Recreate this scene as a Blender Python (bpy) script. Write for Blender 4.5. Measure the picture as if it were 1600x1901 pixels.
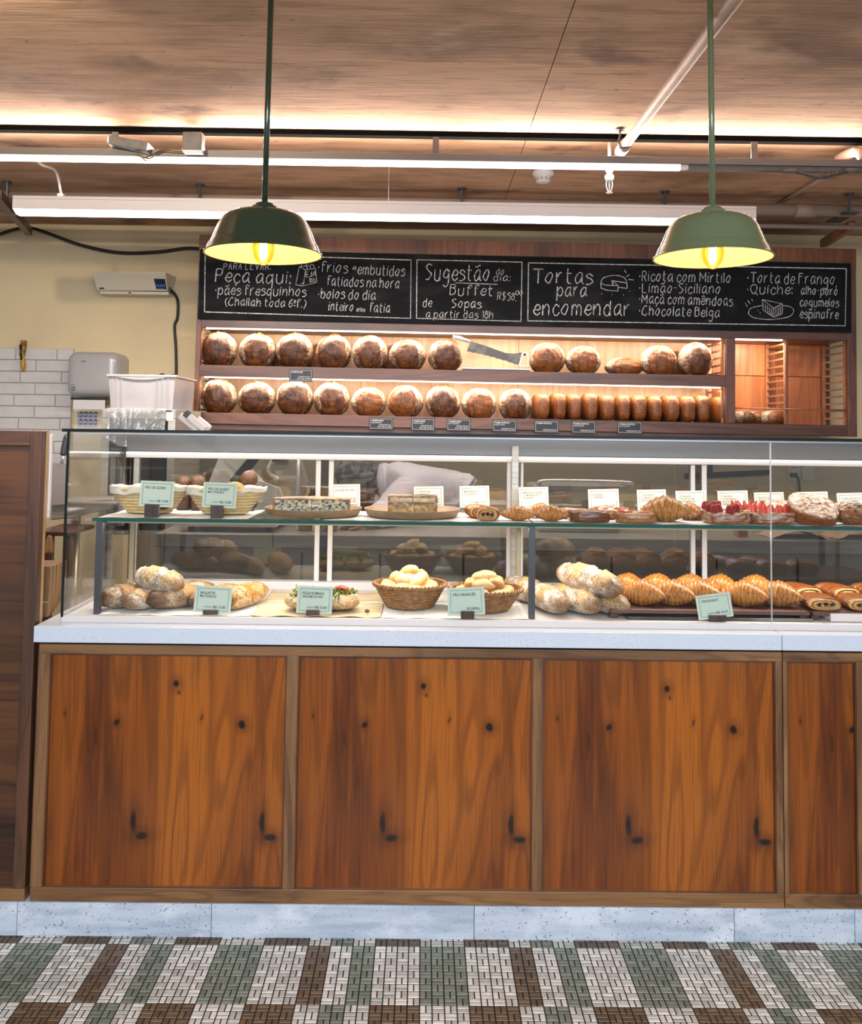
import bpy, bmesh, math, random
from mathutils import Vector, Matrix, noise
import numpy as np
for _o in list(bpy.data.objects): bpy.data.objects.remove(_o)
SC = bpy.context.scene
COL = SC.collection
# ------------------------------------------------------------------ camera
F_PX, PPX, PPY = 1750.0, 800.0, 693.0
TH = math.atan(107/1750.0); YAW = -math.radians(0.42); ROLL = 0.0128
CAM = np.array([0, -2.887, 1.5])
def _cam_mat():
    B = np.array([[1,0,0],[0,0,-1],[0,1,0]], float)
    def rz(a): c,s = math.cos(a), math.sin(a); return np.array([[c,-s,0],[s,c,0],[0,0,1]])
    def rx(a): c,s = math.cos(a), math.sin(a); return np.array([[1,0,0],[0,c,-s],[0,s,c]])
    return rz(YAW) @ rx(TH) @ B @ rz(ROLL)
CM = _cam_mat()
def W(x, y, Y):
    "photograph pixel -> point on the upright plane at depth Y"
    d = CM @ np.array([(x-PPX)/F_PX, -(y-PPY)/F_PX, -1.0]); p = CAM + d*(Y-CAM[1])/d[1]; return Vector(p)
def G(x, y, Z):
    "photograph pixel -> point on the level plane at height Z"
    d = CM @ np.array([(x-PPX)/F_PX, -(y-PPY)/F_PX, -1.0]); p = CAM + d*(Z-CAM[2])/d[2]; return Vector(p)
cd = bpy.data.cameras.new('camera'); cam = bpy.data.objects.new('camera', cd); COL.objects.link(cam)
cd.sensor_fit = 'VERTICAL'; cd.sensor_height = 24; cd.lens = F_PX*24/1901.0
cd.shift_y = -(950.5-PPY)/1901.0; cd.clip_start = 0.05
_m = Matrix.Identity(4)
for i in range(3):
    for j in range(3): _m[i][j] = CM[i][j]
    _m[i][3] = CAM[i]
cam.matrix_world = _m; SC.camera = cam
# ------------------------------------------------------------------ world, lights, exposure
SC.view_settings.view_transform = 'Standard'; SC.view_settings.look = 'None'
SC.view_settings.gamma = 1; SC.view_settings.use_curve_mapping = False
SC.view_settings.exposure = 0.0
wd = bpy.data.worlds.new('world'); SC.world = wd; wd.use_nodes = True
wd.node_tree.nodes['Background'].inputs[0].default_value = (0.92, 0.94, 1.0, 1)
wd.node_tree.nodes['Background'].inputs[1].default_value = 0.38
def area(name, loc, rot, sx, sy, power, col, spread=math.pi):
    l = bpy.data.lights.new(name, 'AREA'); l.shape = 'RECTANGLE'; l.size = sx; l.size_y = sy
    l.energy = power; l.color = col; l.spread = spread
    o = bpy.data.objects.new(name, l); COL.objects.link(o); o.location = loc; o.rotation_euler = rot; return o
# the daylight of the shop window behind the camera
area('window_daylight', (0.2, -4.7, 2.45), (math.radians(72), 0, 0), 5.0, 1.4, 255, (0.74, 0.86, 1.0))
# a ceiling spotlight just in front of the frame, aimed at the back wall
_l = bpy.data.lights.new('ceiling_spot','SPOT'); _l.energy = 95; _l.color = (1.0,.86,.66); _l.spot_size = math.radians(95); _l.spot_blend = .5; _l.shadow_soft_size = .03
_o = bpy.data.objects.new('ceiling_spot', _l); COL.objects.link(_o); _o.location = (-1.2,-.95,2.60); _o.rotation_euler = (math.radians(74),0,math.radians(8))
# ------------------------------------------------------------------ mesh helpers
class MB:
    def __init__(s): s.v = []; s.f = []; s.c = []; s.mi = []
    def add(s, vs, fs, col=None, mi=0):
        b = len(s.v); s.v += [tuple(v) for v in vs]; s.f += [tuple(i+b for i in f) for f in fs]
        s.c += [col or (1,1,1)]*len(vs) if not isinstance(col, list) else col
        s.mi += [mi]*len(fs); return s
    def box(s, a, b, col=None, mi=0):
        (x0,x1),(y0,y1),(z0,z1) = [sorted(t) for t in zip(a,b)]
        vs = [(x0,y0,z0),(x1,y0,z0),(x1,y1,z0),(x0,y1,z0),(x0,y0,z1),(x1,y0,z1),(x1,y1,z1),(x0,y1,z1)]
        return s.add(vs, [(0,3,2,1),(4,5,6,7),(0,1,5,4),(1,2,6,5),(2,3,7,6),(3,0,4,7)], col, mi)
    def obox(s, c, ax, ay, az, col=None, mi=0):
        "oriented box: centre and three half axis vectors"
        c, ax, ay, az = Vector(c), Vector(ax), Vector(ay), Vector(az)
        vs = [c+i*ax+j*ay+k*az for k in (-1,1) for i,j in ((-1,-1),(1,-1),(1,1),(-1,1))]
        return s.add(vs, [(0,3,2,1),(4,5,6,7),(0,1,5,4),(1,2,6,5),(2,3,7,6),(3,0,4,7)], col, mi)
    def beam(s, p, q, w, h, up=(0,0,1), col=None, mi=0):
        p, q = Vector(p), Vector(q); d = (q-p); L = d.length; d.normalize()
        side = d.cross(Vector(up)); side = side.normalized() if side.length > 1e-6 else Vector((1,0,0))
        u = side.cross(d).normalized()
        return s.obox((p+q)/2, d*L/2, side*w/2, u*h/2, col, mi)
    def tube(s, pts, r, n=8, col=None, cap=True, mi=0):
        pts = [Vector(p) for p in pts]; m = len(pts); rr = r if isinstance(r,(list,tuple)) else [r]*m
        vs = []; fs = []; ref = None
        for i,p in enumerate(pts):
            t = (pts[min(i+1,m-1)]-pts[max(i-1,0)]).normalized()
            if ref is None: ref = Vector((0,0,1)) if abs(t.z) < .9 else Vector((1,0,0))
            a = t.cross(ref).normalized(); b = a.cross(t).normalized(); ref = b
            for k in range(n):
                g = 2*math.pi*k/n; vs.append(p + (a*math.cos(g)+b*math.sin(g))*rr[i])
        for i in range(m-1):
            for k in range(n):
                k2 = (k+1)%n; fs.append((i*n+k, i*n+k2, (i+1)*n+k2, (i+1)*n+k))
        if cap: fs.append(tuple(range(n))); fs.append(tuple((m-1)*n+k for k in reversed(range(n))))
        return s.add(vs, fs, col, mi)
    def lathe(s, prof, n=32, c=(0,0,0), sx=1, sy=1, col=None, cap0=False, cap1=False, mi=0, cols=None):
        vs = []; fs = []; m = len(prof)
        for r,z in prof:
            for k in range(n):
                g = 2*math.pi*k/n; vs.append((c[0]+r*sx*math.cos(g), c[1]+r*sy*math.sin(g), c[2]+z))
        for i in range(m-1):
            for k in range(n):
                k2 = (k+1)%n; fs.append((i*n+k, i*n+k2, (i+1)*n+k2, (i+1)*n+k))
        if cap0: fs.append(tuple(reversed(range(n))))
        if cap1: fs.append(tuple((m-1)*n+k for k in range(n)))
        cc = col
        if cols: cc = [cols[i] for i in range(m) for k in range(n)]
        return s.add(vs, fs, cc, mi)
    def prism(s, poly, y0, y1, col=None, mi=0):
        "polygon in x,z pushed along y"
        n = len(poly); vs = [(x,y0,z) for x,z in poly]+[(x,y1,z) for x,z in poly]
        fs = [tuple(range(n)), tuple(reversed(range(n,2*n)))]+[(i,n+i,n+(i+1)%n,(i+1)%n) for i in range(n)]
        return s.add(vs, fs, col, mi)
    def grid(s, nu, nv, fn, closeu=False, closev=False, mi=0):
        vs = []; cs = []
        for i in range(nu):
            for j in range(nv):
                r = fn(i/(nu if closeu else nu-1), j/(nv if closev else nv-1))
                vs.append(tuple(r[0])); cs.append(tuple(r[1]) if r[1] else (1,1,1))
        fs = []
        for i in range(nu if closeu else nu-1):
            for j in range(nv if closev else nv-1):
                i2=(i+1)%nu; j2=(j+1)%nv; fs.append((i*nv+j, i2*nv+j, i2*nv+j2, i*nv+j2))
        return s.add(vs, fs, cs, mi)
ORG = {}
def mesh(name, mb, mats, off=(0,0,0), smooth=False):
    me = bpy.data.meshes.new(name); ox,oy,oz = off
    me.from_pydata([(x-ox,y-oy,z-oz) for x,y,z in mb.v], [], mb.f)
    if any(c != (1,1,1) for c in mb.c[:4000]) or any(c != (1,1,1) for c in mb.c):
        a = me.color_attributes.new('Col', 'FLOAT_COLOR', 'POINT')
        a.data.foreach_set('color', np.array([(*c[:3],1.0) for c in mb.c], np.float32).ravel())
    for m in (mats if isinstance(mats,(list,tuple)) else [mats]): me.materials.append(m)
    if len(me.materials) > 1: me.polygons.foreach_set('material_index', mb.mi)
    bm = bmesh.new(); bm.from_mesh(me); bmesh.ops.recalc_face_normals(bm, faces=bm.faces); bm.to_mesh(me); bm.free()
    if smooth: me.polygons.foreach_set('use_smooth', [True]*len(me.polygons))
    return me
def obj(name, mb, mats, parent=None, smooth=False, bevel=0, loc=None, local=False, sub=0):
    """links ONE mesh object. mb is in world coordinates unless local."""
    if local: off = (0,0,0); place = loc or (0,0,0)
    elif parent is not None: off = ORG[parent.name]; place = (0,0,0)
    else:
        A = np.array(mb.v); off = tuple(loc) if loc else ((A[:,0].min()+A[:,0].max())/2, (A[:,1].min()+A[:,1].max())/2, A[:,2].min()); place = off
    me = mesh(name, mb, mats, off, smooth)
    o = bpy.data.objects.new(name, me); COL.objects.link(o); o.location = place
    if parent is not None: o.parent = parent
    ORG[o.name] = tuple(off) if not local else (0,0,0)
    if bevel:
        b = o.modifiers.new('bevel','BEVEL'); b.width = bevel; b.segments = 2; b.limit_method = 'ANGLE'
    if sub:
        b = o.modifiers.new('sub','SUBSURF'); b.levels = sub; b.render_levels = sub
    return o
def inst(name, me, parent=None, loc=(0,0,0), rot=(0,0,0), scale=(1,1,1)):
    o = bpy.data.objects.new(name, me); COL.objects.link(o); o.location = loc; o.rotation_euler = rot; o.scale = scale
    if parent is not None: o.parent = parent
    ORG[o.name] = (0,0,0); return o
def tag(o, label, cat, group=None, kind=None):
    o['label'] = label; o['category'] = cat
    if group: o['group'] = group
    if kind: o['kind'] = kind
    return o
def thing(name, label, cat, loc=(0,0,0), group=None, rot=(0,0,0), local=False):
    o = bpy.data.objects.new(name, None); COL.objects.link(o); o.location = loc; o.rotation_euler = rot
    o.empty_display_size = 0.02; ORG[o.name] = (0,0,0) if local else tuple(loc); return tag(o, label, cat, group)
def struct(o): o['kind'] = 'structure'; return o
def stuff(o): o['kind'] = 'stuff'; return o
def copy_tree(o, parent=None):
    c = o.copy(); COL.objects.link(c); c.parent = parent; ORG[c.name] = ORG.get(o.name,(0,0,0))
    for ch in [k for k in bpy.data.objects if k.parent == o]: copy_tree(ch, c)
    return c
def catmull(pts, k=6):
    P = [Vector(p) for p in pts]
    if len(P) < 3: return P
    P = [P[0]*2-P[1]]+P+[P[-1]*2-P[-2]]; out = []
    for i in range(1, len(P)-2):
        a,b,c,d = P[i-1],P[i],P[i+1],P[i+2]
        for j in range(k):
            t = j/k; out.append(0.5*((2*b)+(c-a)*t+(2*a-5*b+4*c-d)*t*t+(3*b-a-3*c+d)*t**3))
    out.append(P[-2]); return out
def sstep(a, b, x):
    t = max(0, min(1, (x-a)/(b-a))); return t*t*(3-2*t)
def mixc(a, b, t): return tuple(a[i]+(b[i]-a[i])*t for i in range(3))
def nz(x, y, z, s=0): return noise.noise(Vector((x+s*7.3, y-s*3.1, z+s*5.7)))
# ------------------------------------------------------------------ materials
def _nt(name):
    m = bpy.data.materials.new(name); m.use_nodes = True; nt = m.node_tree
    b = nt.nodes['Principled BSDF']; return m, nt, b
def _coords(nt, scale=(1,1,1), rnd=True):
    tc = nt.nodes.new('ShaderNodeTexCoord'); out = tc.outputs['Object']
    if rnd:
        oi = nt.nodes.new('ShaderNodeObjectInfo'); mu = nt.nodes.new('ShaderNodeMath'); mu.operation='MULTIPLY'; mu.inputs[1].default_value = 23.7
        nt.links.new(oi.outputs['Random'], mu.inputs[0])
        ad = nt.nodes.new('ShaderNodeVectorMath'); ad.operation='ADD'
        nt.links.new(out, ad.inputs[0]); nt.links.new(mu.outputs[0], ad.inputs[1]); out = ad.outputs[0]
    mp = nt.nodes.new('ShaderNodeMapping'); mp.inputs['Scale'].default_value = scale
    nt.links.new(out, mp.inputs['Vector']); return mp.outputs[0]
def _noise(nt, vec, scale, detail=4, rough=.55, dist=0):
    n = nt.nodes.new('ShaderNodeTexNoise'); n.inputs['Scale'].default_value = scale; n.inputs['Detail'].default_value = detail
    n.inputs['Roughness'].default_value = rough; n.inputs['Distortion'].default_value = dist
    nt.links.new(vec, n.inputs['Vector']); return n.outputs['Fac']
def _mr(nt, fac, a, b, c=0, d=1):
    n = nt.nodes.new('ShaderNodeMapRange'); n.inputs[1].default_value = a; n.inputs[2].default_value = b
    n.inputs[3].default_value = c; n.inputs[4].default_value = d; nt.links.new(fac, n.inputs[0]); return n.outputs[0]
def _mix(nt, fac, a, b, mode='MIX'):
    n = nt.nodes.new('ShaderNodeMix'); n.data_type='RGBA'; n.blend_type = mode
    for i,v in ((0,fac),(6,a),(7,b)):
        if isinstance(v,(int,float)): n.inputs[i].default_value = v
        elif isinstance(v,tuple): n.inputs[i].default_value = (*v[:3],1)
        else: nt.links.new(v, n.inputs[i])
    return n.outputs[2]
def mat(name, col, rough=.5, metal=0, layers=(), bump=None, coat=0, vcol=False, spec=None, rnd=True, em=None, sss=0, vgam=0):
    """layers: (scale xyz, detail, lo, hi, colour[, mode]) noise masks laid over the base"""
    m, nt, b = _nt(name); c = col
    if vcol:
        at = nt.nodes.new('ShaderNodeAttribute'); at.attribute_name = 'Col'; c = at.outputs['Color']
        if vgam:
            gm = nt.nodes.new('ShaderNodeGamma'); gm.inputs[1].default_value = vgam; nt.links.new(c, gm.inputs[0]); c = gm.outputs[0]
    for L in layers:
        sc, det, lo, hi, c2 = L[:5]; mode = L[5] if len(L) > 5 else 'MIX'
        v = _coords(nt, sc, rnd); f = _mr(nt, _noise(nt, v, 1, det), lo, hi); c = _mix(nt, f, c, c2, mode)
    if isinstance(c, tuple): b.inputs['Base Color'].default_value = (*c,1)
    else: nt.links.new(c, b.inputs['Base Color'])
    b.inputs['Roughness'].default_value = rough; b.inputs['Metallic'].default_value = metal
    b.inputs['Coat Weight'].default_value = coat
    if spec is not None: b.inputs['Specular IOR Level'].default_value = spec
    if sss: b.inputs['Subsurface Weight'].default_value = sss; b.inputs['Subsurface Scale'].default_value = .01
    if bump:
        sc, det, st, di = bump; v = _coords(nt, sc, rnd); n = nt.nodes.new('ShaderNodeBump')
        n.inputs['Strength'].default_value = st; n.inputs['Distance'].default_value = di
        nt.links.new(_noise(nt, v, 1, det), n.inputs['Height']); nt.links.new(n.outputs[0], b.inputs['Normal'])
    if em: b.inputs['Emission Color'].default_value = (*em[:3],1); b.inputs['Emission Strength'].default_value = em[3]
    return m
def wood(name, dark, mid, light, axis='Z', rough=.4, sc=1.0, knots=(), coat=.15, rnd=True):
    m, nt, b = _nt(name)
    def S(a, l): # a across the grain, l along
        return {'X':(l,a,a),'Y':(a,l,a),'Z':(a,a,l)}[axis]
    v0 = _coords(nt, S(4*sc, .55*sc), rnd); big = _noise(nt, v0, 1, 3, .5, .6)
    v1 = _coords(nt, S(34*sc, 1.1*sc), rnd); g1 = _noise(nt, v1, 1, 5, .6, .9)
    v2 = _coords(nt, S(190*sc, 4*sc), rnd); g2 = _noise(nt, v2, 1, 3, .6)
    # cathedral figure: sine of the distorted broad noise
    mm = nt.nodes.new('ShaderNodeMath'); mm.operation='MULTIPLY'; mm.inputs[1].default_value = 62; nt.links.new(big, mm.inputs[0])
    sn = nt.nodes.new('ShaderNodeMath'); sn.operation='SINE'; nt.links.new(mm.outputs[0], sn.inputs[0])
    c = _mix(nt, _mr(nt, g1, .32, .68), dark, mid)
    c = _mix(nt, _mr(nt, big, .38, .66), c, light)
    c = _mix(nt, _mr(nt, sn.outputs[0], .2, 1, 0, .38), c, dark)
    c = _mix(nt, _mr(nt, g2, .52, .72, 0, .5), c, tuple(x*.45 for x in dark))
    if knots:
        tc = nt.nodes.new('ShaderNodeTexCoord'); vn = _coords(nt, (14,14,14), rnd)
        wob = nt.nodes.new('ShaderNodeTexNoise'); wob.inputs['Scale'].default_value = 1; wob.inputs['Detail'].default_value = 3; nt.links.new(vn, wob.inputs['Vector'])
        wm = nt.nodes.new('ShaderNodeVectorMath'); wm.operation='MULTIPLY_ADD'; wm.inputs[1].default_value = (.03,.0,.03); nt.links.new(wob.outputs['Color'], wm.inputs[0]); nt.links.new(tc.outputs['Object'], wm.inputs[2])
        for kx,kz,rx,rz,amt in knots:
            su = nt.nodes.new('ShaderNodeVectorMath'); su.operation='SUBTRACT'; nt.links.new(wm.outputs[0], su.inputs[0]); su.inputs[1].default_value = (kx+.015,0,kz+.015)
            ms = nt.nodes.new('ShaderNodeVectorMath'); ms.operation='MULTIPLY'; ms.inputs[1].default_value = (1/rx,0,1/rz); nt.links.new(su.outputs[0], ms.inputs[0])
            ln = nt.nodes.new('ShaderNodeVectorMath'); ln.operation='LENGTH'; nt.links.new(ms.outputs[0], ln.inputs[0])
            c = _mix(nt, _mr(nt, ln.outputs[1], .6, 3.2, .55*amt, 0), c, dark)
            c = _mix(nt, _mr(nt, ln.outputs[1], .55, 1.15, amt, 0), c, (.012,.005,.002))
    nt.links.new(c, b.inputs['Base Color']); b.inputs['Roughness'].default_value = rough
    b.inputs['Coat Weight'].default_value = coat; b.inputs['Coat Roughness'].default_value = .25
    n = nt.nodes.new('ShaderNodeBump'); n.inputs['Strength'].default_value = .25; n.inputs['Distance'].default_value = .001
    nt.links.new(g2, n.inputs['Height']); nt.links.new(n.outputs[0], b.inputs['Normal'])
    return m
def glass(name, tint=(1,1,1), refl=1.0, rough=0.0, milk=0.0):
    m = bpy.data.materials.new(name); m.use_nodes = True; nt = m.node_tree; nt.nodes.clear()
    o = nt.nodes.new('ShaderNodeOutputMaterial'); tr = nt.nodes.new('ShaderNodeBsdfTransparent'); tr.inputs[0].default_value = (*tint,1)
    gl = nt.nodes.new('ShaderNodeBsdfGlossy'); gl.inputs['Roughness'].default_value = rough
    fr = nt.nodes.new('ShaderNodeFresnel'); fr.inputs[0].default_value = 1.5
    mu = nt.nodes.new('ShaderNodeMath'); mu.operation='MULTIPLY'; mu.inputs[1].default_value = refl; nt.links.new(fr.outputs[0], mu.inputs[0])
    mx = nt.nodes.new('ShaderNodeMixShader'); nt.links.new(mu.outputs[0], mx.inputs[0]); nt.links.new(tr.outputs[0], mx.inputs[1]); nt.links.new(gl.outputs[0], mx.inputs[2])
    last = mx
    if milk:
        df = nt.nodes.new('ShaderNodeBsdfDiffuse'); df.inputs[0].default_value = (.8,.8,.78,1)
        m2 = nt.nodes.new('ShaderNodeMixShader'); m2.inputs[0].default_value = milk; nt.links.new(mx.outputs[0], m2.inputs[1]); nt.links.new(df.outputs[0], m2.inputs[2]); last = m2
    nt.links.new(last.outputs[0], o.inputs[0]); return m
def emit(name, col, st):
    return mat(name, (col[0]*.8,col[1]*.8,col[2]*.8), .5, em=(*col, st))
KN = ((.05,.505,.004,.008,.7),(.205,.483,.009,.010,.95),(.385,.60,.010,.012,1),(.392,.572,.003,.004,.9),(.583,.478,.011,.012,1),
      (.268,.19,.009,.034,1),(.292,.150,.023,.012,.97),(.650,.19,.009,.034,1),(.675,.150,.023,.012,.97),(.46,.50,.004,.012,.6),(.145,.44,.005,.03,.45))
M = dict(
 panel = wood('panel_veneer', (.070,.015,.002), (.25,.054,.004), (.42,.112,.008), 'Z', .33, 1.0, KN, .2, False),
 frame_h = wood('frame_wood_level', (.07,.026,.009), (.20,.085,.028), (.33,.155,.055), 'X', .42, 1.6),
 frame_v = wood('frame_wood_upright', (.08,.030,.010), (.24,.105,.036), (.38,.19,.075), 'Z', .42, 1.6),
 edge = wood('pale_edge_wood', (.30,.14,.05), (.52,.30,.13), (.62,.40,.19), 'Z', .5, 1.6),
 door_panel = wood('door_panel_wood', (.022,.008,.004), (.085,.030,.011), (.15,.054,.017), 'X', .4, .8),
 door_frame = wood('door_frame_wood', (.035,.013,.007), (.105,.040,.018), (.15,.06,.028), 'Z', .45, 1.8),
 walnut_h = wood('walnut_level', (.035,.011,.006), (.115,.040,.022), (.17,.066,.038), 'X', .45, 1.3),
 walnut_v = wood('walnut_upright', (.045,.014,.007), (.135,.045,.023), (.19,.072,.040), 'Z', .45, 1.3),
 back = wood('shelf_back_veneer', (.50,.27,.13), (.68,.43,.25), (.74,.49,.30), 'Z', .5, .9),
 back2 = wood('side_bay_veneer', (.22,.055,.014), (.43,.13,.035), (.52,.18,.055), 'Z', .45, .8),
 rung = wood('ladder_wood', (.20,.06,.02), (.38,.14,.05), (.45,.19,.08), 'Y', .5, 1.5),
 top_board = wood('board_veneer', (.07,.018,.005), (.20,.058,.014), (.28,.09,.024), 'Z', .45, .8),
 block = wood('dark_block_wood', (.02,.008,.005), (.06,.024,.013), (.10,.042,.022), 'Z', .4, 3),
 quartz = mat('quartz', (.70,.74,.80), .22, layers=(((260,260,260),2,.60,.68,(.45,.48,.52)),((9,9,9),3,.4,.7,(.66,.71,.78))), rnd=True),
 plinth = mat('plinth_stone', (.62,.67,.74), .7, layers=(((3,3,28),5,.42,.62,(.44,.50,.59)),((5,5,9),4,.52,.66,(.76,.79,.84)),((170,170,170),2,.64,.70,(.12,.13,.14))), bump=((60,60,60),4,.3,.002)),
 grout = mat('grout', (.014,.013,.012), .9),
 tile = mat('floor_tile', (1,1,1), .38, vcol=True, layers=(((70,70,70),4,.35,.75,(.80,.78,.76),'MULTIPLY'),((6,6,6),3,.45,.7,(.84,.84,.84),'MULTIPLY'))),
 wall = mat('cream_wall', (.66,.52,.31), .85, layers=(((2,2,2),5,.45,.75,(.58,.45,.27)),((9,9,9),4,.70,.80,(.48,.35,.20))), bump=((50,50,50),3,.15,.002)),
 subway = mat('subway_tile', (.60,.56,.52), .12, layers=(((14,14,14),2,.4,.7,(.55,.51,.48)),), bump=((22,22,22),2,.25,.002)),
 tgrout = mat('tile_grout', (.40,.37,.34), .9),
 ceil = mat('board_marked_concrete', (.49,.295,.18), .85, layers=(((3.5,22,1),7,.48,.70,(.32,.18,.10)),((1.2,2.5,1),6,.48,.66,(.24,.135,.078)),((2.6,3.6,1),7,.58,.68,(.20,.115,.070)),((1.5,2.2,1),6,.60,.72,(.52,.35,.24)),((14,50,1),5,.66,.72,(.17,.10,.065)),((26,30,1),2,.735,.77,(.02,.014,.01))), bump=((5,60,1),5,.5,.004), rnd=False),
 steel = mat('brushed_steel', (.58,.53,.46), .3, .65, layers=(((3,3,60),3,.4,.7,(.42,.38,.32)),)),
 steel_dk = mat('dark_steel', (.10,.10,.105), .35, .7),
 galv = mat('galvanised_steel', (.13,.112,.098), .55, .3, layers=(((30,30,30),3,.4,.7,(.09,.075,.066)),)),
 slicer = mat('slicer_metal', (.82,.80,.78), .3, .2),
 lamp_h = mat('lamp_housing', (.30,.27,.255), .45),
 alu = mat('aluminium', (.62,.62,.62), .35, .6),
 brass = mat('satin_brass_post', (.50,.42,.26), .3, .8),
 black = mat('black_plastic', (.012,.012,.013), .35),
 rubber = mat('black_cable', (.008,.008,.009), .5),
 white = mat('white_plastic', (.58,.55,.53), .4),
 white_paint = mat('white_paint', (.68,.63,.60), .45),
 cream_p = mat('cream_plastic', (.66,.56,.40), .4),
 grey_p = mat('grey_plastic', (.36,.335,.32), .25, coat=.3),
 crate = mat('white_crate_plastic', (.40,.37,.37), .35, layers=(((6,6,6),3,.5,.7,(.36,.335,.33)),)),
 hood = mat('oven_hood_paint', (.33,.30,.27), .4),
 roll_p = mat('wrapping_paper', (.42,.40,.40), .6),
 pipe = mat('painted_pipe', (.42,.29,.21), .5, layers=(((9,9,9),3,.5,.7,(.34,.22,.15)),)),
 pipe_dk = mat('shaded_pipe_paint', (.30,.21,.16), .55),
 green = mat('green_enamel', (.024,.042,.022), .22, coat=.5),
 green2 = mat('sage_enamel', (.15,.185,.09), .22, coat=.5),
 enamel_in = mat('cream_enamel', (.92,.80,.50), .35),
 board = mat('chalkboard', (.006,.006,.007), .8, spec=.15, layers=(((7,5,12),5,.48,.75,(.020,.019,.019)),)),
 chalk = mat('chalk', (.60,.58,.55), .95, layers=(((160,160,160),3,.40,.62,(.22,.21,.20)),)),
 glass = glass('case_glass', (.99,.993,.992), .35),
 glass_b = glass('rear_glass', (.69,.69,.67), 2.2, .02),
 glass_s = glass('shelf_glass', (.93,.97,.95), .6),
 gedge = mat('green_glass_edge', (.006,.085,.070), .12),
 gedge_dk = mat('dark_glass_edge', (.003,.008,.008), .15),
 card_m = mat('mint_card', (.47,.56,.46), .6),
 card_i = mat('ivory_card', (.66,.66,.53), .6),
 card_k = mat('black_card', (.014,.015,.020), .5),
 ink = mat('card_ink', (.012,.016,.014), .7),
 ink_l = mat('pale_ink', (.20,.19,.15), .7),
 ink_w = mat('white_ink', (.62,.60,.58), .7),
 paper = mat('white_paper', (.80,.79,.75), .7, layers=(((60,5,1),2,.5,.6,(.72,.70,.64)),)),
 kraft_l = mat('parchment', (.60,.47,.28), .6, layers=(((3,50,1),3,.4,.6,(.72,.60,.40)),), bump=((2,28,1),3,.5,.004)),
 kraft = mat('kraft_paper', (.27,.15,.065), .7, layers=(((12,12,12),3,.4,.7,(.20,.105,.04)),)),
 wicker = mat('wicker', (.20,.085,.024), .45, layers=(((60,60,60),3,.4,.65,(.34,.165,.055)),)),
 cane = mat('coiled_cane', (.66,.50,.25), .5, layers=(((40,40,40),3,.4,.65,(.54,.38,.16)),)),
 cloth = mat('cloth_liner', (.74,.68,.56), .8, layers=(((20,20,20),3,.4,.7,(.64,.57,.45)),)),
 plate = mat('clay_plate', (.30,.19,.095), .45, layers=(((40,40,40),3,.4,.7,(.24,.145,.07)),)),
 bread = mat('bread_crust', (1,1,1), vgam=1.45, rough= .5, vcol=True, layers=(((150,150,150),4,.40,.66,(.48,.40,.33),'MULTIPLY'),), bump=((100,100,100),4,.9,.003), coat=.05),
 pastry = mat('glazed_pastry', (1,1,1), vgam=1.5, rough= .32, vcol=True, layers=(((120,120,120),3,.42,.68,(.66,.58,.50),'MULTIPLY'),), bump=((130,130,130),3,.45,.0015), coat=.10),
 soft = mat('soft_roll_crust', (1,1,1), vgam=1.35, rough= .45, vcol=True, layers=(((50,50,50),3,.45,.7,(.85,.80,.72),'MULTIPLY'),), bump=((90,90,90),3,.15,.001)),
 veg = mat('food_topping', (1,1,1), vgam=1.3, rough= .35, vcol=True, layers=(((90,90,90),3,.42,.65,(.7,.68,.6),'MULTIPLY'),), bump=((120,120,120),3,.3,.001), coat=.2),
 skin = mat('skin', (.16,.065,.035), .5),
 shirt = mat('white_coat_cloth', (.56,.52,.57), .8, layers=(((5,5,5),3,.4,.7,(.47,.44,.50)),)),
 hair = mat('dark_hair', (.025,.020,.018), .6),
 net = mat('hair_net', (.13,.12,.11), .7, layers=(((26,26,26),3,.46,.56,(.035,.030,.027)),)),
 yellow = mat('mustard_bristles', (.34,.17,.02), .6, layers=(((30,30,30),3,.45,.6,(.08,.04,.01)),)),
 led = emit('led_diffuser', (1.0,.96,.93), 9.0),
 led2 = emit('case_led_diffuser', (1.0,.93,.90), 3.0),
 led_shelf = emit('shelf_led_strip', (1.0,.86,.70), 7.0),
 filament = emit('filament', (1.0,.62,.18), 60.0),
 bulb = glass('amber_bulb_glass', (1.0,.80,.42), .8),
 film = glass('plastic_film', (.95,.94,.92), 2.2, .12, .18),
 red = mat('red_plastic', (.5,.03,.02), .4),
 darkbox = mat('dark_cavity', (.02,.018,.017), .6),
 cab_grey = mat('steel_cabinet', (.38,.33,.27), .35, .2),
)
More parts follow.
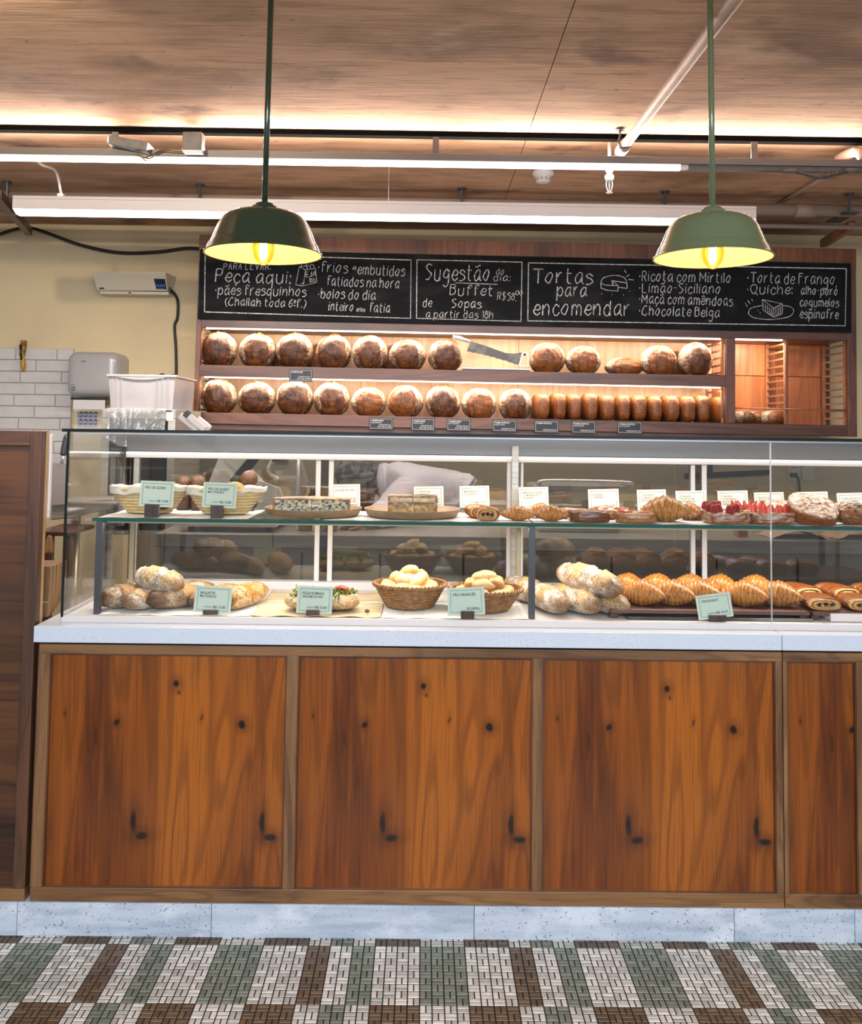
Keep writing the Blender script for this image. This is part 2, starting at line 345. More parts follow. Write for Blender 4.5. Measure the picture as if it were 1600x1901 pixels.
# ------------------------------------------------------------------ chalk hand: one-stroke letters, points are hex pairs x,y; baseline 3, x-height 7, capitals A
GL = {
'a':(5,'47 27 05 13 34 46','47 44 53'),'b':(5,'0A 03','05 27 46 44 23 04'),'c':(4,'46 27 05 13 33 44'),'d':(5,'46 27 05 13 33 45','4A 43'),
'e':(4,'05 35 46 27 05 04 23 44'),'f':(4,'49 3A 19 13','07 37'),'g':(5,'46 27 05 14 34 46','47 42 20 01'),'h':(5,'0A 03','05 27 37 46 43'),
'i':(1,'07 03','09 19'),'j':(3,'27 21 00','29 39'),'l':(1,'0A 03'),'m':(7,'07 03','05 17 27 36 33','35 47 57 66 63'),'n':(5,'07 03','05 27 37 46 43'),
'o':(5,'27 05 04 23 34 46 37 27'),'p':(5,'07 00','05 27 46 44 23 04'),'q':(5,'46 27 05 13 34 46','47 40'),'r':(4,'07 03','05 27 37'),
's':(4,'46 27 06 35 44 23 03'),'t':(4,'1A 14 23 33','07 37'),'u':(5,'07 04 13 33 45','47 43'),'x':(4,'07 43','47 03'),'v':(4,'07 23 47'),
'A':(5,'03 2A','2A 43','06 36'),'B':(5,'0A 03','0A 3A 48 27 07','27 46 44 23 03'),'C':(6,'59 3A 17 04 23 43 54'),'E':(5,'4A 0A','0A 03','03 43','07 37'),
'F':(5,'4A 0A','0A 03','07 37'),'L':(5,'0A 03','03 43'),'M':(7,'03 0A','0A 35','35 6A','6A 63'),'P':(5,'03 0A','0A 3A 48 36 06'),
'Q':(6,'3A 08 05 23 44 57 3A','34 62'),'R':(5,'03 0A','0A 3A 48 36 06','26 43'),'S':(5,'49 2A 08 26 45 23 03'),'T':(6,'0A 6A','3A 33'),'V':(5,'0A 23','23 4A'),
'J':(4,'3A 35 13 04'),'5':(4,'4A 1A','1A 07','07 37 45 33 03'),'8':(4,'27 08 2A 48 27 05 23 45 27'),'0':(4,'2A 07 05 23 45 47 2A'),'1':(2,'08 2A','2A 23'),
'6':(4,'4A 17 04 23 45 26 05'),'$':(5,'49 2A 08 26 45 23 03','2B 22'),',':(1,'13 02'),'.':(1,'03 04'),':':(1,'03 04','06 07'),'-':(3,'06 26'),
'(':(2,'2A 07 05 22'),')':(2,'0A 27 25 02'),'/':(3,'03 3A'),'\u00b7':(1,'05 06'),'\u00ba':(2,'19 07 16 28 19'),'\u00aa':(2,'19 07 16 28 19','04 24'),' ':(2,)}
ACC = {'\u00e7':('c','23 22 11'),'\u00e3':('a','09 19 29 3A 4A'),'\u00f3':('o','29 3B'),'\u00ea':('e','08 2A 48'),'\u00e9':('e','29 3B')}
def _h(y): return y if 0 <= y <= 4 else (4+(y-4)*.55 if y > 4 else y*.8)
def strokes(text):
    x = 0; out = []
    for ch in text:
        g = GL.get(ch)
        if g is None and ch in ACC: b = GL[ACC[ch][0]]; g = b+(ACC[ch][1],)
        if g is None: g = (3,)
        for s in g[1:]: out.append([(x+int(p[0],16), _h(int(p[1],16)-3)) for p in s.split()])
        x += g[0]+(1.6 if ch != ' ' else .6)
    return out, x-1.6
def ribbon(mb, pts, w, put, rough=0.0):
    "thin flat stroke; put maps (x,z) to a point; w in the same units"
    P = catmull([(a,b,0) for a,b in pts], 5) if len(pts) > 2 else [Vector((*pts[0],0)), Vector((*pts[1],0))]
    if len(P) == 2: P = [P[0], (P[0]+P[1])/2, P[1]]
    vs = []; n = len(P)
    for i,p in enumerate(P):
        t = (P[min(i+1,n-1)]-P[max(i-1,0)]); t = t.normalized() if t.length > 1e-9 else Vector((1,0,0))
        nn = Vector((-t.y,t.x,0)); k = w*(.5+rough*random.uniform(-.3,.3))
        vs.append(put(p.x+nn.x*k, p.y+nn.y*k)); vs.append(put(p.x-nn.x*k, p.y-nn.y*k))
    mb.add(vs, [(2*i,2*i+1,2*i+3,2*i+2) for i in range(n-1)])
def chalk_text(mb, text, p0, p1, capH, put, w=.0048, jit=.22):
    """p0,p1: baseline ends in board units; capH: height of a capital"""
    S, wd = strokes(text); L = math.hypot(p1[0]-p0[0], p1[1]-p0[1]); sx = L/wd; sy = capH/5.65
    ux, uz = (p1[0]-p0[0])/L, (p1[1]-p0[1])/L
    for s in S:
        dx, dy = random.uniform(-jit,jit)*.5, random.uniform(-jit,jit)
        q = [((a+dx+.08*(b))*sx, (b+dy)*sy) for a,b in s]
        q = [(p0[0]+a*ux-b*uz, p0[1]+a*uz+b*ux) for a,b in q]
        ribbon(mb, q, w, put, .5)
# printed lettering from the built-in face
_tc = {}
def text_mesh(s, size, bold=False):
    k = (s, bold)
    if k not in _tc:
        c = bpy.data.curves.new('t','FONT'); c.body = s; c.size = 1.0; c.resolution_u = 2; c.offset = .012 if bold else -.004; c.fill_mode='FRONT'
        o = bpy.data.objects.new('t', c); COL.objects.link(o); dg = bpy.context.evaluated_depsgraph_get(); dg.update()
        me = o.evaluated_get(dg).to_mesh(); vs = [tuple(v.co) for v in me.vertices]; fs = [tuple(p.vertices) for p in me.polygons]
        o.evaluated_get(dg).to_mesh_clear(); bpy.data.objects.remove(o); bpy.data.curves.remove(c); _tc[k] = (vs, fs)
    vs, fs = _tc[k]; return [(x*size, y*size) for x,y,z in vs], fs
def put_text(mb, s, x, z, h, y=0, width=None, align='L', bold=False):
    "capital height h, at x,z in a local x-z plane facing -y"
    vs, fs = text_mesh(s, h/.70, bold)
    if not vs: return
    w = max(v[0] for v in vs); k = 1 if not width else width/w
    if align == 'R': x -= w*k
    if align == 'C': x -= w*k/2
    mb.add([(x+a*k, y, z+b) for a,b in vs], fs)
# ------------------------------------------------------------------ the room
ZC = 2.65; YW = 2.45
mb = MB(); mb.box((-3.4,YW,0),(3.4,YW+.1,ZC)); struct(obj('wall_back', mb, M['wall']))
# ceiling: cast in boards, faint joints between the fields
cl = thing('ceiling','','',(0,0,ZC)); del cl['category']; del cl['label']; struct(cl)
xj = G(1015,150,ZC).x
yj = G(1000,187,ZC).y
xs = [-3.4, xj-2.44, xj, xj+2.44, 3.6]; ys = [-3.6, yj-2.2, yj, YW+.1]
for i in range(4):
    for j in range(3):
        mb = MB(); mb.box((xs[i]+.0015,ys[j]+.001,ZC),(xs[i+1]-.0015,ys[j+1]-.001,ZC+.12)); obj('concrete_panel', mb, M['ceil'], cl)
mb = MB(); mb.box((-3.4,-3.6,ZC+.004),(3.6,YW+.1,ZC+.13)); obj('slab_core', mb, M['grout'], cl)
# floor: grout bed with small basket-weave tiles
fl = thing('floor','','',(0,0,0)); del fl['category']; del fl['label']; struct(fl)
mb = MB(); mb.box((-3.4,-3.6,-.06),(3.4,YW+.1,-.0012)); obj('grout_bed', mb, M['grout'], fl)
CW, CD = .0325, .0313; X0, Y0 = .270, -.0425; GP = .0030; GY = .0042
random.seed(4)
def tone(r, c):
    k = c % 18; mid = (0 <= r < 9)
    if mid: t = 'b' if k < 2 else 'w' if k < 4 else 'g' if k < 6 else 'w' if k < 10 else 'g' if k < 14 else 'w'
    else: t = 'w' if k < 2 else 'g' if k < 4 else 'w' if k < 6 else 'b' if k < 10 else 'w' if k < 14 else 'b'
    return t
BASE = {'b':(.20,.118,.055),'w':(.92,.88,.79),'g':(.28,.315,.235)}
def tilebox(mb, x0, y0, x1, y1, c, h=0.0):
    b = .0008
    vs = [(x0,y0,-.0012),(x1,y0,-.0012),(x1,y1,-.0012),(x0,y1,-.0012),(x0+b,y0+b,h),(x1-b,y0+b,h),(x1-b,y1-b,h),(x0+b,y1-b,h)]
    mb.add(vs, [(4,5,6,7),(0,1,5,4),(1,2,6,5),(2,3,7,6),(3,0,4,7)], c)
tmesh = {}
for t in 'bwg':
    for o_ in (0,1):
        for s in range(4):
            k = .80+.13*s; c = tuple(v*k for v in BASE[t]); m1 = MB()
            if o_: tilebox(m1, -CW/4+GP/2, -CD/2+GY/2, CW/4-GP/2, CD/2-GY/2, c)
            else: tilebox(m1, -CW/2+GP/2, -CD/4+GY/2*.8, CW/2-GP/2, CD/4-GY/2*.8, c)
            tmesh[t,o_,s] = mesh('tile', m1, M['tile'])
far = MB(); nparts = 0
for r in range(-2, 40):
    rr = r if r < 9 else (r if r < 18 else r)
    yt = Y0 - r*CD
    for c in range(-64, 60):
        x = X0 + c*CW
        if x < -1.9 or x > 2.0: continue
        t = tone(r, c) if r < 13 else ('w' if (r-13)//2 % 3 else 'g'); ori = (r+c) % 2
        part = r in (11,12) and -1.22 < x < 1.30
        for h in (0,1):
            if ori: cx, cy = x+CW*(.25+.5*h), yt-CD/2
            else: cx, cy = x+CW/2, yt-CD*(.25+.5*h)
            s = random.randrange(4)
            if part and nparts < 300:
                inst('tile', tmesh[t,ori,s], fl, (cx,cy,0)); nparts += 1
            else:
                k = .78+.14*s+random.uniform(-.04,.04); col = tuple(v*k for v in BASE[t])
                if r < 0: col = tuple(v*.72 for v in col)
                if ori: tilebox(far, cx-CW/4+GP/2, cy-CD/2+GY/2, cx+CW/4-GP/2, cy+CD/2-GY/2, col)
                else: tilebox(far, cx-CW/2+GP/2, cy-CD/4+GY/2*.8, cx+CW/2-GP/2, cy+CD/4-GY/2*.8, col)
stuff(obj('tile_field', far, M['tile'], fl))
# subway tiles on the back wall at the left
sw = thing('subway_tiling','glossy white subway tiles covering the lower back wall at the left','tiling',(-2.2,YW-.0015,.9))
zt = W(60,647,YW).z; z_b = 1.05; x_r = W(136,700,YW).x
TW, THt = .232, .0655
mb = MB(); mb.box((-3.3,YW-.006,z_b),(x_r,YW,zt)); obj('grout_bed', mb, M['tgrout'], sw)
me_full = {}
def wtile(w):
    k = round(w,3)
    if k not in me_full:
        m1 = MB(); b = .004; h=THt-.003; w2=(w-.003)/2; h2=h/2
        m1.add([(-w2,0,-h2),(w2,0,-h2),(w2,0,h2),(-w2,0,h2),(-w2,-.006,-h2),(w2,-.006,-h2),(w2,-.006,h2),(-w2,-.006,h2),(-w2+b,-.009,-h2+b),(w2-b,-.009,-h2+b),(w2-b,-.009,h2-b),(-w2+b,-.009,h2-b)],
               [(0,1,5,4),(1,2,6,5),(2,3,7,6),(3,0,4,7),(4,5,9,8),(5,6,10,9),(6,7,11,10),(7,4,8,11),(8,9,10,11)])
        me_full[k] = mesh('tile', m1, M['subway'])
    return me_full[k]
i = 0; z = zt - THt/2; xoff = W(31,655,YW).x
while z > z_b+.03:
    x = xoff - 8*TW + (.5*TW if i % 2 else 0) + (.03 if i % 4 == 2 else 0)
    while x < x_r-.02:
        w = min(TW, x_r-x)
        if x > -3.2 and w > .03: inst('tile', wtile(w), sw, (x+w/2+2.2, -.006, z-.9))
        x += TW
    z -= THt; i += 1
# ------------------------------------------------------------------ counter
ZB, ZT = .0965, .857
def SX(px, y=1430, Y=0): return W(px, y, Y).x
xe = 1.95; xj2 = SX(1452,1200)
sx = [(SX(528),SX(550)),(SX(988),SX(1008)),(SX(1441),SX(1463))]
zr0, zr1 = .137, .818    # rails
def cabinet(x0, x1, panels, stiles, label):
    t = thing('counter_cabinet', label, 'counter', ((x0+x1)/2, .3, ZB))
    mb = MB(); mb.box((x0+.002,.03,ZB),(x1-.002,.60,ZT-.012)); obj('carcass', mb, M['walnut_v'], t)
    for a,b in panels:
        mb = MB(); mb.box((0,0,0),(b-a+.01,.012,zr1-zr0+.01)); me = mesh('panel', mb, M['panel'])
        inst('panel', me, t, (a-.005-t.location.x, .016-.3, zr0-.005-ZB))
    mb = MB(); mb.box((x0,0,zr1),(x1,.03,.846)); obj('top_rail', mb, M['frame_h'], t, bevel=.002)
    mb = MB(); mb.box((x0,0,ZB),(x1,.03,zr0)); obj('bottom_rail', mb, M['frame_h'], t, bevel=.002)
    for a,b in stiles:
        mb = MB(); mb.box((a,0,zr0),(b,.03,zr1)); obj('stile', mb, M['frame_v'], t, bevel=.002)
        mb = MB(); mb.box((a-.003,.004,zr0),(a,.03,zr1)); mb.box((b,.004,zr0),(b+.003,.03,zr1)); obj('bead', mb, M['walnut_v'], t)
    for a,b in panels:
        mb = MB(); mb.box((a,.006,zr1-.004),(b,.02,zr1)); obj('bead', mb, M['walnut_h'], t)
xl = SX(64); xl2 = SX(85)
cabinet(xl, xj2-.001, [(xl2,sx[0][0]),(sx[0][1],sx[1][0]),(sx[1][1],sx[2][0])], [(xl,xl2),sx[0],sx[1],(sx[2][0],xj2-.001)], 'wooden counter front of three orange-brown panels under the white top')
cabinet(xj2+.001, xe, [(sx[2][1],SX(1592)),(SX(1605),xe-.03)], [(xj2+.001,sx[2][1]),(SX(1592),SX(1605)),(xe-.03,xe)], 'wooden counter front section at the right edge, right of the joint')
def slab(x0, x1, label):
    mb = MB(); mb.box((x0,-.03,ZT),(x1,.64,.905)); tag(obj('countertop_slab', mb, M['quartz'], bevel=.0025), label, 'countertop')
xs2 = SX(1452,1190,-.03)
slab(SX(62,1180,-.03), xs2-.0008, 'long white quartz countertop slab under the glass case')
slab(xs2+.0008, xe+.02, 'white quartz countertop piece at the right edge, right of the seam')
pl = thing('plinth','pale grey stone plinth of long slabs along the foot of the counter','plinth',(0,.3,0))
seams = [-2.2]+[W(p,1715,-.004).x for p in (31,392,880,1363,1587)]+[2.1]
for a,b in zip(seams, seams[1:]):
    mb = MB(); mb.box((a+.0008,-.004,0),(b-.0008,.05,ZB-.001)); obj('stone', mb, M['plinth'], pl, bevel=.001)
mb = MB(); mb.box((-2.2,.05,0),(2.1,.58,ZB-.002)); obj('core', mb, M['grout'], pl)
# partition at the left
px1 = W(76,850,0).x; zpt = W(60,800,0).z
t = thing('partition','tall dark wooden partition at the left end of the counter','partition',(-1.5,.02,ZB))
xa = W(48,1000,0).x
mb = MB(); mb.box((xa,0,ZB+.035),(px1,.036,zpt)); obj('stile', mb, M['door_frame'], t, bevel=.002)
mb = MB(); mb.box((-2.1,0,zpt-.045),(xa,.036,zpt)); obj('top_rail', mb, wood('rail_dark', (.035,.013,.007), (.105,.040,.018), (.15,.06,.028), 'X', .45, 1.8), t, bevel=.002)
mb = MB(); mb.box((-2.1,0,ZB),(px1,.036,ZB+.035)); obj('bottom_rail', mb, M['frame_h'], t, bevel=.002)
mb = MB(); mb.box((-2.1,.012,ZB+.03),(xa+.005,.030,zpt-.04)); obj('panel', mb, M['door_panel'], t)
mb = MB(); mb.box((px1-.002,.037,ZB),(px1,.056,zpt+.001)); mb.box((px1-.018,.034,ZB),(px1-.002,.056,zpt+.001)); obj('edge_band', mb, M['edge'], t)
mb = MB(); mb.box((-2.1,.037,ZB),(px1-.019,.056,zpt)); obj('back_panel', mb, M['door_frame'], t)
# ------------------------------------------------------------------ glass display case
x0c = W(121,1000,.034).x; x1c = 1.92; zd = .925; zg = 1.484; YB = .60; xjg = W(1431,1000,.034).x
dc = thing('display_case','long glass display case lit from inside on the white countertop','display case',(0,.3,.905))
mb = MB(); mb.box((x0c,.028,.905),(x1c,.045,zd)); mb.box((x0c,.045,.905),(x0c+.03,YB+.02,zd)); mb.box((x0c+.03,YB-.03,.905),(x1c,YB+.02,.948)); obj('base_rail', mb, M['white_paint'], dc, bevel=.0015)
mb = MB(); mb.box((x0c+.03,.045,.905),(x1c,YB-.03,.922)); obj('deck', mb, M['white_paint'], dc)
for a,b in ((x0c,xjg-.001),(xjg+.001,x1c)):
    mb = MB(); mb.box((a,.031,zd-.002),(b,.037,zg)); obj('front_glass', mb, M['glass'], dc)
mb = MB(); mb.box((xjg-.0012,.0300,zd),(xjg+.0012,.038,zg)); obj('glass_joint', mb, M['alu'], dc)
mb = MB(); mb.box((x0c,.037,zd),(x0c+.007,YB,zg)); obj('side_glass', mb, M['glass'], dc)
mb = MB(); mb.box((x0c-.003,.027,zd-.004),(x0c+.004,.0315,zg)); obj('glass_edge', mb, M['gedge_dk'], dc)
mb = MB(); mb.box((x0c-.016,.022,zg),(x1c,YB+.03,zg+.008)); obj('top_glass', mb, M['glass'], dc)
mb = MB(); mb.box((x0c-.017,.0200,zg-.0005),(x1c,.0225,zg+.0085)); mb.box((x0c-.018,.0225,zg-.0005),(x0c-.016,YB+.03,zg+.0085)); obj('top_edge', mb, M['gedge_dk'], dc)
mb = MB(); mb.box((x0c+.01,.040,zg-.006),(x1c,.052,zg-.001)); obj('top_trim', mb, M['alu'], dc)
# rear header with its light
zh1 = W(800,826,YB).z; zh0 = W(800,856,YB).z; zl1 = W(800,848,YB-.03).z; zl0 = W(800,841,YB-.03).z
mb = MB(); mb.box((x0c+.008,YB-.022,zl1+.006),(x1c,YB+.02,zg-.001)); obj('header', mb, mat('header_metal',(.20,.20,.20),.3,.5), dc, bevel=.002)
mb = MB(); mb.box((x0c+.008,YB-.028,zh0),(x1c,YB+.015,zl1+.006)); obj('light_housing', mb, M['white'], dc, bevel=.002)
mb = MB(); mb.box((x0c+.012,YB-.034,zh0+.014),(x1c-.01,YB-.028,zl1+.004)); obj('light_diffuser', mb, M['led2'], dc)
area('case_top_light', (.4,.30,1.474), (0,0,0), 2.9, .05, 6.5, (1.0,.93,.86)).rotation_euler = (math.radians(0),0,0)
mb = MB(); mb.box((x0c+.02,.262,1.478),(x1c,.338,zg-.001)); obj('light_housing', mb, M['white'], dc)
# rear sliding doors
zdb = .948
stl = [(px, w) for px, w in ((252,.020),(590,.018),(614,.018),(944,.014),(968,.010),(1285,.016),(1306,.018))]
prev = x0c+.012
for a,b,yy in ((x0c+.02, SX(614,950,YB)+.01, YB-.006),(SX(590,950,YB)-.01, SX(955,950,YB), YB+.006),(SX(955,950,YB), SX(1306,950,YB)+.01, YB-.006),(SX(1285,950,YB)-.01, x1c-.02, YB+.006)):
    mb = MB(); mb.box((a,yy-.002,zdb),(b,yy+.002,zh0)); obj('sliding_door', mb, M['glass_b'], dc)
for px,w in stl:
    x = SX(px,950,YB); mb = MB(); mb.box((x-w/2,YB-.012,zdb),(x+w/2,YB+.012,zh0+.002)); obj('door_stile', mb, M['white_paint' if px not in (252,) else 'steel'], dc, bevel=.002)
x = SX(955,900,YB-.02); mb = MB(); mb.box((x-.013,YB-.045,zdb-.02),(x+.013,YB-.014,zh1)); obj('post', mb, M['steel'], dc, bevel=.002)
# middle glass shelf on posts
zs = 1.216; ysf, ysb = .075, .43; xsl = W(172,960,ysf).x; xs_r = W(1600,960,ysf).x+.4
mb = MB(); mb.box((xsl,ysf+.002,zs-.009),(xs_r,ysb,zs)); obj('glass_shelf', mb, M['glass_s'], dc)
mb = MB(); mb.box((xsl,ysf,zs-.009),(xs_r,ysf+.002,zs)); mb.box((xsl-.002,ysf,zs-.009),(xsl,ysb,zs)); obj('shelf_edge', mb, M['gedge'], dc)
mb = MB(); mb.box((xsl+.02,ysf+.022,zs-.016),(xs_r,ysf+.034,zs-.0095)); obj('shelf_rail', mb, M['brass'], dc)
mb = MB(); mb.box((xsl+.02,ysb-.02,zs-.024),(xs_r,ysb-.005,zs-.0095)); obj('shelf_rail', mb, M['alu'], dc)
area('case_shelf_light', (.4,.20,zs-.026), (math.radians(-8),0,0), 2.7, .03, 10.5, (1.0,.92,.82))
mb = MB(); mb.box((-1.0,.183,zs-.024),(xs_r-.05,.217,zs-.0095)); obj('light_housing', mb, M['alu'], dc)
for px,py_ in ((184,1050),(987,1050),(1788,1050)):
    xx = W(px,py_,.08).x; mb = MB(); mb.box((xx-.010,.070,.9225),(xx+.010,.088,zs-.0095)); obj('shelf_post', mb, M['steel_dk'], dc, bevel=.001)
for px,py_ in ((245,1040),(962,1040),(1640,1040)):
    xx = W(px,py_,.42).x; mb = MB(); mb.box((xx-.008,.41,.9225),(xx+.008,.426,zs-.0095)); obj('shelf_post', mb, M['brass'], dc, bevel=.001)
# papers on the shelf and deck
def sheet(x0,y0,x1,y1,z,m,label,name='paper_sheet',cat='paper',wav=.0008,rot=0):
    mb = MB(); c = Vector(((x0+x1)/2,(y0+y1)/2))
    def fn(u,v):
        x = x0+(x1-x0)*u; y = y0+(y1-y0)*v; return ((x,y,z+wav*(1+math.sin(x*60+y*35))), None)
    mb.grid(40,8,fn); nb=len(mb.v); mb.v += [(a,b,c_-.0006) for a,b,c_ in mb.v]; mb.c += [(1,1,1)]*nb
    mb.f += [tuple(reversed([i+nb for i in f])) for f in mb.f]; mb.mi += [0]*len(mb.mi)
    return tag(obj(name, mb, M[m], smooth=True), label, cat)
sheet(xsl+.012,ysf+.01,SX(460,955,.1),ysb-.01,zs+.0010,'paper','white paper sheet under the two coiled bread baskets')
sheet(SX(600,955,.1),ysf+.01,SX(985,955,.1),ysb-.01,zs+.0010,'paper','white paper sheet under the pie plate and mini pastries')
sheet(SX(990,955,.1),ysf+.01,SX(1434,955,.1),ysb-.01,zs+.0010,'paper','white paper sheet under the small danish pastries')
sheet(SX(1438,955,.1),ysf+.01,xs_r-.02,ysb-.01,zs+.0010,'paper','white paper sheet under the almond toasts at the right')
sheet(-.99,.055,-.53,.55,.9235,'paper','white paper sheet under the seeded baguettes')
sheet(-.525,.055,-.125,.50,.9235,'kraft_l','beige waxed paper sheet under the two garnished flatbreads',wav=.002)
sheet(-.12,.055,.335,.54,.9235,'paper','dotted white paper sheet under the two wicker baskets')
# ------------------------------------------------------------------ bread shelf unit on the back wall
YU = 2.05; DU = .36; AU = math.radians(.43)
OU = W(358,786,YU)
_R = Matrix.Rotation(AU, 3, 'Y'); _Ri = _R.inverted()
def U(px, py, d=0): return _Ri @ (W(px,py,YU+d)-OU)          # photograph -> unit's own frame
def UW(v): return _R @ Vector(v) + OU                          # unit's frame -> world
su = thing('bread_shelf_unit','long dark wooden wall shelf unit with lit bread bays and a chalkboard front','shelf unit',OU,rot=(0,AU,0),local=True)
def ub(name, a, b, m, par=su, bev=.002):
    mb = MB(); mb.box(a,b); return obj(name, mb, M[m], par, bevel=bev, local=True)
xr = U(1590,630).x; ztop = U(700,443).z
xl0, xl1 = 0.0, U(370,690).x
zb1 = U(700,772).z; zb0 = 0.0                                   # bottom rail
zs1, zs0 = U(850,687).z, U(850,708).z                           # middle shelf lip
zt1, zt0 = U(850,599).z, U(850,617).z                           # rail under the board
xd0, xd1 = U(1348,700).x, U(1365,700).x
xe0 = U(1574,700).x
zbrd = U(800,601).z
ub('side_post',(xl0,0,0),(xl1,.03,ztop),'walnut_v'); ub('side_post',(xl0,DU-.03,0),(xl1,DU,ztop),'walnut_v')
ub('side_post',(xe0,0,0),(xr,.03,ztop),'walnut_v'); ub('side_post',(xe0,DU-.03,0),(xr,DU,ztop),'walnut_v')
ub('bottom_rail',(xl1,.0,0),(xe0,.025,zb1),'walnut_h')
ub('top_rail',(xl1,.0,zt0),(xe0,.025,zt1+.03),'walnut_h')
ub('shelf_lip',(xl1,.0,zs0),(xd0,.02,zs1),'walnut_h')
ub('shelf_board',(xl1,.0205,zs1-.022),(xd0,DU-.03,zs1-.004),'walnut_h')
ub('base_board',(xl1,.026,zb1-.03),(xd1,DU-.03,zb1-.006),'walnut_h')
ub('bay_divider',(xd0,.0,zb1),(xd1,.03,zt0),'walnut_v'); 
ub('bay_top',(xl1,.026,zt0+.002),(xe0,DU-.025,zt0+.02),'walnut_h')
ub('top_panel',(xl0,-.004,U(800,478).z-.02),(xr,0,ztop),'top_board')
ub('upper_box',(xl1,.004,zt0+.022),(xe0,DU-.02,ztop-.004),'walnut_h')
# back panels, jointed
xc = [xl1, U(962,650,DU).x, xd1-.02]
for a,b in zip(xc, xc[1:]):
    ub('back_panel',(a+.001,DU-.02,zb1-.03),(b-.001,DU-.008,zt0+.002),'back',bev=0)
xq = [xd1-.02, U(1427,700,DU).x+.03, xe0]
zj = U(1390,698,DU).z
for a,b in zip(xq, xq[1:]):
    for z0,z1 in ((zb1-.03,zj-.002),(zj+.002,zt0+.002)):
        ub('back_panel',(a+.001,DU-.02,z0),(b-.001,DU-.008,z1),'back2',bev=0)
ub('back_core',(xl1,DU-.008,0),(xe0,DU-.001,ztop-.01),'darkbox',bev=0)
# ladders (side grilles)
def ladder(x0, x1, z0, z1, n):
    for y in (.035, DU-.06): ub('ladder_rail',(x0,y,z0),(x1,y+.02,z1),'rung',bev=.001)
    for i in range(n):
        z = z0+(i+.5)*(z1-z0)/n; ub('ladder_rung',(x0+.003,.055,z-.005),(x1-.003,DU-.06,z+.005),'rung',bev=0)
ladder(xl1-.014,xl1-.002,zb1,zs0,6); ladder(xl1-.014,xl1-.002,zs1,zt0,6)
ladder(xd0-.014,xd0-.001,zb1,zs0,5); ladder(xd0-.014,xd0-.001,zs1,zt0,5)
xm = U(1464,700).x; ub('bay_post',(xm-.006,0.026,zb1-.005),(xm+.008,.05,zt0),'walnut_v')
ladder(xm-.008,xm+.006,zb1-.02,zt0,12)
ladder(xe0-.002,xe0+.012,zb1-.02,zt0,12)
mb = MB(); mb.tube([(xd1,.012,U(1400,758).z),(xe0,.012,U(1400,758).z)],.004,8); obj('front_rod', mb, M['rung'], su, smooth=True, local=True)
for i in range(16):
    y = .035+i*.019; ub('floor_slat',(xd1,y,zb1-.018),(xe0,y+.010,zb1-.010),'rung',bev=0)
# warm light strips
def ulight(xa, xb, z, power):
    ub('light_strip',(xa,.030,z-.006),(xb,.044,z),'led_shelf',bev=0)
    p = UW(((xa+xb)/2,.06,z-.008)); o = area('shelf_light', p, (math.radians(22),AU,0), xb-xa, .03, power, (1.0,.80,.62)); return o
ulight(xl1+.02,xd0-.02,zt0,15); ulight(xl1+.02,xd0-.02,zs0-.0,15); ulight(xd1+.01,xm-.02,zt0,4)
ub('clip_rail',(xl1,.02,-.03),(xe0-.5,.05,-.001),'walnut_h')
# chalkboard
TLb, BRb = U(368,468,-.018), U(1581,602,-.018)
zc1 = U(800,472,-.018).z; zc0 = U(800,601,-.018).z; xb0 = U(369,530,-.018).x; xb1 = U(1580,550,-.018).x
cb = thing('chalkboard','long black chalkboard with handwritten menu above the bread shelves','chalkboard',UW((0,0,zc0)),rot=(0,AU,0),local=True)
mb = MB(); mb.box((xb0,-.018,0),(xb1,-.0045,zc1-zc0)); obj('board', mb, M['board'], cb, bevel=.0015, local=True)
def put(x, z):
    v = U(x, z, -.0186); return (v.x, -.0186, v.z-zc0)
def bput(a, b): return (a, -.0186, b-zc0)
def bp(px, py): v = U(px,py,-.0186); return (v.x, v.z)
PXM = 357.0
random.seed(11)
TXT = [("PARA LEVAR.",415,500,503,501,11),("Pe\u00e7a aqui:",400,523,541,527,24),("\u00b7p\u00e3es fresquinhos",400,546.5,568,550,18),("(Challah toda 6\u00aaf.)",418,567,567,571,15),
 ("\u00b7frios",591,505,645,507,20),("e",655,501,661,501,9),("embutidos",664,509,751,513,19),("fatiados na hora",607,530,741,535,18),("\u00b7bolos do dia",591,553,697,557,18),("inteiro",610,576,656,578,16),("e/ou",662,578,678,578.5,8),("fatia",686,579,724,580.5,17),
 ("Sugest\u00e3o",790,519,909,522,29),("do",921,509,936,509.5,12),("dia:",916,521,948,522,13),("Buffet",835,547.5,915,549.5,19),("R$58,",923,556,958,558,14),("00",957,548,969,548.5,9),
 ("de",785,569,801.5,569.5,16),("Sopas",839,571,893,572,16),("a partir das 18h",791,589.5,916,591.5,14),
 ("Tortas",989,526,1100,527,28),("para",1034,549,1089,550,24),("encomendar",991,585,1170,586,28),
 ("\u00b7Ricota com Mirtilo",1187,521.5,1357,525,19),("\u00b7Lim\u00e3o-Siciliano",1187,543,1338,545,18),("\u00b7Ma\u00e7\u00e3 com am\u00eandoas",1187,563,1360,567.5,18),("\u00b7Chocolate Belga",1187,585,1336,589,18),
 ("\u00b7Torta de Frango",1388,524.5,1550,528.5,20),("\u00b7Quiche:",1388,545,1472,546.5,18),("alho-por\u00f3",1487,546.5,1555,548,16),("cogumelos",1485,568.5,1557,570,16),("espinafre",1485,590,1556,592,17)]
for t_,x0_,y0_,x1_,y1_,ch in TXT:
    mb = MB(); big = ch > 22
    chalk_text(mb, t_, bp(x0_,y0_), bp(x1_,y1_), ch/PXM, bput, w=.0052 if big else (.0040 if ch > 14 else .0031))
    obj('chalk_writing', mb, M['chalk'], cb, local=True)
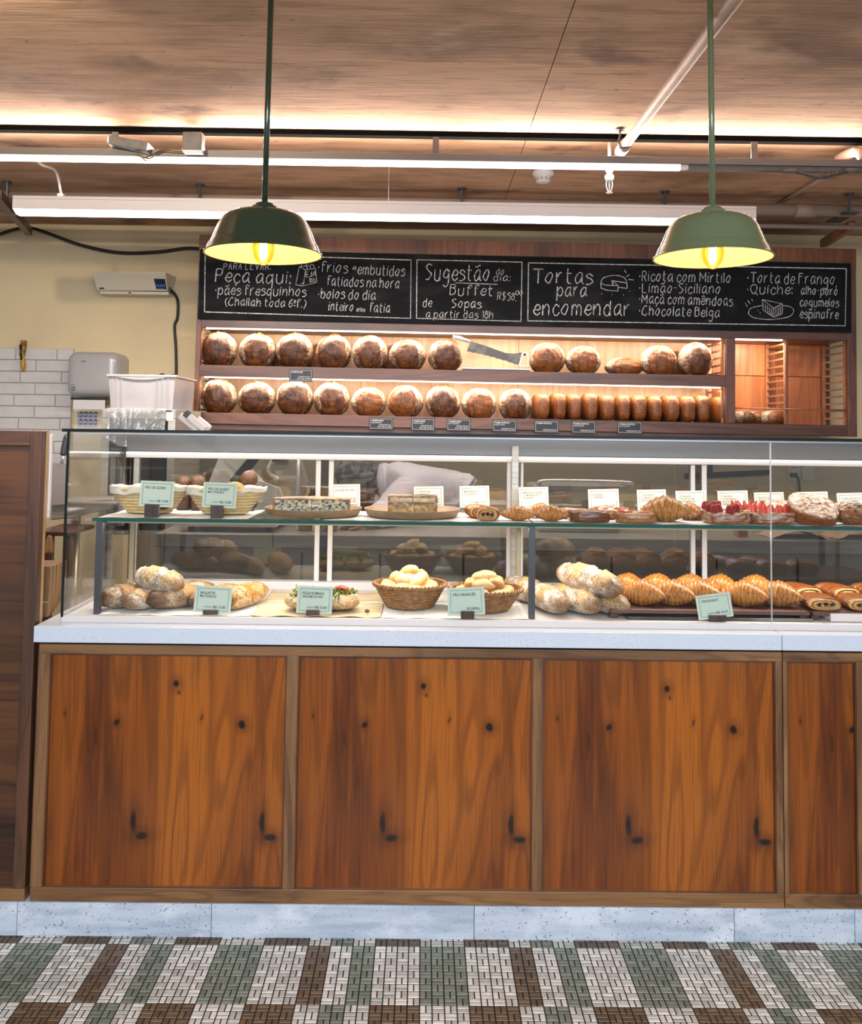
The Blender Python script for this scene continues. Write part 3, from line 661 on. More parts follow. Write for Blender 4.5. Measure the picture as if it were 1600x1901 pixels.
def draw(name, lines, w=.0038):
    mb = MB()
    for l in lines: ribbon(mb, [bp(*p) for p in l] , w, bput, .5)
    return obj(name, mb, M['chalk'], cb, local=True)
def rect(tl,tr,br,bl): return [[tl,tr],[tr,br],[br,bl],[bl,tl]]
draw('chalk_frame', rect((381,470.5),(763,482.7),(762,591),(379.5,579)), .0045)
draw('chalk_frame', rect((774,482.3),(969,486.6),(967,596.5),(773,591)), .0045)
draw('chalk_frame', rect((981,488),(1571,498.8),(1569,604.8),(979.6,595.6)), .0045)
draw('chalk_underline', [[(844,525),(924,528)]], .0035)
c_ = lambda x,y,ox=350,oy=450,s=2.54: (ox+x/s, oy+y/s)
draw('chalk_bag_drawing', [[c_(*p) for p in l] for l in ([(522,115),(505,200)],[(505,200),(540,205)],[(540,205),(605,188)],[(605,188),(598,122)],[(598,122),(552,130)],[(552,130),(522,115)],[(552,130),(540,205)],[(530,118),(535,96),(552,96),(560,126)],[(575,126),(575,105),(590,108),(592,122)],[(522,115),(575,108)])]+[[c_(*p) for p in l] for l in ([(552,140),(555,165)],[(552,140),(565,138)],[(554,152),(564,150)],[(555,165),(567,162)],[(580,138),(578,160),(570,160)],[(585,160),(592,135)],[(592,135),(599,158)],[(570,170),(572,188)],[(570,170),(582,172),(572,179),(584,184),(572,188)],[(590,170),(586,178),(592,186),(598,177),(590,170)],[(530,195),(548,188)])], .0028)
d_ = lambda x,y: (960+x/2.5, 450+y/2.5)
draw('chalk_cake_drawing', [[d_(*p) for p in l] for l in ([(388,185),(400,165),(445,153),(490,160),(508,180),(505,188)],[(388,185),(405,197),(440,200),(468,200)],[(388,185),(389,212)],[(389,212),(420,222),(468,226)],[(468,226),(468,200)],[(468,200),(438,177)],[(438,177),(505,188)],[(508,180),(511,214)],[(511,214),(470,208)],[(440,182),(445,200)],[(498,128),(505,142)],[(505,160),(520,150)],[(517,172),(542,175)],[(390,236),(392,240)],[(440,240),(442,243)],[(492,242),(494,246)],[(520,226),(524,228)])], .0036)
draw('chalk_slice_drawing', [[d_(*p) for p in l] for l in ([(1072,330),(1085,305),(1140,292)],[(1230,292),(1270,300),(1283,320),(1260,345),(1180,358),(1100,350),(1072,330)],[(1138,265),(1190,305)],[(1138,265),(1230,285)],[(1230,285),(1190,305)],[(1138,265),(1142,315)],[(1142,315),(1192,347)],[(1192,347),(1190,305)],[(1192,347),(1230,330)],[(1230,330),(1230,285)],[(1150,285),(1153,318)],[(1160,292),(1163,325)],[(1170,300),(1173,332)],[(1180,305),(1183,340)],[(1200,305),(1201,340)],[(1210,300),(1211,336)],[(1220,295),(1221,332)],[(1057,280),(1068,298)],[(1070,268),(1080,286)],[(1088,262),(1092,274)],[(1115,315),(1120,318)],[(1125,325),(1130,328)])], .0034)
# ------------------------------------------------------------------ loaves
def cubesphere(n):
    bm = bmesh.new(); bmesh.ops.create_cube(bm, size=2); 
    bmesh.ops.subdivide_edges(bm, edges=bm.edges, cuts=n, use_grid_fill=True)
    vs = []
    for v in bm.verts:
        x,y,z = v.co; vs.append(Vector((x*math.sqrt(1-y*y/2-z*z/2+y*y*z*z/3), y*math.sqrt(1-z*z/2-x*x/2+z*z*x*x/3), z*math.sqrt(1-x*x/2-y*y/2+x*x*y*y/3))))
    fs = [tuple(v.index for v in f.verts) for f in bm.faces]; bm.free(); return vs, fs
CS = {n: cubesphere(n) for n in (5,10,22,30)}
def blob(n, fn):
    vs, fs = CS[n]; out = []; cs = []
    for d in vs:
        p, c = fn(d); out.append(tuple(p)); cs.append(tuple(c))
    mb = MB(); mb.add(out, fs, cs); return mb
def boule(seed, dark=1.0, ex=.66, ez=.95, crust=1.0, off=0.0):
    def fn(d):
        x,y,z = d
        e = ((x-off)/(ex+.07))**2+((z+.02)/ez)**2 + .18*nz(x*2.2,0,z*2.2,seed)
        m = sstep(1.03,.97,e) if y < .15 else 0
        lip = math.exp(-((e-1.0)/.07)**2)*(1 if y < .15 else 0)
        side = 1 if (x-off) > 0 else -.5
        r = 1+.035*nz(x*1.7,y*1.7,z*1.7,seed)+.012*nz(x*6,y*6,z*6,seed)
        r += m*(.035+.030*nz(x*5,y*3,z*4,seed+3)+.014*nz(x*14,y*9,z*12,seed+4)) + lip*(.065*side-.01)-.035*math.exp(-((e-1.16)/.06)**2)*(y < .15)
        # a second tear running down the open face
        cr = math.exp(-((x-off-.10*math.sin(z*3+seed)-.30*math.sin(seed*2.3))/.03)**2)*m*sstep(.9,.3,abs(z))*.8; r -= .035*cr
        q = .5+.5*nz(x*3.2,y*3,z*3.2,seed+9); q2 = .5+.5*nz(x*12,y*5,z*3.5,seed+5)
        ring = .5+.5*math.sin((1-e)*14+2*nz(x*3,0,z*3,seed+6))
        cr_c = mixc((.075,.026,.007),(.38,.165,.042), min(1,max(0,(q*.8+q2*.45+ring*.18-.35)*dark)))
        cr_c = mixc(cr_c,(.42,.19,.05), max(0,crust-1)*(.4+.6*q2))
        fl = max(0,min(1, .30+1.0*(.5+.5*nz(x*9,y*9,z*9,seed+2))-.30 +.40*nz(x*2.5,y*2.5,z*2.5,seed+1)+.35*(z)+.25*abs(x)))
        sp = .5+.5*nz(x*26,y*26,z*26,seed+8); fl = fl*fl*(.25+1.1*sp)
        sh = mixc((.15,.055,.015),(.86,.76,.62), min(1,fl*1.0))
        c = mixc(sh, cr_c, m); c = mixc(c, (.05,.02,.008), .75*math.exp(-((e-1.12)/.035)**2)*(y < .15)*(.3+.7*sp)); c = mixc(c, (.33,.14,.04), lip*.5*(.4+q2)); c = mixc(c,(.03,.010,.004), cr*.7+lip*max(0,-side)*.8)  # dark line just outside the lip puts its shadow into the colour
        X = Vector((x*.100, y*.088, z*.103))*r; X.z = max(X.z, -.092)
        return X+Vector((0,0,.092)), c
    return mesh('loaf', blob(30, fn), M['bread'], smooth=True)
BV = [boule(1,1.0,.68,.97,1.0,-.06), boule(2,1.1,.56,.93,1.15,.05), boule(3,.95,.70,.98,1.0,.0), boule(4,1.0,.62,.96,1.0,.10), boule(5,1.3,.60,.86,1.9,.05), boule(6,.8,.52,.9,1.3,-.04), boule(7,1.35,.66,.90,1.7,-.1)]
def place_loaf(px, pb, v, sc, d, label, group, row, rz=0, tilt=0):
    p = U(px, 680, d); z = (zs1-.004) if row == 0 else (zb1-.006)
    o = inst('country_loaf', BV[v], None, UW((p.x, d, z+.0015)), (tilt,AU,rz), sc)
    tag(o, label, 'bread', group); return o
g0 = 'round country loaves on the upper shelf'; g1 = 'round country loaves on the lower shelf'
top = [(405,0,(1.0,1,.98),'first round loaf from the left on the upper shelf, broad dark crust'),(477,1,(1,1,.96),'second round loaf from the left on the upper shelf, narrow dark tear'),(546,0,(.99,1,1.0),'third round loaf from the left on the upper shelf'),
 (619,2,(.95,1,.98),'fourth round loaf from the left on the upper shelf'),(686,5,(.96,1,.97),'fifth round loaf from the left on the upper shelf, tall seam'),(756,5,(1,1,.87),'sixth round loaf from the left on the upper shelf, charred blistered face'),(826,3,(.95,1,.90),'floury round loaf left of the bread knife on the upper shelf'),
 (1015,6,(1,1,.87),'big round loaf right of the bread knife on the upper shelf'),(1082,4,(.95,1,.80),'golden round loaf second right of the bread knife'),(1222,4,(.98,1,.86),'golden round loaf beside the low flat loaf on the upper shelf'),(1290,5,(.93,1,.97),'floury round loaf at the right end of the upper shelf')]
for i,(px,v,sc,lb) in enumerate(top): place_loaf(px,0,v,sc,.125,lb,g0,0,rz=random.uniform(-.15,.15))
for px,lb in ((522,'pale loaf standing behind between second and third loaf of the upper shelf'),(589,'pale loaf standing behind between third and fourth loaf of the upper shelf'),(726,'pale loaf half hidden behind fifth and sixth loaf of the upper shelf'),(1253,'pale loaf half hidden behind the last two loaves of the upper shelf')):
    place_loaf(px,0,4,(.70,.5,.78),.275,lb,'loaves in the back row of the upper shelf',0)
o = place_loaf(1158,0,4,(1.05,.85,.52),.16,'low flat loaf lying between two round loaves on the upper shelf',g0,0)
bot = [(408,3,(.98,1,.97),'first round loaf from the left on the lower shelf'),(479,0,(1,1,.92),'second round loaf from the left on the lower shelf'),(549,2,(1,1,.98),'dark broad-faced loaf right behind the hanging black price tag, lower shelf'),(617,1,(.98,1,.95),'fourth round loaf from the left on the lower shelf, white rim'),(686,4,(.94,1,.82),'golden loaf fifth from the left on the lower shelf'),
 (754,6,(.96,1,.90),'sixth round loaf from the left on the lower shelf'),(823,3,(.96,1,.92),'seventh round loaf from the left on the lower shelf, wide dark oval'),(890,4,(.94,1,.86),'golden blistered loaf eighth from the left on the lower shelf'),(957,5,(.90,1,.86),'dark round loaf next to the tin loaves on the lower shelf')]
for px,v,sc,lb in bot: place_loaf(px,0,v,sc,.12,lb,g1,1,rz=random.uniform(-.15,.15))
def tin(seed):
    def fn(d):
        x,y,z = d; n = 5
        def se(a): return math.copysign(abs(a)**.62, a)
        X = Vector((se(x)*.040, se(y)*.12, se(z)*.074)); X.x *= 1+.10*z
        face = sstep(.1,-.5,y); e = (x/.62)**2+((z+.05)/.8)**2
        lipp = math.exp(-((e-.95)/.2)**2)*face; k = 1+.03*nz(x*3,y*3,z*3,seed)+.02*nz(x*9,y*9,z*9,seed); X *= k; X.y -= .006*lipp
        q = .5+.5*nz(x*4,y*3,z*5,seed); q2 = .5+.5*nz(x*15,y*12,z*15,seed+1)
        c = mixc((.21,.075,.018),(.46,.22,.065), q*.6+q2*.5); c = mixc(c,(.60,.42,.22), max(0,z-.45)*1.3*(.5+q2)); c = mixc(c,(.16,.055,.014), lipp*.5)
        return X+Vector((0,0,.072)), c
    return mesh('tin_loaf', blob(10, fn), M['bread'], smooth=True)
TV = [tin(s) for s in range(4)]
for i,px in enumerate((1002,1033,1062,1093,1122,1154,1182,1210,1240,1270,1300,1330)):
    p = U(px,760,.15); o = inst('tin_loaf', TV[i%4], None, UW((p.x,.150,zb1-.0045)), (0,AU+random.uniform(-.02,.02),random.uniform(-.1,.1)), (random.uniform(.86,1.0),1,random.uniform(.97,1.04)))
    od = ['leftmost','second','third','fourth','fifth','sixth','seventh','eighth','ninth','tenth','eleventh','rightmost'][i]
    tag(o, f'{od} of the upright tin loaves on the lower shelf' if i in (0,11) else f'{od} upright tin loaf from the left on the lower shelf', 'bread', 'tin loaves on the lower shelf')
for i,(px,s_,lb) in enumerate(((1376,.5,'flour-dusted dark loaf nearest the divider in the small right bay'),(1403,.5,'dark loaf in the middle of the small right bay'),(1428,.52,'dark loaf at the right of the three in the small bay'))):
    p = U(px,770,.12); o = inst('small_loaf', BV[6 if i else 5], None, UW((p.x,.10+.05*(i%2),zb1-.009)), (0,AU,.4), (.62,.8,s_-.1)); tag(o, lb, 'bread', 'dark loaves in the small right bay')
# ------------------------------------------------------------------ bread knife on its board
kb = thing('knife_board','dark wooden cutting board under the hinged bread knife on the upper shelf','board',UW((U(935,690,.1).x,.10,zs1-.003)),rot=(0,AU,0),local=True)
L0, L1 = U(858,690,.08).x-U(935,690,.1).x, U(982,690,.08).x-U(935,690,.1).x
mb = MB(); mb.box((L0,-.06,0),(L1,.06,.014)); obj('board', mb, M['walnut_h'], kb, bevel=.002, local=True)
mb = MB(); mb.box((L0,-.064,.0142),(L1,-.05,.019)); obj('metal_edge', mb, M['alu'], kb, local=True)
kn = thing('bread_knife','large serrated bread knife hinged to a board between loaves on the upper shelf','knife',UW((U(935,690,.1).x,.10,zs1+.012)),rot=(0,AU,0),local=True)
def kp(px,py): v = U(px,py,.06); return (v.x-U(935,690,.1).x, v.z-(zs1+.012)+.003)
e_ = lambda x,y: kp(840+x/5.714, 600+y/5.714)
upper = [e_(190,200),(e_(330,240)),e_(480,295),e_(560,322),e_(650,330),e_(735,318)]
lower = [e_(700,447)]
for k in range(18):
    t = k/17; x = 690-540*t; y = 447-145*t-12*math.sin(t*math.pi); lower.append(e_(x, y+(6 if k%2 else 0)))
mb = MB(); mb.prism(upper+lower, -.050, -.0465); obj('blade', mb, mat('worn_blade',(.075,.062,.055),.45,.1,layers=(((20,20,20),3,.45,.65,(.14,.12,.10)),)), kn, local=True)
mb = MB(); P = [e_(0,150),e_(90,172),e_(185,205)]; mb.tube([(a,-.048,b) for a,b in P],[.011,.010,.007],10); obj('handle', mb, M['alu'], kn, smooth=True, local=True)
mb = MB(); br = [e_(705,462),e_(735,335),e_(760,318),e_(785,330),e_(797,360),e_(797,462)]
for a,b in zip(br, br[1:]): mb.beam((a[0],-.056,a[1]),(b[0],-.056,b[1]),.006,.010,up=(0,1,0))
mb.beam((br[0][0],-.056,br[0][1]),(br[-1][0],-.056,br[-1][1]),.006,.008,up=(0,1,0)); obj('hinge_bracket', mb, M['alu'], kn, bevel=.001, local=True)
mb = MB(); q = e_(762,342); mb.tube([(q[0],-.062,q[1]),(q[0],-.045,q[1])],.006,10); obj('hinge_pin', mb, M['black'], kn, smooth=True, local=True)
# ------------------------------------------------------------------ black price tags
def ktag(x0,y0,x1,y1,lines,label):
    a = U(x0,y1,-.004); b = U(x1,y0,-.004); w = b.x-a.x; h = b.z-a.z
    t = thing('price_tag', label, 'price tag', UW((a.x,-.004,a.z)), 'black price tags on the shelf edges', rot=(0,AU,0), local=True)
    mb = MB(); mb.box((0,0,0),(w,.003,h)); obj('card', mb, M['card_k'], t, local=True)
    mb = MB(); k = .006
    for p,q in (((k,k),(w-k,k)),((w-k,k),(w-k,h-k)),((w-k,h-k),(k,h-k)),((k,h-k),(k,k))): ribbon(mb, [p,q], .0012, lambda x,z:(x,-.0006,z))
    put_text(mb, lines[0], .011, h-.019, .0085, -.0006, width=w*(.62 if len(lines[0])>9 else .5), bold=True)
    if lines[1]: put_text(mb, lines[1], .011, h-.029, .007, -.0006, width=w*.42)
    put_text(mb, lines[2], w-.012, .011, .008, -.0006, width=w*.55, align='R')
    if len(lines) > 3: put_text(mb, lines[3], w-.012, .022, .007, -.0006, width=w*.5, align='R')
    obj('lettering', mb, M['ink_w'], t, local=True)
ktag(536,686,580,708,('CAMPAGNE','','KG R$ 29,00','UNIDADE R$ 42,00'),'black price tag hanging from the upper shelf edge, reading CAMPAGNE')
ktag(685,776,730,797,('CAMPAGNE','GERGELIM','KG R$ 31,00','UNIDADE R$ 36,50'),'leftmost black price tag on the bottom rail, reading CAMPAGNE GERGELIM')
ktag(763,777,807,799,('CAMPAGNE','NOZES & FIGOS','KG R$ 39,50','UNIDADE R$ 39,00'),'black price tag reading CAMPAGNE NOZES & FIGOS on the bottom rail')
ktag(829,778,874,799.5,('CAMPAGNE','MULTIGR\u00c3OS','KG R$ 38,50','UNIDADE R$ 33,50'),'black price tag reading CAMPAGNE MULTIGRAOS on the bottom rail')
ktag(914,780,959,801,('FORMA R\u00daSTICO','NOZES & FIGOS','UNIDADE R$ 29,00'),'black price tag reading FORMA RUSTICO NOZES & FIGOS on the bottom rail')
ktag(992,781,1037,803,('FORMA R\u00daSTICO','','UNIDADE R$ 29,80'),'black price tag reading only FORMA RUSTICO on the bottom rail')
ktag(1061,782,1106,804,('FORMA R\u00daSTICO','GERGELIM','UNIDADE R$ 32,50'),'black price tag reading FORMA RUSTICO GERGELIM on the bottom rail')
ktag(1146,783,1192,805,('FORMA R\u00daSTICO','MULTIGR\u00c3OS','UNIDADE R$ 31,00'),'rightmost black price tag, reading FORMA RUSTICO MULTIGRAOS')
# ------------------------------------------------------------------ goods in the glass case
ZS = zs+.0030; ZDK = .9262
def XS(px, Y, py=955): return W(px, py, Y).x
def XD(px, Y, py=1130): return W(px, py, Y).x
def at(o, x, y, z, rz=0, sc=(1,1,1), rx=0, ry=0):
    o.location = (x,y,z); o.rotation_euler = (rx,ry,rz); o.scale = sc; return o
# --- price signs
def sign(box, blk, Y, lines, price, m, label, zb, roll=-.03, lean=-.10, yaw=0):
    x0,y0,x1,y1 = box; a = W(x0,(y0+y1)/2,Y); b = W(x1,(y0+y1)/2,Y); w = b.x-a.x; zt_ = W((x0+x1)/2,y0,Y).z; zb_ = W((x0+x1)/2,y1,Y).z; h = zt_-zb_
    xc = (a.x+b.x)/2
    t = thing('price_sign', label, 'price sign', (xc,Y,zb), 'price signs in the display case', rot=(0,0,yaw), local=True)
    R_ = Matrix.Translation((0,0,zb_-zb)) @ Matrix.Rotation(roll,4,'Y') @ Matrix.Rotation(lean,4,'X')
    def tr_(mb): mb.v = [tuple(R_ @ Vector(v)) for v in mb.v]; return mb
    mb = MB(); mb.box((-w/2,0,0),(w/2,.0014,h)); obj('card', tr_(mb), M['card_'+m], t, local=True)
    mb = MB(); k = w*.085; kz = h*.10
    for p,q in (((-w/2+k,kz),(w/2-k,kz)),((w/2-k,kz),(w/2-k,h-kz)),((w/2-k,h-kz),(-w/2+k,h-kz)),((-w/2+k,h-kz),(-w/2+k,kz))): ribbon(mb,[p,q],.0009,lambda x,z:(x,-.0005,z))
    obj('border', tr_(mb), M['ink'], t, local=True)
    mb = MB(); z = h-kz*2.1
    hh = h*.095
    for i,(s_,wd) in enumerate(lines):
        z -= hh*(1.0 if i == 0 else 1.25); put_text(mb, s_, -w/2+k*1.7, z, hh if i == 0 else hh*.92, -.0005, width=w*wd, bold=True)
    obj('lettering', tr_(mb), M['ink' if m=='m' else 'ink_l'], t, local=True)
    mb = MB(); zz = kz*1.9
    for j,pz in enumerate(reversed(price)):
        put_text(mb, pz, w/2-k*1.7, zz+j*hh*1.35, hh*.95, -.0005, width=w*.34 if len(pz) > 6 else w*.2, align='R', bold=True)
    put_text(mb, 'UNIDADE' if 'Kg' not in price[0] else '', w/2-k*1.9-w*.36, zz+hh*.1, hh*.5, -.0005, width=w*.20, align='R')
    obj('price', tr_(mb), M['ink' if m=='m' else 'ink_l'], t, local=True)
    c0, c1 = W(blk[0],y1,Y).x-xc, W(blk[1],y1,Y).x-xc; bh = W((x0+x1)/2,blk[2],Y).z-zb
    mb = MB(); mb.box((c0,-.012,0),(c1,.014,bh)); obj('holder_block', mb, M['block'], t, bevel=.0012, local=True)
sign((258,893,321.5,941),(270,296,936),.105,[('P\u00c3O DE QUEIJO',.62)],['R$ 10,80'],'m','mint price sign reading PAO DE QUEIJO in front of the left coiled basket',ZS,.03)
sign((375,896,438,943),(392,415,938),.105,[('P\u00c3O DE QUEIJO',.62),('MULTIGR\u00c3OS',.48)],['R$ 13,80'],'m','mint price sign reading PAO DE QUEIJO MULTIGRAOS in front of the right coiled basket',ZS,.03)
YB2 = .405
sign((614,899,669,941),(628,650,938),YB2+.012,[('QUICHE DO DIA',.66)],['R$ 35,50','51,80'],'i','ivory price sign reading QUICHE DO DIA behind the quiche',ZS)
sign((769,903,824,941),(785,806,938),YB2+.012,[('TORTA DE',.42),('FRANGO',.36)],['R$ 36,50','51,60'],'i','ivory price sign reading TORTA DE FRANGO behind the cut pie',ZS)
sign((854,902,909,942),(870,890,939),YB2,[('MINIPAIN AU',.5),('CHOCOLAT',.44)],['R$ 7,50'],'i','ivory price sign reading MINIPAIN AU CHOCOLAT',ZS)
sign((964,904,1019,944),(986,1010,941),YB2,[('MINICROISSANT',.66),('COM PRESUNTO',.62),('& QUEIJO',.36)],['R$ 8'],'i','ivory price sign reading MINICROISSANT COM PRESUNTO & QUEIJO',ZS)
sign((1093,908,1150,948),(1114,1136,943),YB2,[('DANISH',.34),('CAPRESE',.34)],['R$ 23,80'],'i','ivory price sign reading DANISH CAPRESE behind the tomato pastries',ZS)
sign((1184,909,1238,949),(1200,1222,945),YB2,[('CROISSANT',.44),('COM PRESUNTO',.62),('& QUEIJO',.36)],['R$ 23'],'i','ivory price sign reading CROISSANT COM PRESUNTO & QUEIJO',ZS)
sign((1256,911,1313,951),(1278,1298,947),YB2,[('DANISH',.34),('DE PISTACHE',.46),('& FRAMBOESA',.5)],['R$ 29,50'],'i','ivory price sign reading DANISH DE PISTACHE & FRAMBOESA',ZS)
sign((1334,911,1390,951),(1350,1370,947),YB2,[('DANISH',.34),('DE BAUNILHA,',.48),('MORANGO &',.46),('AM\u00caNDOAS',.42)],['R$ 29,10'],'i','ivory price sign reading DANISH DE BAUNILHA, MORANGO & AMENDOAS',ZS)
sign((1402,914,1457,953),(1418,1440,949),YB2,[('BOSTOCK',.38),('BRIOCHE COM CREME',.62),('DE AM\u00caNDOAS',.5)],['R$ 24,60'],'i','ivory price sign reading BOSTOCK behind the strawberry pastry',ZS)
sign((1482,913,1539,953),(1500,1520,949),YB2,[('CROISSANT',.5),('DE AM\u00caNDOAS',.56)],['R$ 26,45'],'i','ivory price sign reading CROISSANT DE AMENDOAS behind the big almond toast',ZS)
sign((1556,915,1614,955),(1575,1595,951),YB2,[('CHAUSSON SO',.66),('AUX POMMES',.56),('MA\u00c7\u00c3 E CANELA',.5)],['R$ 22,00'],'i','ivory price sign reading CHAUSSON AUX POMMES at the right edge',ZS)
sign((359,1089,428,1138),(378,405,1132),.080,[('BAGUETTE',.40),('MULTIGR\u00c3OS',.44)],['R$ 15,80'],'m','mint price sign reading BAGUETTE MULTIGRAOS on the lower deck',ZDK-.0014,.05)
sign((550,1089,616,1139),(569,593,1132),.080,[('PIZZA ROMANA',.62),('(FINALIZAMOS NA HORA)',.58)],['R$ 23,60'],'m','mint price sign reading PIZZA ROMANA in front of the garnished flatbreads',ZDK-.0014,.03)
sign((832,1091,901,1142),(855.5,880,1134),.054,[('P\u00c3O FRANC\u00caS',.62)],['R$ 24,80/Kg'],'m','mint price sign reading PAO FRANCES in front of the right wicker basket',ZDK-.0014,-.05)
sign((1297,1103,1362,1148),(1315,1347,1142),.066,[('CROISSANT',.50)],['R$ 14,30'],'m','pale price sign reading CROISSANT in front of the row of croissants',ZDK-.0014,-.13)
# --- generic crusty shapes
def long_loaf(seed, L, R, kind):
    def fn(u, v):
        t = 2*u-1; a = 2*math.pi*v; env = max(0,1-abs(t)**2.6)**.5 if abs(t) < 1 else 0; env = max(env,.02)
        up = math.sin(a); q = .5+.5*nz(t*5,math.cos(a)*2,up*2,seed); q2 = .5+.5*nz(t*18,math.cos(a)*7,up*7,seed+1); q3 = .5+.5*nz(t*40,math.cos(a)*14,up*14,seed+7)
        s = math.sin((t*2.6+.28*math.cos(a)+seed+.45*nz(t*3,math.cos(a)*2,up*2,seed+11))*math.pi); op = sstep(-.05,.45,s)*sstep(-.1,.35,up)*sstep(1.0,.82,abs(t))
        lip = math.exp(-((s-.15)/.16)**2)*sstep(0,.4,up)*sstep(1.0,.8,abs(t))
        r = R*env*(1+.05*nz(t*3,math.cos(a),up,seed+2)+.10*op*(.35+q2)+.13*lip-.03*(1-op)*q)
        zf = .86 if up < 0 else 1.0
        y = r*math.cos(a)*1.06; z = max(r*up*zf, -R*.80)
        pos = (t*L/2, y+.012*math.sin(t*2+seed)*0, z+R*.80)
        if kind == 'flour':
            b = mixc((.36,.25,.15),(.90,.84,.74), sstep(.1,.95,q*.75+q3*.45)); o = mixc((.60,.36,.12),(.88,.66,.34), q2); o = mixc(o,(.22,.10,.03), sstep(.62,.8,q3)*.8)
            c = mixc(b,o,op*(.55+.45*q)); c = mixc(c,(.34,.19,.08), sstep(.66,.98,abs(t))*.8); c = mixc(c,(.14,.07,.03), lip*.55*q2)
        elif kind == 'brown':
            b = mixc((.26,.15,.07),(.80,.70,.56), sstep(.15,1,q*.65+q3*.45)); o = mixc((.44,.24,.08),(.74,.50,.22), q2)
            c = mixc(b,o,op*.9); c = mixc(c,(.17,.075,.025), sstep(.5,.95,abs(t))*.85); c = mixc(c,(.10,.05,.02), lip*.6*q2)
        else: # seeded golden
            b = mixc((.62,.42,.20),(.86,.70,.44), q); o = mixc((.62,.30,.07),(.84,.52,.16), q2); c = mixc(b,o,op); c = mixc(c,(.07,.04,.02), sstep(.66,.74,q3)*.85); c = mixc(c,(.12,.06,.025), sstep(.72,.95,-t)*.9)
        return pos, c
    mb = MB(); mb.grid(72, 36, fn, closev=True); n = 36
    mb.f += [tuple(range(n)), tuple(reversed(range(71*n,72*n)))]; mb.mi += [0,0]
    return mesh('baguette', mb, M['bread'], smooth=True)
LF = {('flour',i): long_loaf(i+1,.30,.047,'flour') for i in range(3)}; LF.update({('brown',i): long_loaf(i+5,.27,.046,'brown') for i in range(3)}); LF['seed',0] = long_loaf(9,.27,.038,'seed')
def bag(k, x, y, z, rz, ry, sc, label, group):
    o = inst('baguette', LF[k], None); at(o, x, y, z, rz, sc, 0, ry); return tag(o, label, 'bread', group)
ga = 'rustic baguettes piled at the left'; gb = 'floury rustic baguettes at the centre'
R = math.radians
bag(('brown',0), XD(240,.17), .180, ZDK, R(30), 0, (.82,1.05,.84), 'brown rustic baguette at the far left of the pile', ga)
bag(('flour',1), XD(270,.15), .165, ZDK, R(66), 0, (.66,.86,.76), 'short dusty baguette pointing forward in the left pile', ga)
bag(('brown',2), XD(338,.20), .200, ZDK, R(52), 0, (1.0,1.08,.88), 'long rustic baguette right of the dusty short one', ga)
bag(('flour',0), XD(296,.20,1085), .180, ZDK+.050, R(-24), R(7), (.62,1.02,.86), 'floury baguette lying across the top of the left pile', ga)
bag(('seed',0), XD(452,.20), .215, ZDK, R(70), 0, (.95,1.05,1.0), 'golden seeded baguette right of its mint price sign', 'seeded baguettes by the mint sign')
bag(('seed',0), XD(392,.20), .255, ZDK-.0, R(64), 0, (1.0,.8,.8), 'seeded baguette half hidden behind its mint price sign', 'seeded baguettes by the mint sign')
# right group
bag(('flour',1), XD(1016,.20), .215, ZDK, R(-76), 0, (1.0,.90,.86), 'floury baguette right beside the dark shelf post', gb)
bag(('flour',2), XD(1064,.20), .215, ZDK, R(-68), 0, (1.05,.92,.88), 'second floury baguette right of the dark shelf post', gb)
bag(('flour',0), XD(1117,.18), .200, ZDK, R(-62), 0, (.90,.92,.80), 'lower right floury baguette under the topmost one', gb)
bag(('flour',0), XD(1092,.20,1090), .205, ZDK+.058, R(-58), R(4), (.98,1.06,.98), 'thick floury baguette on top of the pile beside the croissants', gb)
bag(('flour',1), XD(974,.34), .375, ZDK, R(-60), 0, (.75,.9,.9), 'floury baguette behind the dark shelf post', gb)
# --- soft rolls
def roll(seed, kind):
    def fn(d):
        x,y,z = d; k = 1+.05*nz(x*2,y*2,z*2,seed)
        sl = math.exp(-((y+.10*math.sin(x*3))/.10)**2)*sstep(-.1,.5,z)*sstep(1,.7,abs(x)); k -= .20*sl; ear = math.exp(-((y-.20)/.08)**2)*sstep(0,.5,z)*sstep(1,.7,abs(x)); k += .05*ear
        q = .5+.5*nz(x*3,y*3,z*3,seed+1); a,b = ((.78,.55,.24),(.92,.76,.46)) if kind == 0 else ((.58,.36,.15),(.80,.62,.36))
        c = mixc(a,b,q); c = mixc(c,(.86,.66,.36),ear*.6); c = mixc(c,(.66,.42,.16) if kind == 0 else (.42,.24,.10),sl*.8); c = mixc(c,(a[0]*.8,a[1]*.62,a[2]*.45),sstep(.45,-.5,z)*.85+sstep(.8,1,abs(x))*.15)  # lower sides painted darker for the shade between heaped rolls; ends browner
        return Vector((x*.058,y*.033,z*.029))*k+Vector((0,0,.028)), c
    return mesh('bread_roll', blob(10, fn), M['soft'], smooth=True)
RV = [roll(1,0), roll(2,0), roll(3,1), roll(4,1)]
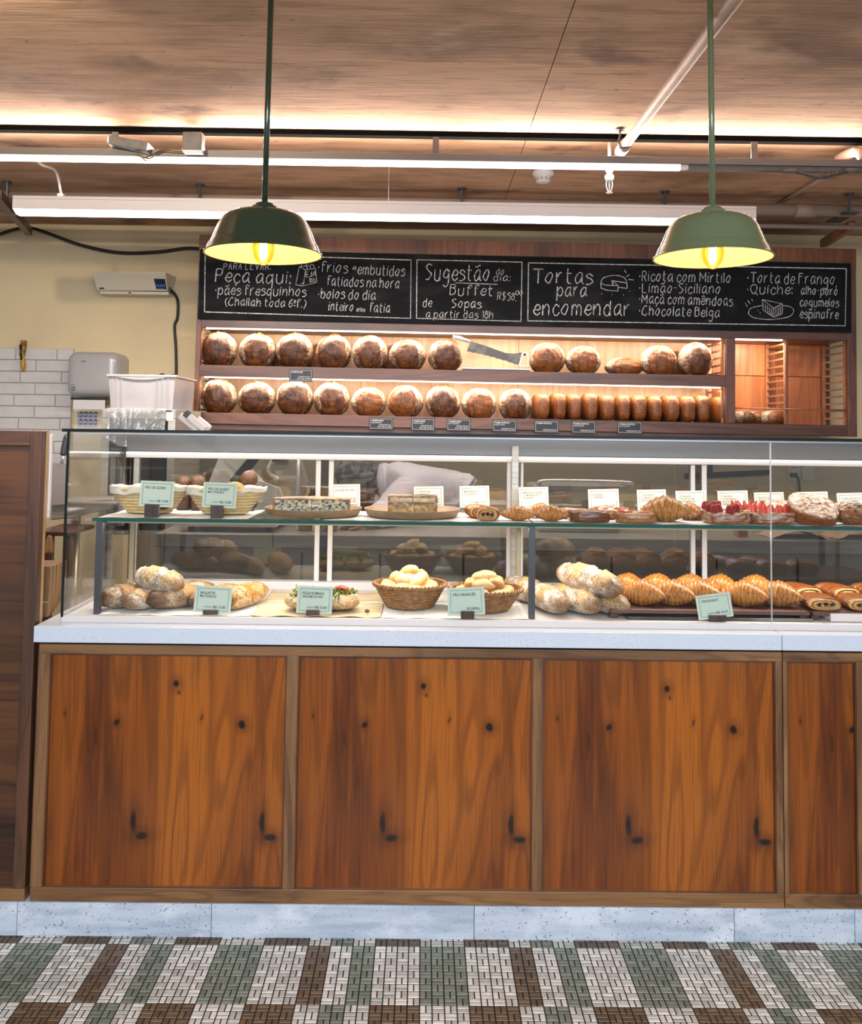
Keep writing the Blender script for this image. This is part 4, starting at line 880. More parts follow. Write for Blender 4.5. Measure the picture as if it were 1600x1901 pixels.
# --- wicker baskets (one woven mesh with rim and stakes)
def wicker_basket(label, cx, cy, z0, R1, R0, H):
    t = thing('wicker_basket', label, 'basket', (cx,cy,z0), 'brown wicker bread baskets')
    mb = MB(); ns = 28; rows = 15
    for i in range(rows):
        f = (i+.5)/rows; r = R0+(R1-R0)*f**.9; z = z0+.004+H*f; P = []
        for k in range(ns*4+1):
            g = 2*math.pi*k/(ns*4); w = .0022*math.cos(ns/2*g*1+math.pi*(i%2)); P.append((cx+(r+w)*math.cos(g), cy+(r+w)*math.sin(g), z))
        mb.tube(P, .0031, 5, cap=False)
    stuff(obj('weave', mb, M['wicker'], t, smooth=True))
    mb = MB()
    for k in range(ns):
        g = 2*math.pi*(k+.5)/ns; mb.tube([(cx+R0*math.cos(g),cy+R0*math.sin(g),z0+.002),(cx+R1*math.cos(g),cy+R1*math.sin(g),z0+H+.004)], .0020, 5)
    stuff(obj('stakes', mb, M['wicker'], t, smooth=True))
    for s_ in (0,1):
        P = []
        for k in range(161):
            g = 2*math.pi*k/160; a = g*26+math.pi*s_; rr = R1+.003+.0045*math.cos(a); P.append((cx+rr*math.cos(g),cy+rr*math.sin(g),z0+H+.006+.0045*math.sin(a)))
        mb = MB(); mb.tube(P, .0034, 6, cap=False); obj('rim_braid', mb, M['wicker'], t, smooth=True)
    mb = MB(); mb.lathe([(0,.002),(R0,.002),(R0+.003,.006),(R0,.009),(0,.009)],40,(cx,cy,z0)); obj('base', mb, M['wicker'], t, smooth=True)
    mb = MB(); mb.lathe([(R0-.006,.012),(R1-.009,H)],40,(cx,cy,z0)); obj('inner_shade', mb, mat('wicker_inside',(.07,.03,.010),.8), t, smooth=True)  # dark sheet added to stand in for the shade behind the weave
    return t
def basket_set(px0, px1, prim, pbot, yf, nm, kinds, seed, R0):
    cy = yf+R0; xc = XD((px0+px1)/2, cy, prim); R1 = (W(px1,prim,cy).x-W(px0,prim,cy).x)/2
    H = W((px0+px1)/2, prim, cy).z-ZDK-.006
    wicker_basket(f'round brown wicker basket of rolls, {nm}', xc, cy, ZDK, R1-.006, R0, H)
    random.seed(seed); i = 0
    spots = [(.072,g,.000) for g in (250,290,330,10,50,90,130,170,210)]+[(.042,g,.030) for g in (255,325,35,110,185)]+[(.006,240,.052)]
    names = ['front left edge','front edge','right front edge','right edge','rear right edge','rear edge','rear left edge','left edge','left front edge','second layer, front','second layer, right','second layer, rear right','second layer, rear','second layer, left','very top']
    for (r,g,dz),n_ in zip(spots,names):
        a = R(g+random.uniform(-8,8)); o = inst('bread_roll', RV[random.choice(kinds)], None)
        at(o, xc+r*1.0*math.cos(a), cy+r*math.sin(a), ZDK+H-.030+dz, a+R(90)+random.uniform(-.5,.5), (random.uniform(.72,.84),)*3, random.uniform(-.3,.3), random.uniform(-.45,.45))
        tag(o, f'roll in the {nm.split(",")[0]}, {n_}', 'bread roll', f'rolls heaped in the {nm.split(",")[0]}')
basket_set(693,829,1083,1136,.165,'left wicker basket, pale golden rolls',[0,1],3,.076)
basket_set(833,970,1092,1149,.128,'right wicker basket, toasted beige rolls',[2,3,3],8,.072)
# --- coiled cane baskets with cloth
def cane_basket(label, px0, px1, ptop, pbot, Y, inner, side):
    a, b = W(px0,ptop,Y), W(px1,ptop,Y); w = (b.x-a.x)/2; xc = (a.x+b.x)/2; H = a.z-ZS
    t = thing('coiled_basket', label, 'basket', (xc,Y,ZS), 'coiled cane baskets with cloth liners')
    mb = MB(); n = 8; sy = .62
    for i in range(n):
        f = (i+.5)/n; r = w*(.50+.48*f**.75); z = ZS+.004+(H-.006)*f; P = [(xc+r*math.cos(2*math.pi*k/72), Y+r*sy*math.sin(2*math.pi*k/72), z) for k in range(73)]
        mb = MB(); mb.tube(P, H/n*.58, 8, cap=False); obj('cane_coil', mb, M['cane'], t, smooth=True)
    mb = MB(); mb.lathe([(0,.003),(w*.52,.003),(w*.52,.008),(0,.008)],48,(xc,Y,ZS),sy=sy); obj('base', mb, M['cane'], t)
    def fn(u,v):
        g = 2*math.pi*v; wv = .002*math.sin(g*7+1)+.0015*math.sin(g*13)
        pr = [(.55,.25),(.90,.75),(1.0,1.04),(1.045,1.05),(1.03,.86-.12*max(0,-math.sin(g+.9)))]; i = min(3,int(u*4)); f = u*4-i; r = pr[i][0]*(1-f)+pr[i+1][0]*f; z = pr[i][1]*(1-f)+pr[i+1][1]*f
        return ((xc+(w*r+wv)*math.cos(g), Y+(w*r*sy+wv)*math.sin(g), ZS+H*z+wv), None)
    mb = MB(); mb.grid(17,72,fn,closev=True); o = obj('cloth_liner', mb, M['cloth'], t, smooth=True); s = o.modifiers.new('s','SOLIDIFY'); s.thickness = .0012
    for i,(dx,dy,dz,rr,c,lb) in enumerate(inner):
        def fb(d, seed=i+len(label)):
            k = 1+.05*nz(*(d*2),seed); q = .5+.5*nz(*(d*4),seed+1); return Vector((d.x*rr,d.y*rr*.95,d.z*rr*.86))*k, mixc(c,tuple(v*.6 for v in c),q*q+max(0,-d.z)*.4)
        o = inst('cheese_bun', mesh('cheese_bun', blob(10, fb), M['soft'], smooth=True), None, (xc+dx,Y+dy,ZS+H*.55+dz)); tag(o, lb, 'bread bun', 'round cheese buns in the coiled baskets')
BR, GO = (.17,.085,.035), (.86,.52,.13)
cane_basket('coiled cane basket with white cloth, left of the two', 208,349,903,953,.235,[(.028,.01,.028,.035,(.80,.62,.36),'pale cheese bun peeking out behind the left mint sign'),(.05,-.03,-.005,.034,BR,'brown cheese bun low in the left coiled basket'),(-.04,.0,-.008,.036,GO,'golden cheese bun low in the left coiled basket')],0)
cane_basket('coiled cane basket with white cloth, right of the two, topped with a yellow bun', 348,491,905,956,.235,[(.032,-.02,.030,.036,GO,'bright yellow cheese bun on top of the right coiled basket'),(-.05,.0,-.006,.036,BR,'brown cheese bun low in the right coiled basket'),(.072,.02,-.01,.030,BR,'brown cheese bun at the right inside the right coiled basket')],0)
for px,Y_,r,lb in ((340,.385,.023,'brown bun standing behind and between the coiled baskets, left one'),(366,.385,.025,'brown bun standing behind and between the coiled baskets, right one'),(461,.385,.029,'brown bun standing behind the yellow one')):
    def fb(d): k = 1+.06*nz(*(d*3),px); q = .5+.5*nz(*(d*5),px); return Vector(d)*r*k, mixc((.25,.13,.06),(.14,.07,.03),q)
    x = XS(px,Y_); zc_ = W(px,903 if px<400 else 897,Y_).z; t = thing('bun_tin', lb.replace('brown bun standing','small dark tin holding a brown bun'), 'tin', (x,Y_,ZS))
    mb = MB(); mb.lathe([(0,.001),(.024,.001),(.030,zc_-ZS-.012),(.0,zc_-ZS-.014)],20,(x,Y_,ZS)); obj('cup', mb, M['block'], t, smooth=True)
    o = inst('cheese_bun', mesh('cheese_bun', blob(10, fb), M['soft'], smooth=True), None, (x,Y_,zc_+r*.55)); tag(o, lb, 'bread bun', 'brown buns at the back of the glass shelf')
# --- plates with quiche and pie
def plate(px0, px1, label):
    Y = .246; a, b = W(px0,949,Y), W(px1,949,Y); r = (b.x-a.x)/2; xc = (a.x+b.x)/2
    mb = MB(); mb.lathe([(0,.001),(r*.86,.001),(r*.93,.004),(r*.995,.024),(r,.026),(r*.975,.026),(r*.955,.023),(r*.90,.009),(0,.007)],72,(xc,Y,ZS)); tag(obj('clay_plate', mb, M['plate'], smooth=True), label, 'plate', 'flat clay plates'); return xc, Y, r
def pie(name, label, px0, px1, ztop, Y, seed, filling, cuts, zbase):
    a, b = W(px0,935,Y), W(px1,935,Y); xc = (a.x+b.x)/2; r = (b.x-a.x)/2; H = W(px0,ztop,Y).z-zbase
    t = thing(name, label, 'pie', (xc,Y,zbase))
    prev = -r
    for ci,(c0,c1) in enumerate(cuts):
        mb = MB(); nx, nzv = 54, 14; x0, x1 = -r+2*r*c0, -r+2*r*c1
        def cut(u,v):
            x = x0+(x1-x0)*u; z = H*v; z *= 1+(.05*nz(x*40,0,seed)+.03*nz(x*120,1,seed) if v > .9 else 0)
            q = .5+.5*nz(x*90,z*160,seed); q2 = .5+.5*nz(x*30,z*60,seed+2); c = filling(v,q,q2)
            ed = min(abs(x+r),abs(x-r)); 
            if ed < .008 or v < .08: c = mixc((.34,.17,.06),(.50,.29,.12),q)
            if v > .90: c = mixc((.20,.08,.03),(.72,.50,.28),q2)
            return (xc+x, Y+.0015*nz(x*80,z*80,seed+4), zbase+z), c
        mb.grid(nx, nzv, cut); obj('cut_face', mb, M['veg'], t, smooth=True)
        mb = MB()
        dpt = r*.88 if r < .1 else r
        def topf(u,v):
            x = x0+(x1-x0)*u; ym = math.sqrt(max(0,r*r-x*x)) if r > .1 else dpt*(.9)
            y = ym*min(.9999,v); q = .5+.5*nz(x*30,y*30,seed+5); q2 = .5+.5*nz(x*9,y*9,seed+6); z = H*(1+.04*nz(x*40,y*40,seed)); 
            if v < .02: z = H*(1+.05*nz(x*40,0,seed)+.03*nz(x*120,1,seed))
            return (xc+x,Y+y,zbase+z), mixc(mixc((.78,.58,.36),(.40,.16,.05),q), (.12,.04,.02), sstep(.58,.68,q2)*.8)
        mb.grid(nx, 12, topf); nb = len(mb.v)
        def sidef(u,v):
            x = x0+(x1-x0)*u; ym = math.sqrt(max(0,r*r-x*x)) if r > .1 else dpt*.9; return (xc+x,Y+ym,zbase+H*v), (.42,.22,.09)
        mb.grid(nx, 3, sidef)
        for xe_ in (x0,x1):
            ym = math.sqrt(max(0,r*r-xe_*xe_)) if r > .1 else dpt*.9
            if ym > .005: mb.add([(xc+xe_,Y,zbase),(xc+xe_,Y+ym,zbase),(xc+xe_,Y+ym,zbase+H*.98),(xc+xe_,Y,zbase+H*.98)],[(0,1,2,3)],[(.42,.24,.10)]*4)
        obj('slice', mb, M['veg'], t, smooth=False)
def f_q(v,q,q2): c = mixc((.50,.52,.42),(.66,.64,.50),q2); c = mixc(c,(.05,.06,.045), sstep(.50,.60,q)*.9); return mixc(c,(.80,.62,.22), sstep(.60,.72,q2)*.6)
def f_t(v,q,q2): c = mixc((.36,.22,.07),(.72,.52,.22),q); c = mixc(c,(.86,.72,.48), sstep(.62,.8,v)*.8); return mixc(c,(.14,.07,.03), math.exp(-((v-.60)/.06)**2)*.8)
xq_, yq_, rq_ = plate(491,672,'tan clay plate under the spinach quiche'); pie('quiche','half of a spinach quiche on a clay plate, cut side facing out',506,650,925,yq_-.01,3,f_q,[(0,.50),(.505,1)],ZS+.0075)
xq_, yq_, rq_ = plate(676,855,'dark-rimmed clay plate under the two pie slices'); pie('chicken_pie','two slices of layered chicken pie side by side on a clay plate',720,812,920,yq_-.04,7,f_t,[(0,.49),(.51,1)],ZS+.0075)
# --- pastries
def croissant(seed, L, Rr, bend, n=5.0, cols=None, aspect=1.0):
    G0, G1, DK, PL = cols or ((.50,.20,.035),(.80,.45,.11),(.16,.045,.010),(.86,.62,.30))
    def fn(u, v):
        t = 2*u-1; a = 2*math.pi*v; at_ = abs(t); s = at_*n+.22*math.cos(a+seed)+.15*nz(t*3,math.cos(a),math.sin(a),seed); fr = s-math.floor(s)
        env = (1-at_**1.6)**.80 if at_ < 1 else 0; env = max(env,.09 if at_ < .995 else .02)
        r = Rr*env*(1.06-.17*fr+.02*nz(t*9,math.cos(a)*3,math.sin(a)*3,seed))
        up = math.sin(a); y = r*math.cos(a)*1.08-bend*(t*t); z = max(r*up, -Rr*.62*env)+Rr*.62
        q = .5+.5*nz(t*4,math.cos(a)*2,up*2,seed+1); st = .5+.5*math.sin((s*5.5+1.2*nz(t*2,math.cos(a)*2,up*2,seed+2))*2*math.pi)
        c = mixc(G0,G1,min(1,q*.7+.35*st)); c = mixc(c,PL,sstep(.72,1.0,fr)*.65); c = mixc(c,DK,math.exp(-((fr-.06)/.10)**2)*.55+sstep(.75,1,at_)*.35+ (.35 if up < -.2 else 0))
        c = mixc(c,PL,sstep(.7,1,st)*.28)
        return (t*L/2, y, z), c
    mb = MB(); mb.grid(84, 32, fn, closev=True); mb.f += [tuple(range(32)), tuple(reversed(range(83*32,84*32)))]; mb.mi += [0,0]
    return mesh('croissant', mb, M['pastry'], smooth=True)
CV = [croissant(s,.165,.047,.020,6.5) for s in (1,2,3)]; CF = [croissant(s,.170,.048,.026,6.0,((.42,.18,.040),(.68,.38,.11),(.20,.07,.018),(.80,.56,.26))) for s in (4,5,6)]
def pain(seed, w, d, h, cols=None, dark=0):
    "rolled pastry: cross section in x-z, length along y, spiral and chocolate at the end facing -y"
    cA, cB = cols or ((.52,.24,.06),(.78,.48,.16))
    nv = 40
    def sec(a, f=1):
        x = math.copysign(abs(math.cos(a))**.75, math.cos(a))*w/2*f; z = math.copysign(abs(math.sin(a))**.8, math.sin(a))*h/2*f; return x, z
    mb = MB()
    def fn(u,v):
        a = 2*math.pi*v; k = 1+.03*nz(u*4,math.cos(a)*2,math.sin(a)*2,seed); fr = (u*4.2+.1*math.cos(a))%1; k *= 1.05-.13*fr; ends = .90+.10*math.sin(u*math.pi)**.4
        x, z = sec(a, k*ends); q = .5+.5*nz(u*5,x*60,z*60,seed+1); st = .5+.5*math.sin(u*60+3*q)
        c = mixc(cA,cB,q*.6+.4*st); c = mixc(c,(.20,.06,.015),math.exp(-((fr-.05)/.1)**2)*.6); return (x, -d/2+d*u, z+h/2), c
    mb.grid(30, nv, fn, closev=True)
    def cap(u,v):
        a = 2*math.pi*v; f = u*.90; x, z = sec(a, f); sp = (u*2.6-v)%1; c = mixc((.42,.19,.05),(.74,.50,.22), sstep(.2,.6,abs(sp-.5)*2)); 
        for cx_,cz_ in ((-w*.17,0),(w*.02,h*.04),(w*.20,-h*.02)):
            dd_ = math.hypot((x-cx_)/(w*.085),(z-cz_)/(h*.17)); c = mixc((.015,.006,.004),c,sstep(.7,1.1,dd_))
        return (x,-d/2-.006*(1-u*u)+.002*math.sin(sp*6.28),z+h/2), c
    mb.grid(14, nv, cap, closev=True)
    mb.f.append(tuple(29*nv+k for k in range(nv))); mb.mi.append(0)
    return mesh('rolled_pastry', mb, M['pastry'], smooth=True)
PV = [pain(1,.078,.085,.042), pain(2,.112,.13,.062,((.26,.10,.025),(.52,.28,.09))), pain(3,.112,.13,.060,((.38,.12,.03),(.66,.32,.10)))]
def place(nm, me, x, y, z, rz, sc, lb, cat, grp, rx=0, ry=0): o = inst(nm, me, None); at(o,x,y,z,rz,sc,rx,ry); return tag(o, lb, cat, grp)
gm = 'small pastries on the glass shelf'
place('chocolate_roll', PV[0], XS(905,.16), .15, ZS, R(-6), (.98,1.0,.98), 'small chocolate-filled roll with its cut end facing out', 'pastry', 'small chocolate rolls')
place('chocolate_roll', PV[0], XS(886,.24), .24, ZS, R(10), (.95,1.0,.95), 'small chocolate-filled roll lying behind the foremost one', 'pastry', 'small chocolate rolls')
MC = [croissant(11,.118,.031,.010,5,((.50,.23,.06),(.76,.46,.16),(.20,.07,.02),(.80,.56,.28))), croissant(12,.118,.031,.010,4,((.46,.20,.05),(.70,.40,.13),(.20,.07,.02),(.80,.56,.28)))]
place('mini_croissant', MC[0], XS(962,.14), .145, ZS, R(-10), (.98,1,.92), 'mini croissant with cheese bits left of the dark shelf post', 'croissant', 'mini croissants on the glass shelf')
place('mini_croissant', MC[1], XS(1024,.13), .135, ZS, R(-14), (1.0,1,1.0), 'mini croissant right above the dark shelf post', 'croissant', 'mini croissants on the glass shelf')
place('mini_croissant', MC[0], XS(1003,.25), .255, ZS, R(8), (.8,.9,.95), 'mini croissant lying behind the two foremost ones', 'croissant', 'mini croissants on the glass shelf')
def danish(seed, w, d, h, sugar, pal):
    def fn(u,v):
        a = 2*math.pi*v; n = 5.0; cx_ = math.copysign(abs(math.cos(a))**.55,math.cos(a)); sy_ = math.copysign(abs(math.sin(a))**.55,math.sin(a))
        prof = [(0,.0),(.9,.0),(1.0,.12),(1.02,.5),(.97,.9),(.86,1.0),(.62,.80),(.3,.70),(0,.70)]; i = min(7,int(u*8)); f = u*8-i
        r = prof[i][0]*(1-f)+prof[i+1][0]*f; z = prof[i][1]*(1-f)+prof[i+1][1]*f
        k = 1+.05*nz(cx_*2,sy_*2,z*3,seed)+.025*math.sin(z*30)*(1 if .1<z<.95 else 0)
        zz = h*z*(1+.20*nz(cx_*2.5*r,sy_*2.5*r,0,seed+1)); q = .5+.5*nz(cx_*5*r,sy_*5*r,z*6,seed+2); st = .5+.5*math.sin(z*34+4*nz(cx_*2,sy_*2,0,seed))
        c = mixc(pal[0],pal[1],.5*q+.5*st); c = mixc(c,(.84,.78,.70),sugar*sstep(.45,.62,q)*(.5 if z < .9 else 1)); return (cx_*r*w/2*k, sy_*r*d/2*k, max(0,zz)), c
    mb = MB(); mb.grid(33, 56, fn, closev=True); return mesh('danish', mb, M['pastry'], smooth=True)
DN = [danish(1,.125,.11,.034,.0,((.16,.06,.018),(.40,.19,.06))), danish(2,.125,.11,.032,.15,((.34,.15,.045),(.62,.38,.15))), danish(3,.135,.11,.036,.75,((.24,.09,.03),(.52,.28,.12))), danish(4,.14,.11,.036,.75,((.24,.09,.03),(.50,.26,.11)))]
def dthing(lb, me, x, y, rz=0, sc=(1,1,1)):
    t = thing('danish_pastry', lb, 'pastry', (x,y,ZS), 'danish pastries on the glass shelf', rot=(0,0,rz), local=True); inst('pastry_base', me, t, scale=sc); return t
dthing('dark puffed danish left of the tomato pastries', DN[0], XS(1092,.135), .135, R(4), (1,1,1.05))
dthing('reddish danish lying behind the dark puffed one', DN[1], XS(1070,.25), .26, 0, (.9,.9,.9))
def leafblob(seed, s, c):
    def fn(d): k = 1+.25*nz(*(d*2.5),seed); return Vector((d.x*s[0],d.y*s[1],d.z*s[2]))*k, mixc(c,tuple(v*.6 for v in c),.5+.5*nz(*(d*4),seed))
    return mesh('topping', blob(5, fn), M['veg'], smooth=True)
TOM = [leafblob(1,(.013,.012,.007),(.62,.10,.03)), leafblob(2,(.012,.012,.007),(.78,.24,.09))]; CHE = leafblob(3,(.016,.012,.006),(.86,.80,.62))
for px,Y_,n_ in ((1178,.135,'front'),(1132,.26,'back')):
    t = dthing(f'caprese danish with tomato and white cheese, {n_} one', DN[1], XS(px,Y_), Y_, R(-3), (1,.95,1)); random.seed(px)
    for k in range(5):
        inst('tomato_piece', TOM[k%2], t, (-.040+.02*k,random.uniform(-.03,.03),.030), (random.uniform(-.3,.3),.2,k))
    for k in range(3): inst('cheese_piece', CHE, t, (-.025+.025*k,random.uniform(-.02,.03),.029), (0,0,k))
# ham and cheese croissant
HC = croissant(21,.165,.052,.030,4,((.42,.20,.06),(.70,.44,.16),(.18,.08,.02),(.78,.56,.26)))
place('filled_croissant', HC, XS(1240,.15), .185, ZS, R(-16), (.98,1,.98), 'large ham and cheese croissant, the tallest pastry on the glass shelf', 'croissant', 'filled croissants on the glass shelf')
place('filled_croissant', MC[1], XS(1284,.22), .24, ZS, R(-50), (.8,1.1,1.1), 'browned pastry end behind the large filled croissant', 'croissant', 'filled croissants on the glass shelf')
# raspberry and strawberry danishes
def raspb():
    mb = MB(); 
    for i in range(5):
        z = .004+.0042*i; rr = .0085*math.sqrt(max(.12,1-(i/5.2)**2)); n = max(4,int(9*rr/.0085))
        for k in range(n):
            g = 2*math.pi*(k+.5*(i%2))/n; c = Vector((rr*math.cos(g),rr*math.sin(g),z)); vs, fs = CS[5][0], CS[5][1]
            bmv = [(c+Vector(v)*.0034) for v in RB[0]]; mb.add(bmv, RB[1], (.42,.018,.030))
    mb.add([Vector(v)*.006+Vector((0,0,.012)) for v in RB[0]], RB[1], (.30,.012,.02)); return mesh('raspberry', mb, M['veg'], smooth=True)
RB = cubesphere(1); RASP = raspb()
def strawb():
    def fn(u,v):
        a = 2*math.pi*v; r = .010*math.sin(min(1,u*1.35)*math.pi/2)**.8 if u < .75 else .010*(1-(u-.75)/.25)**.7
        r = .0105*(1-u)**.62*(1 if u > .02 else .9); c = mixc((.72,.030,.018),(.80,.22,.12),.5+.5*nz(math.cos(a)*4,u*9,math.sin(a)*4)); c = mixc(c,(.84,.62,.45),max(0,.25-u)*2); return (r*math.cos(a),r*math.sin(a),.032*u), c
    mb = MB(); mb.grid(12,14,fn,closev=True); mb.f.append(tuple(reversed(range(14)))); mb.mi.append(0); return mesh('strawberry', mb, M['veg'], smooth=True)
STR = strawb(); ALM = leafblob(6,(.008,.006,.003),(.80,.58,.30)); PIS = leafblob(7,(.006,.005,.004),(.36,.34,.08))
t = dthing('raspberry and pistachio danish dusted with sugar, front one', DN[2], XS(1348,.14), .14, R(3), (1.05,1,1))
for x,y in ((-.050,-.035),(-.028,-.010),(-.005,-.042),(.012,-.015),(.03,.0),(-.05,.01)): inst('raspberry', RASP, t, (x,y,.033), (.2,0,x*40), (1.15,)*3)
for k in range(10): inst('pistachio_crumb', PIS, t, (.012+.04*random.random(),random.uniform(-.04,.03),.037), (k,0,k))
t = dthing('sugared danish with raspberries half hidden in the row behind', DN[2], XS(1310,.27), .275, R(3), (.9,.9,1))
for x,y in ((-.01,-.03),(.02,-.02),(.04,.0)): inst('raspberry', RASP, t, (x,y,.034), (.2,0,x*40), (1.15,)*3)
t = dthing('strawberry and almond danish with upright berry tips, front one', DN[3], XS(1430,.14), .14, R(-3), (1.0,1,1)); random.seed(5)
for i in range(11):
    inst('strawberry', STR, t, (-.058+.0115*i,random.uniform(-.035,.02),.030), (random.uniform(-.35,.25),random.uniform(-.35,.35),i), (1.05,)*3)
for k in range(8): inst('almond_flake', ALM, t, (-.05+.014*k,random.uniform(-.045,.02),.036), (.5,k,k))
t = dthing('strawberry danish in the row behind', DN[3], XS(1392,.26), .27, 0, (.95,.9,1))
for i in range(9): inst('strawberry', STR, t, (-.055+.013*i,random.uniform(-.03,.01),.034), (random.uniform(-.35,.25),random.uniform(-.35,.35),i), (1.05,)*3)
# almond toast (bostock)
def toast(seed, w, d, h):
    def fn(u,v):
        a = 2*math.pi*v; cx_ = math.copysign(abs(math.cos(a))**.6,math.cos(a)); sy_ = math.copysign(abs(math.sin(a))**.6,math.sin(a))
        prof = [(0,0),(.97,0),(1,.08),(1,.5),(1,.92),(.95,1.02),(.5,1.05),(.2,1.05),(0,1.05)]; i = min(7,int(u*8)); f = u*8-i; r = prof[i][0]*(1-f)+prof[i+1][0]*f; z = prof[i][1]*(1-f)+prof[i+1][1]*f
        k = 1+.04*nz(cx_*2,sy_*2,0,seed); q = .5+.5*nz(cx_*r*7,sy_*r*7,z*3,seed); q2 = .5+.5*nz(cx_*r*16,sy_*r*16,z*3,seed+1)
        if z > .9: c = mixc((.46,.24,.09),(.90,.84,.74),sstep(.38,.58,q)); c = mixc(c,(.62,.36,.14),sstep(.55,.62,q2)*.6); zz = h*z+.007*q2
        else: c = mixc((.22,.085,.025),(.48,.22,.07),q2*.6+z*.4); zz = h*z
        return (cx_*r*w/2*k, sy_*r*d/2*k, zz), c
    mb = MB(); mb.grid(41,60,fn,closev=True); return mesh('almond_toast', mb, M['pastry'], smooth=True)
TS = toast(3,.15,.13,.040)
o = place('almond_toast', TS, XS(1508,.14), .155, ZS+.022, R(-12), (1.0,1,1.05), 'big sugared almond toast leaning forward at the right of the glass shelf', 'pastry', 'almond toasts', rx=R(26), ry=R(10))
place('almond_toast', TS, XS(1456,.27), .27, ZS+.002, R(10), (.8,.9,1.1), 'almond toast lying behind, left of the big leaning one', 'pastry', 'almond toasts', rx=R(14))
def nugget(seed):
    def fn(d): k = 1+.16*nz(*(d*3),seed)+.10*nz(*(d*8),seed+1); q = .5+.5*nz(*(d*6),seed+2); c = mixc((.24,.10,.035),(.58,.32,.12),q); return Vector((d.x*.062,d.y*.048,d.z*.036))*k+Vector((0,0,.032)), mixc(c,(.86,.80,.70),sstep(.5,.66,.5+.5*nz(*(d*4),seed+4))*max(0,d.z))
    return mesh('almond_croissant', blob(22, fn), M['pastry'], smooth=True)
NG = nugget(4)
place('almond_croissant', NG, XS(1588,.14), .15, ZS-.001, .3, (1.05,1,1), 'craggy sugared almond croissant at the right edge of the glass shelf, front', 'croissant', 'almond croissants')
place('almond_croissant', NG, XS(1556,.26), .26, ZS-.001, 1.3, (.8,.9,.9), 'craggy almond croissant behind the gap beside the big toast', 'croissant', 'almond croissants')
place('almond_croissant', NG, XS(1668,.14), .15, ZS-.001, 2.3, (1,1,1), 'craggy almond croissant cut off by the right edge', 'croissant', 'almond croissants')
# --- flatbreads with salad
def flatb(seed):
    def fn(d):
        x,y,z = d; k = 1+.06*nz(x*2,y*2,z*2,seed); q = .5+.5*nz(x*4,y*4,z*4,seed); c = mixc((.52,.34,.16),(.84,.70,.48),q); c = mixc(c,(.24,.12,.05),sstep(-.3,-.9,z)*.8); return Vector((x*.066,y*.070,z*.026))*k+Vector((0,0,.023)), c
    return mesh('flatbread_base', blob(10, fn), M['bread'], smooth=True)
FB = [flatb(1), flatb(2)]
def lettuce(seed, c):
    rs = random.Random(seed); ph = rs.random()*6
    def fn(u,v): x = (u-.5)*.042; y = (v-.5)*.020; return (x, y, .005*math.sin(u*14+ph)+.004*math.sin(v*9+ph)+.35*abs(y)+.004*nz(x*150,y*150,seed)), mixc(c,tuple(q*.55 for q in c),.5+.5*nz(x*200,y*200,seed))
    mb = MB(); mb.grid(12,6,fn); nb = len(mb.v); mb.v += [(a,b,z-.0008) for a,b,z in mb.v]; mb.c += mb.c[:]; mb.f += [tuple(reversed([i+nb for i in f])) for f in mb.f]; mb.mi += mb.mi[:]
    return mesh('lettuce_leaf', mb, M['veg'], smooth=True)
LT = [lettuce(i, c) for i,c in enumerate(((.42,.50,.08),(.55,.60,.16),(.24,.36,.05),(.62,.66,.28)))]
def shred(seed):
    rs = random.Random(seed); pts = [(rs.uniform(-.02,.02),rs.uniform(-.01,.01),rs.uniform(-.004,.006)) for _ in range(4)]; mb = MB(); mb.tube(catmull(pts,4), .0011, 5, (.84,.82,.70)); return mesh('shred', mb, M['veg'], smooth=True)
SH = [shred(i) for i in range(4)]
for px,nt_,lb in ((566,2,'garnished flatbread with lettuce behind the mint pizza sign'),(629,7,'garnished flatbread with lettuce and red tomato right of its sign')):
    x = XD(px,.155); t = thing('garnished_flatbread', lb, 'flatbread', (x,.165,ZDK+.0045), 'garnished flatbreads', local=True); inst('flatbread_base', FB[px%2], t); random.seed(px)
    for k in range(20):
        g = random.uniform(0,6.28); r = .05*random.random()**.6; inst('lettuce_leaf', LT[random.randrange(4)], t, (r*math.cos(g),r*math.sin(g),.050-r*.22+random.uniform(0,.008)), (random.uniform(-.7,.7),random.uniform(-.7,.7),g))
    for k in range(nt_): g = random.uniform(0,6.28); r = .022*random.random(); inst('tomato_piece', TOM[k%2], t, (r*math.cos(g),r*math.sin(g)-.005,.064), (0,.2,g), (.9,)*3)
    for k in range(12): g = random.uniform(3.2,6.2); inst('shred', SH[k%4], t, (.056*math.cos(g),.060*math.sin(g),.030+random.uniform(-.012,.02)), (random.uniform(-1,1),random.uniform(-1,1),g))
t = place('bread_crumb', leafblob(9,(.008,.006,.006),(.30,.12,.04)), XD(681,.09,1140), .10, ZDK+.0095, 0, (1,1,1), 'single brown crumb on the parchment left of the wicker basket', 'crumb', None)
# --- wooden risers with croissants
zr = W(1300,1131,.10).z
def riser(px0, px1, lb):
    x0, x1 = XD(px0,.10), XD(px1,.10); t = thing('wooden_riser', lb, 'riser', ((x0+x1)/2,.27,ZDK-.002), 'dark wooden risers')
    mb = MB(); mb.box((x0,.085,zr-.014),(x1,.46,zr)); obj('board', mb, M['walnut_h'], t, bevel=.003)
    for xa, sg in ((x0+.02,1),(x1-.02,-1)):
        P = [(xa-sg*.020,.0),(xa-sg*.018,zr-ZDK-.012),(xa+sg*.028,zr-ZDK-.0135),(xa+sg*.010,(zr-ZDK)*.6),(xa+sg*.004,0)]
        mb = MB(); mb.prism([(a,ZDK-.002+b) for a,b in P], .10, .135); mb.prism([(a,ZDK-.002+b) for a,b in P], .40, .435); obj('end_legs', mb, M['block'], t, bevel=.002)
riser(1132,1500,'long dark wooden riser under the row of croissants')
riser(1506,1840,'dark wooden riser under the chocolate rolls at the right edge')
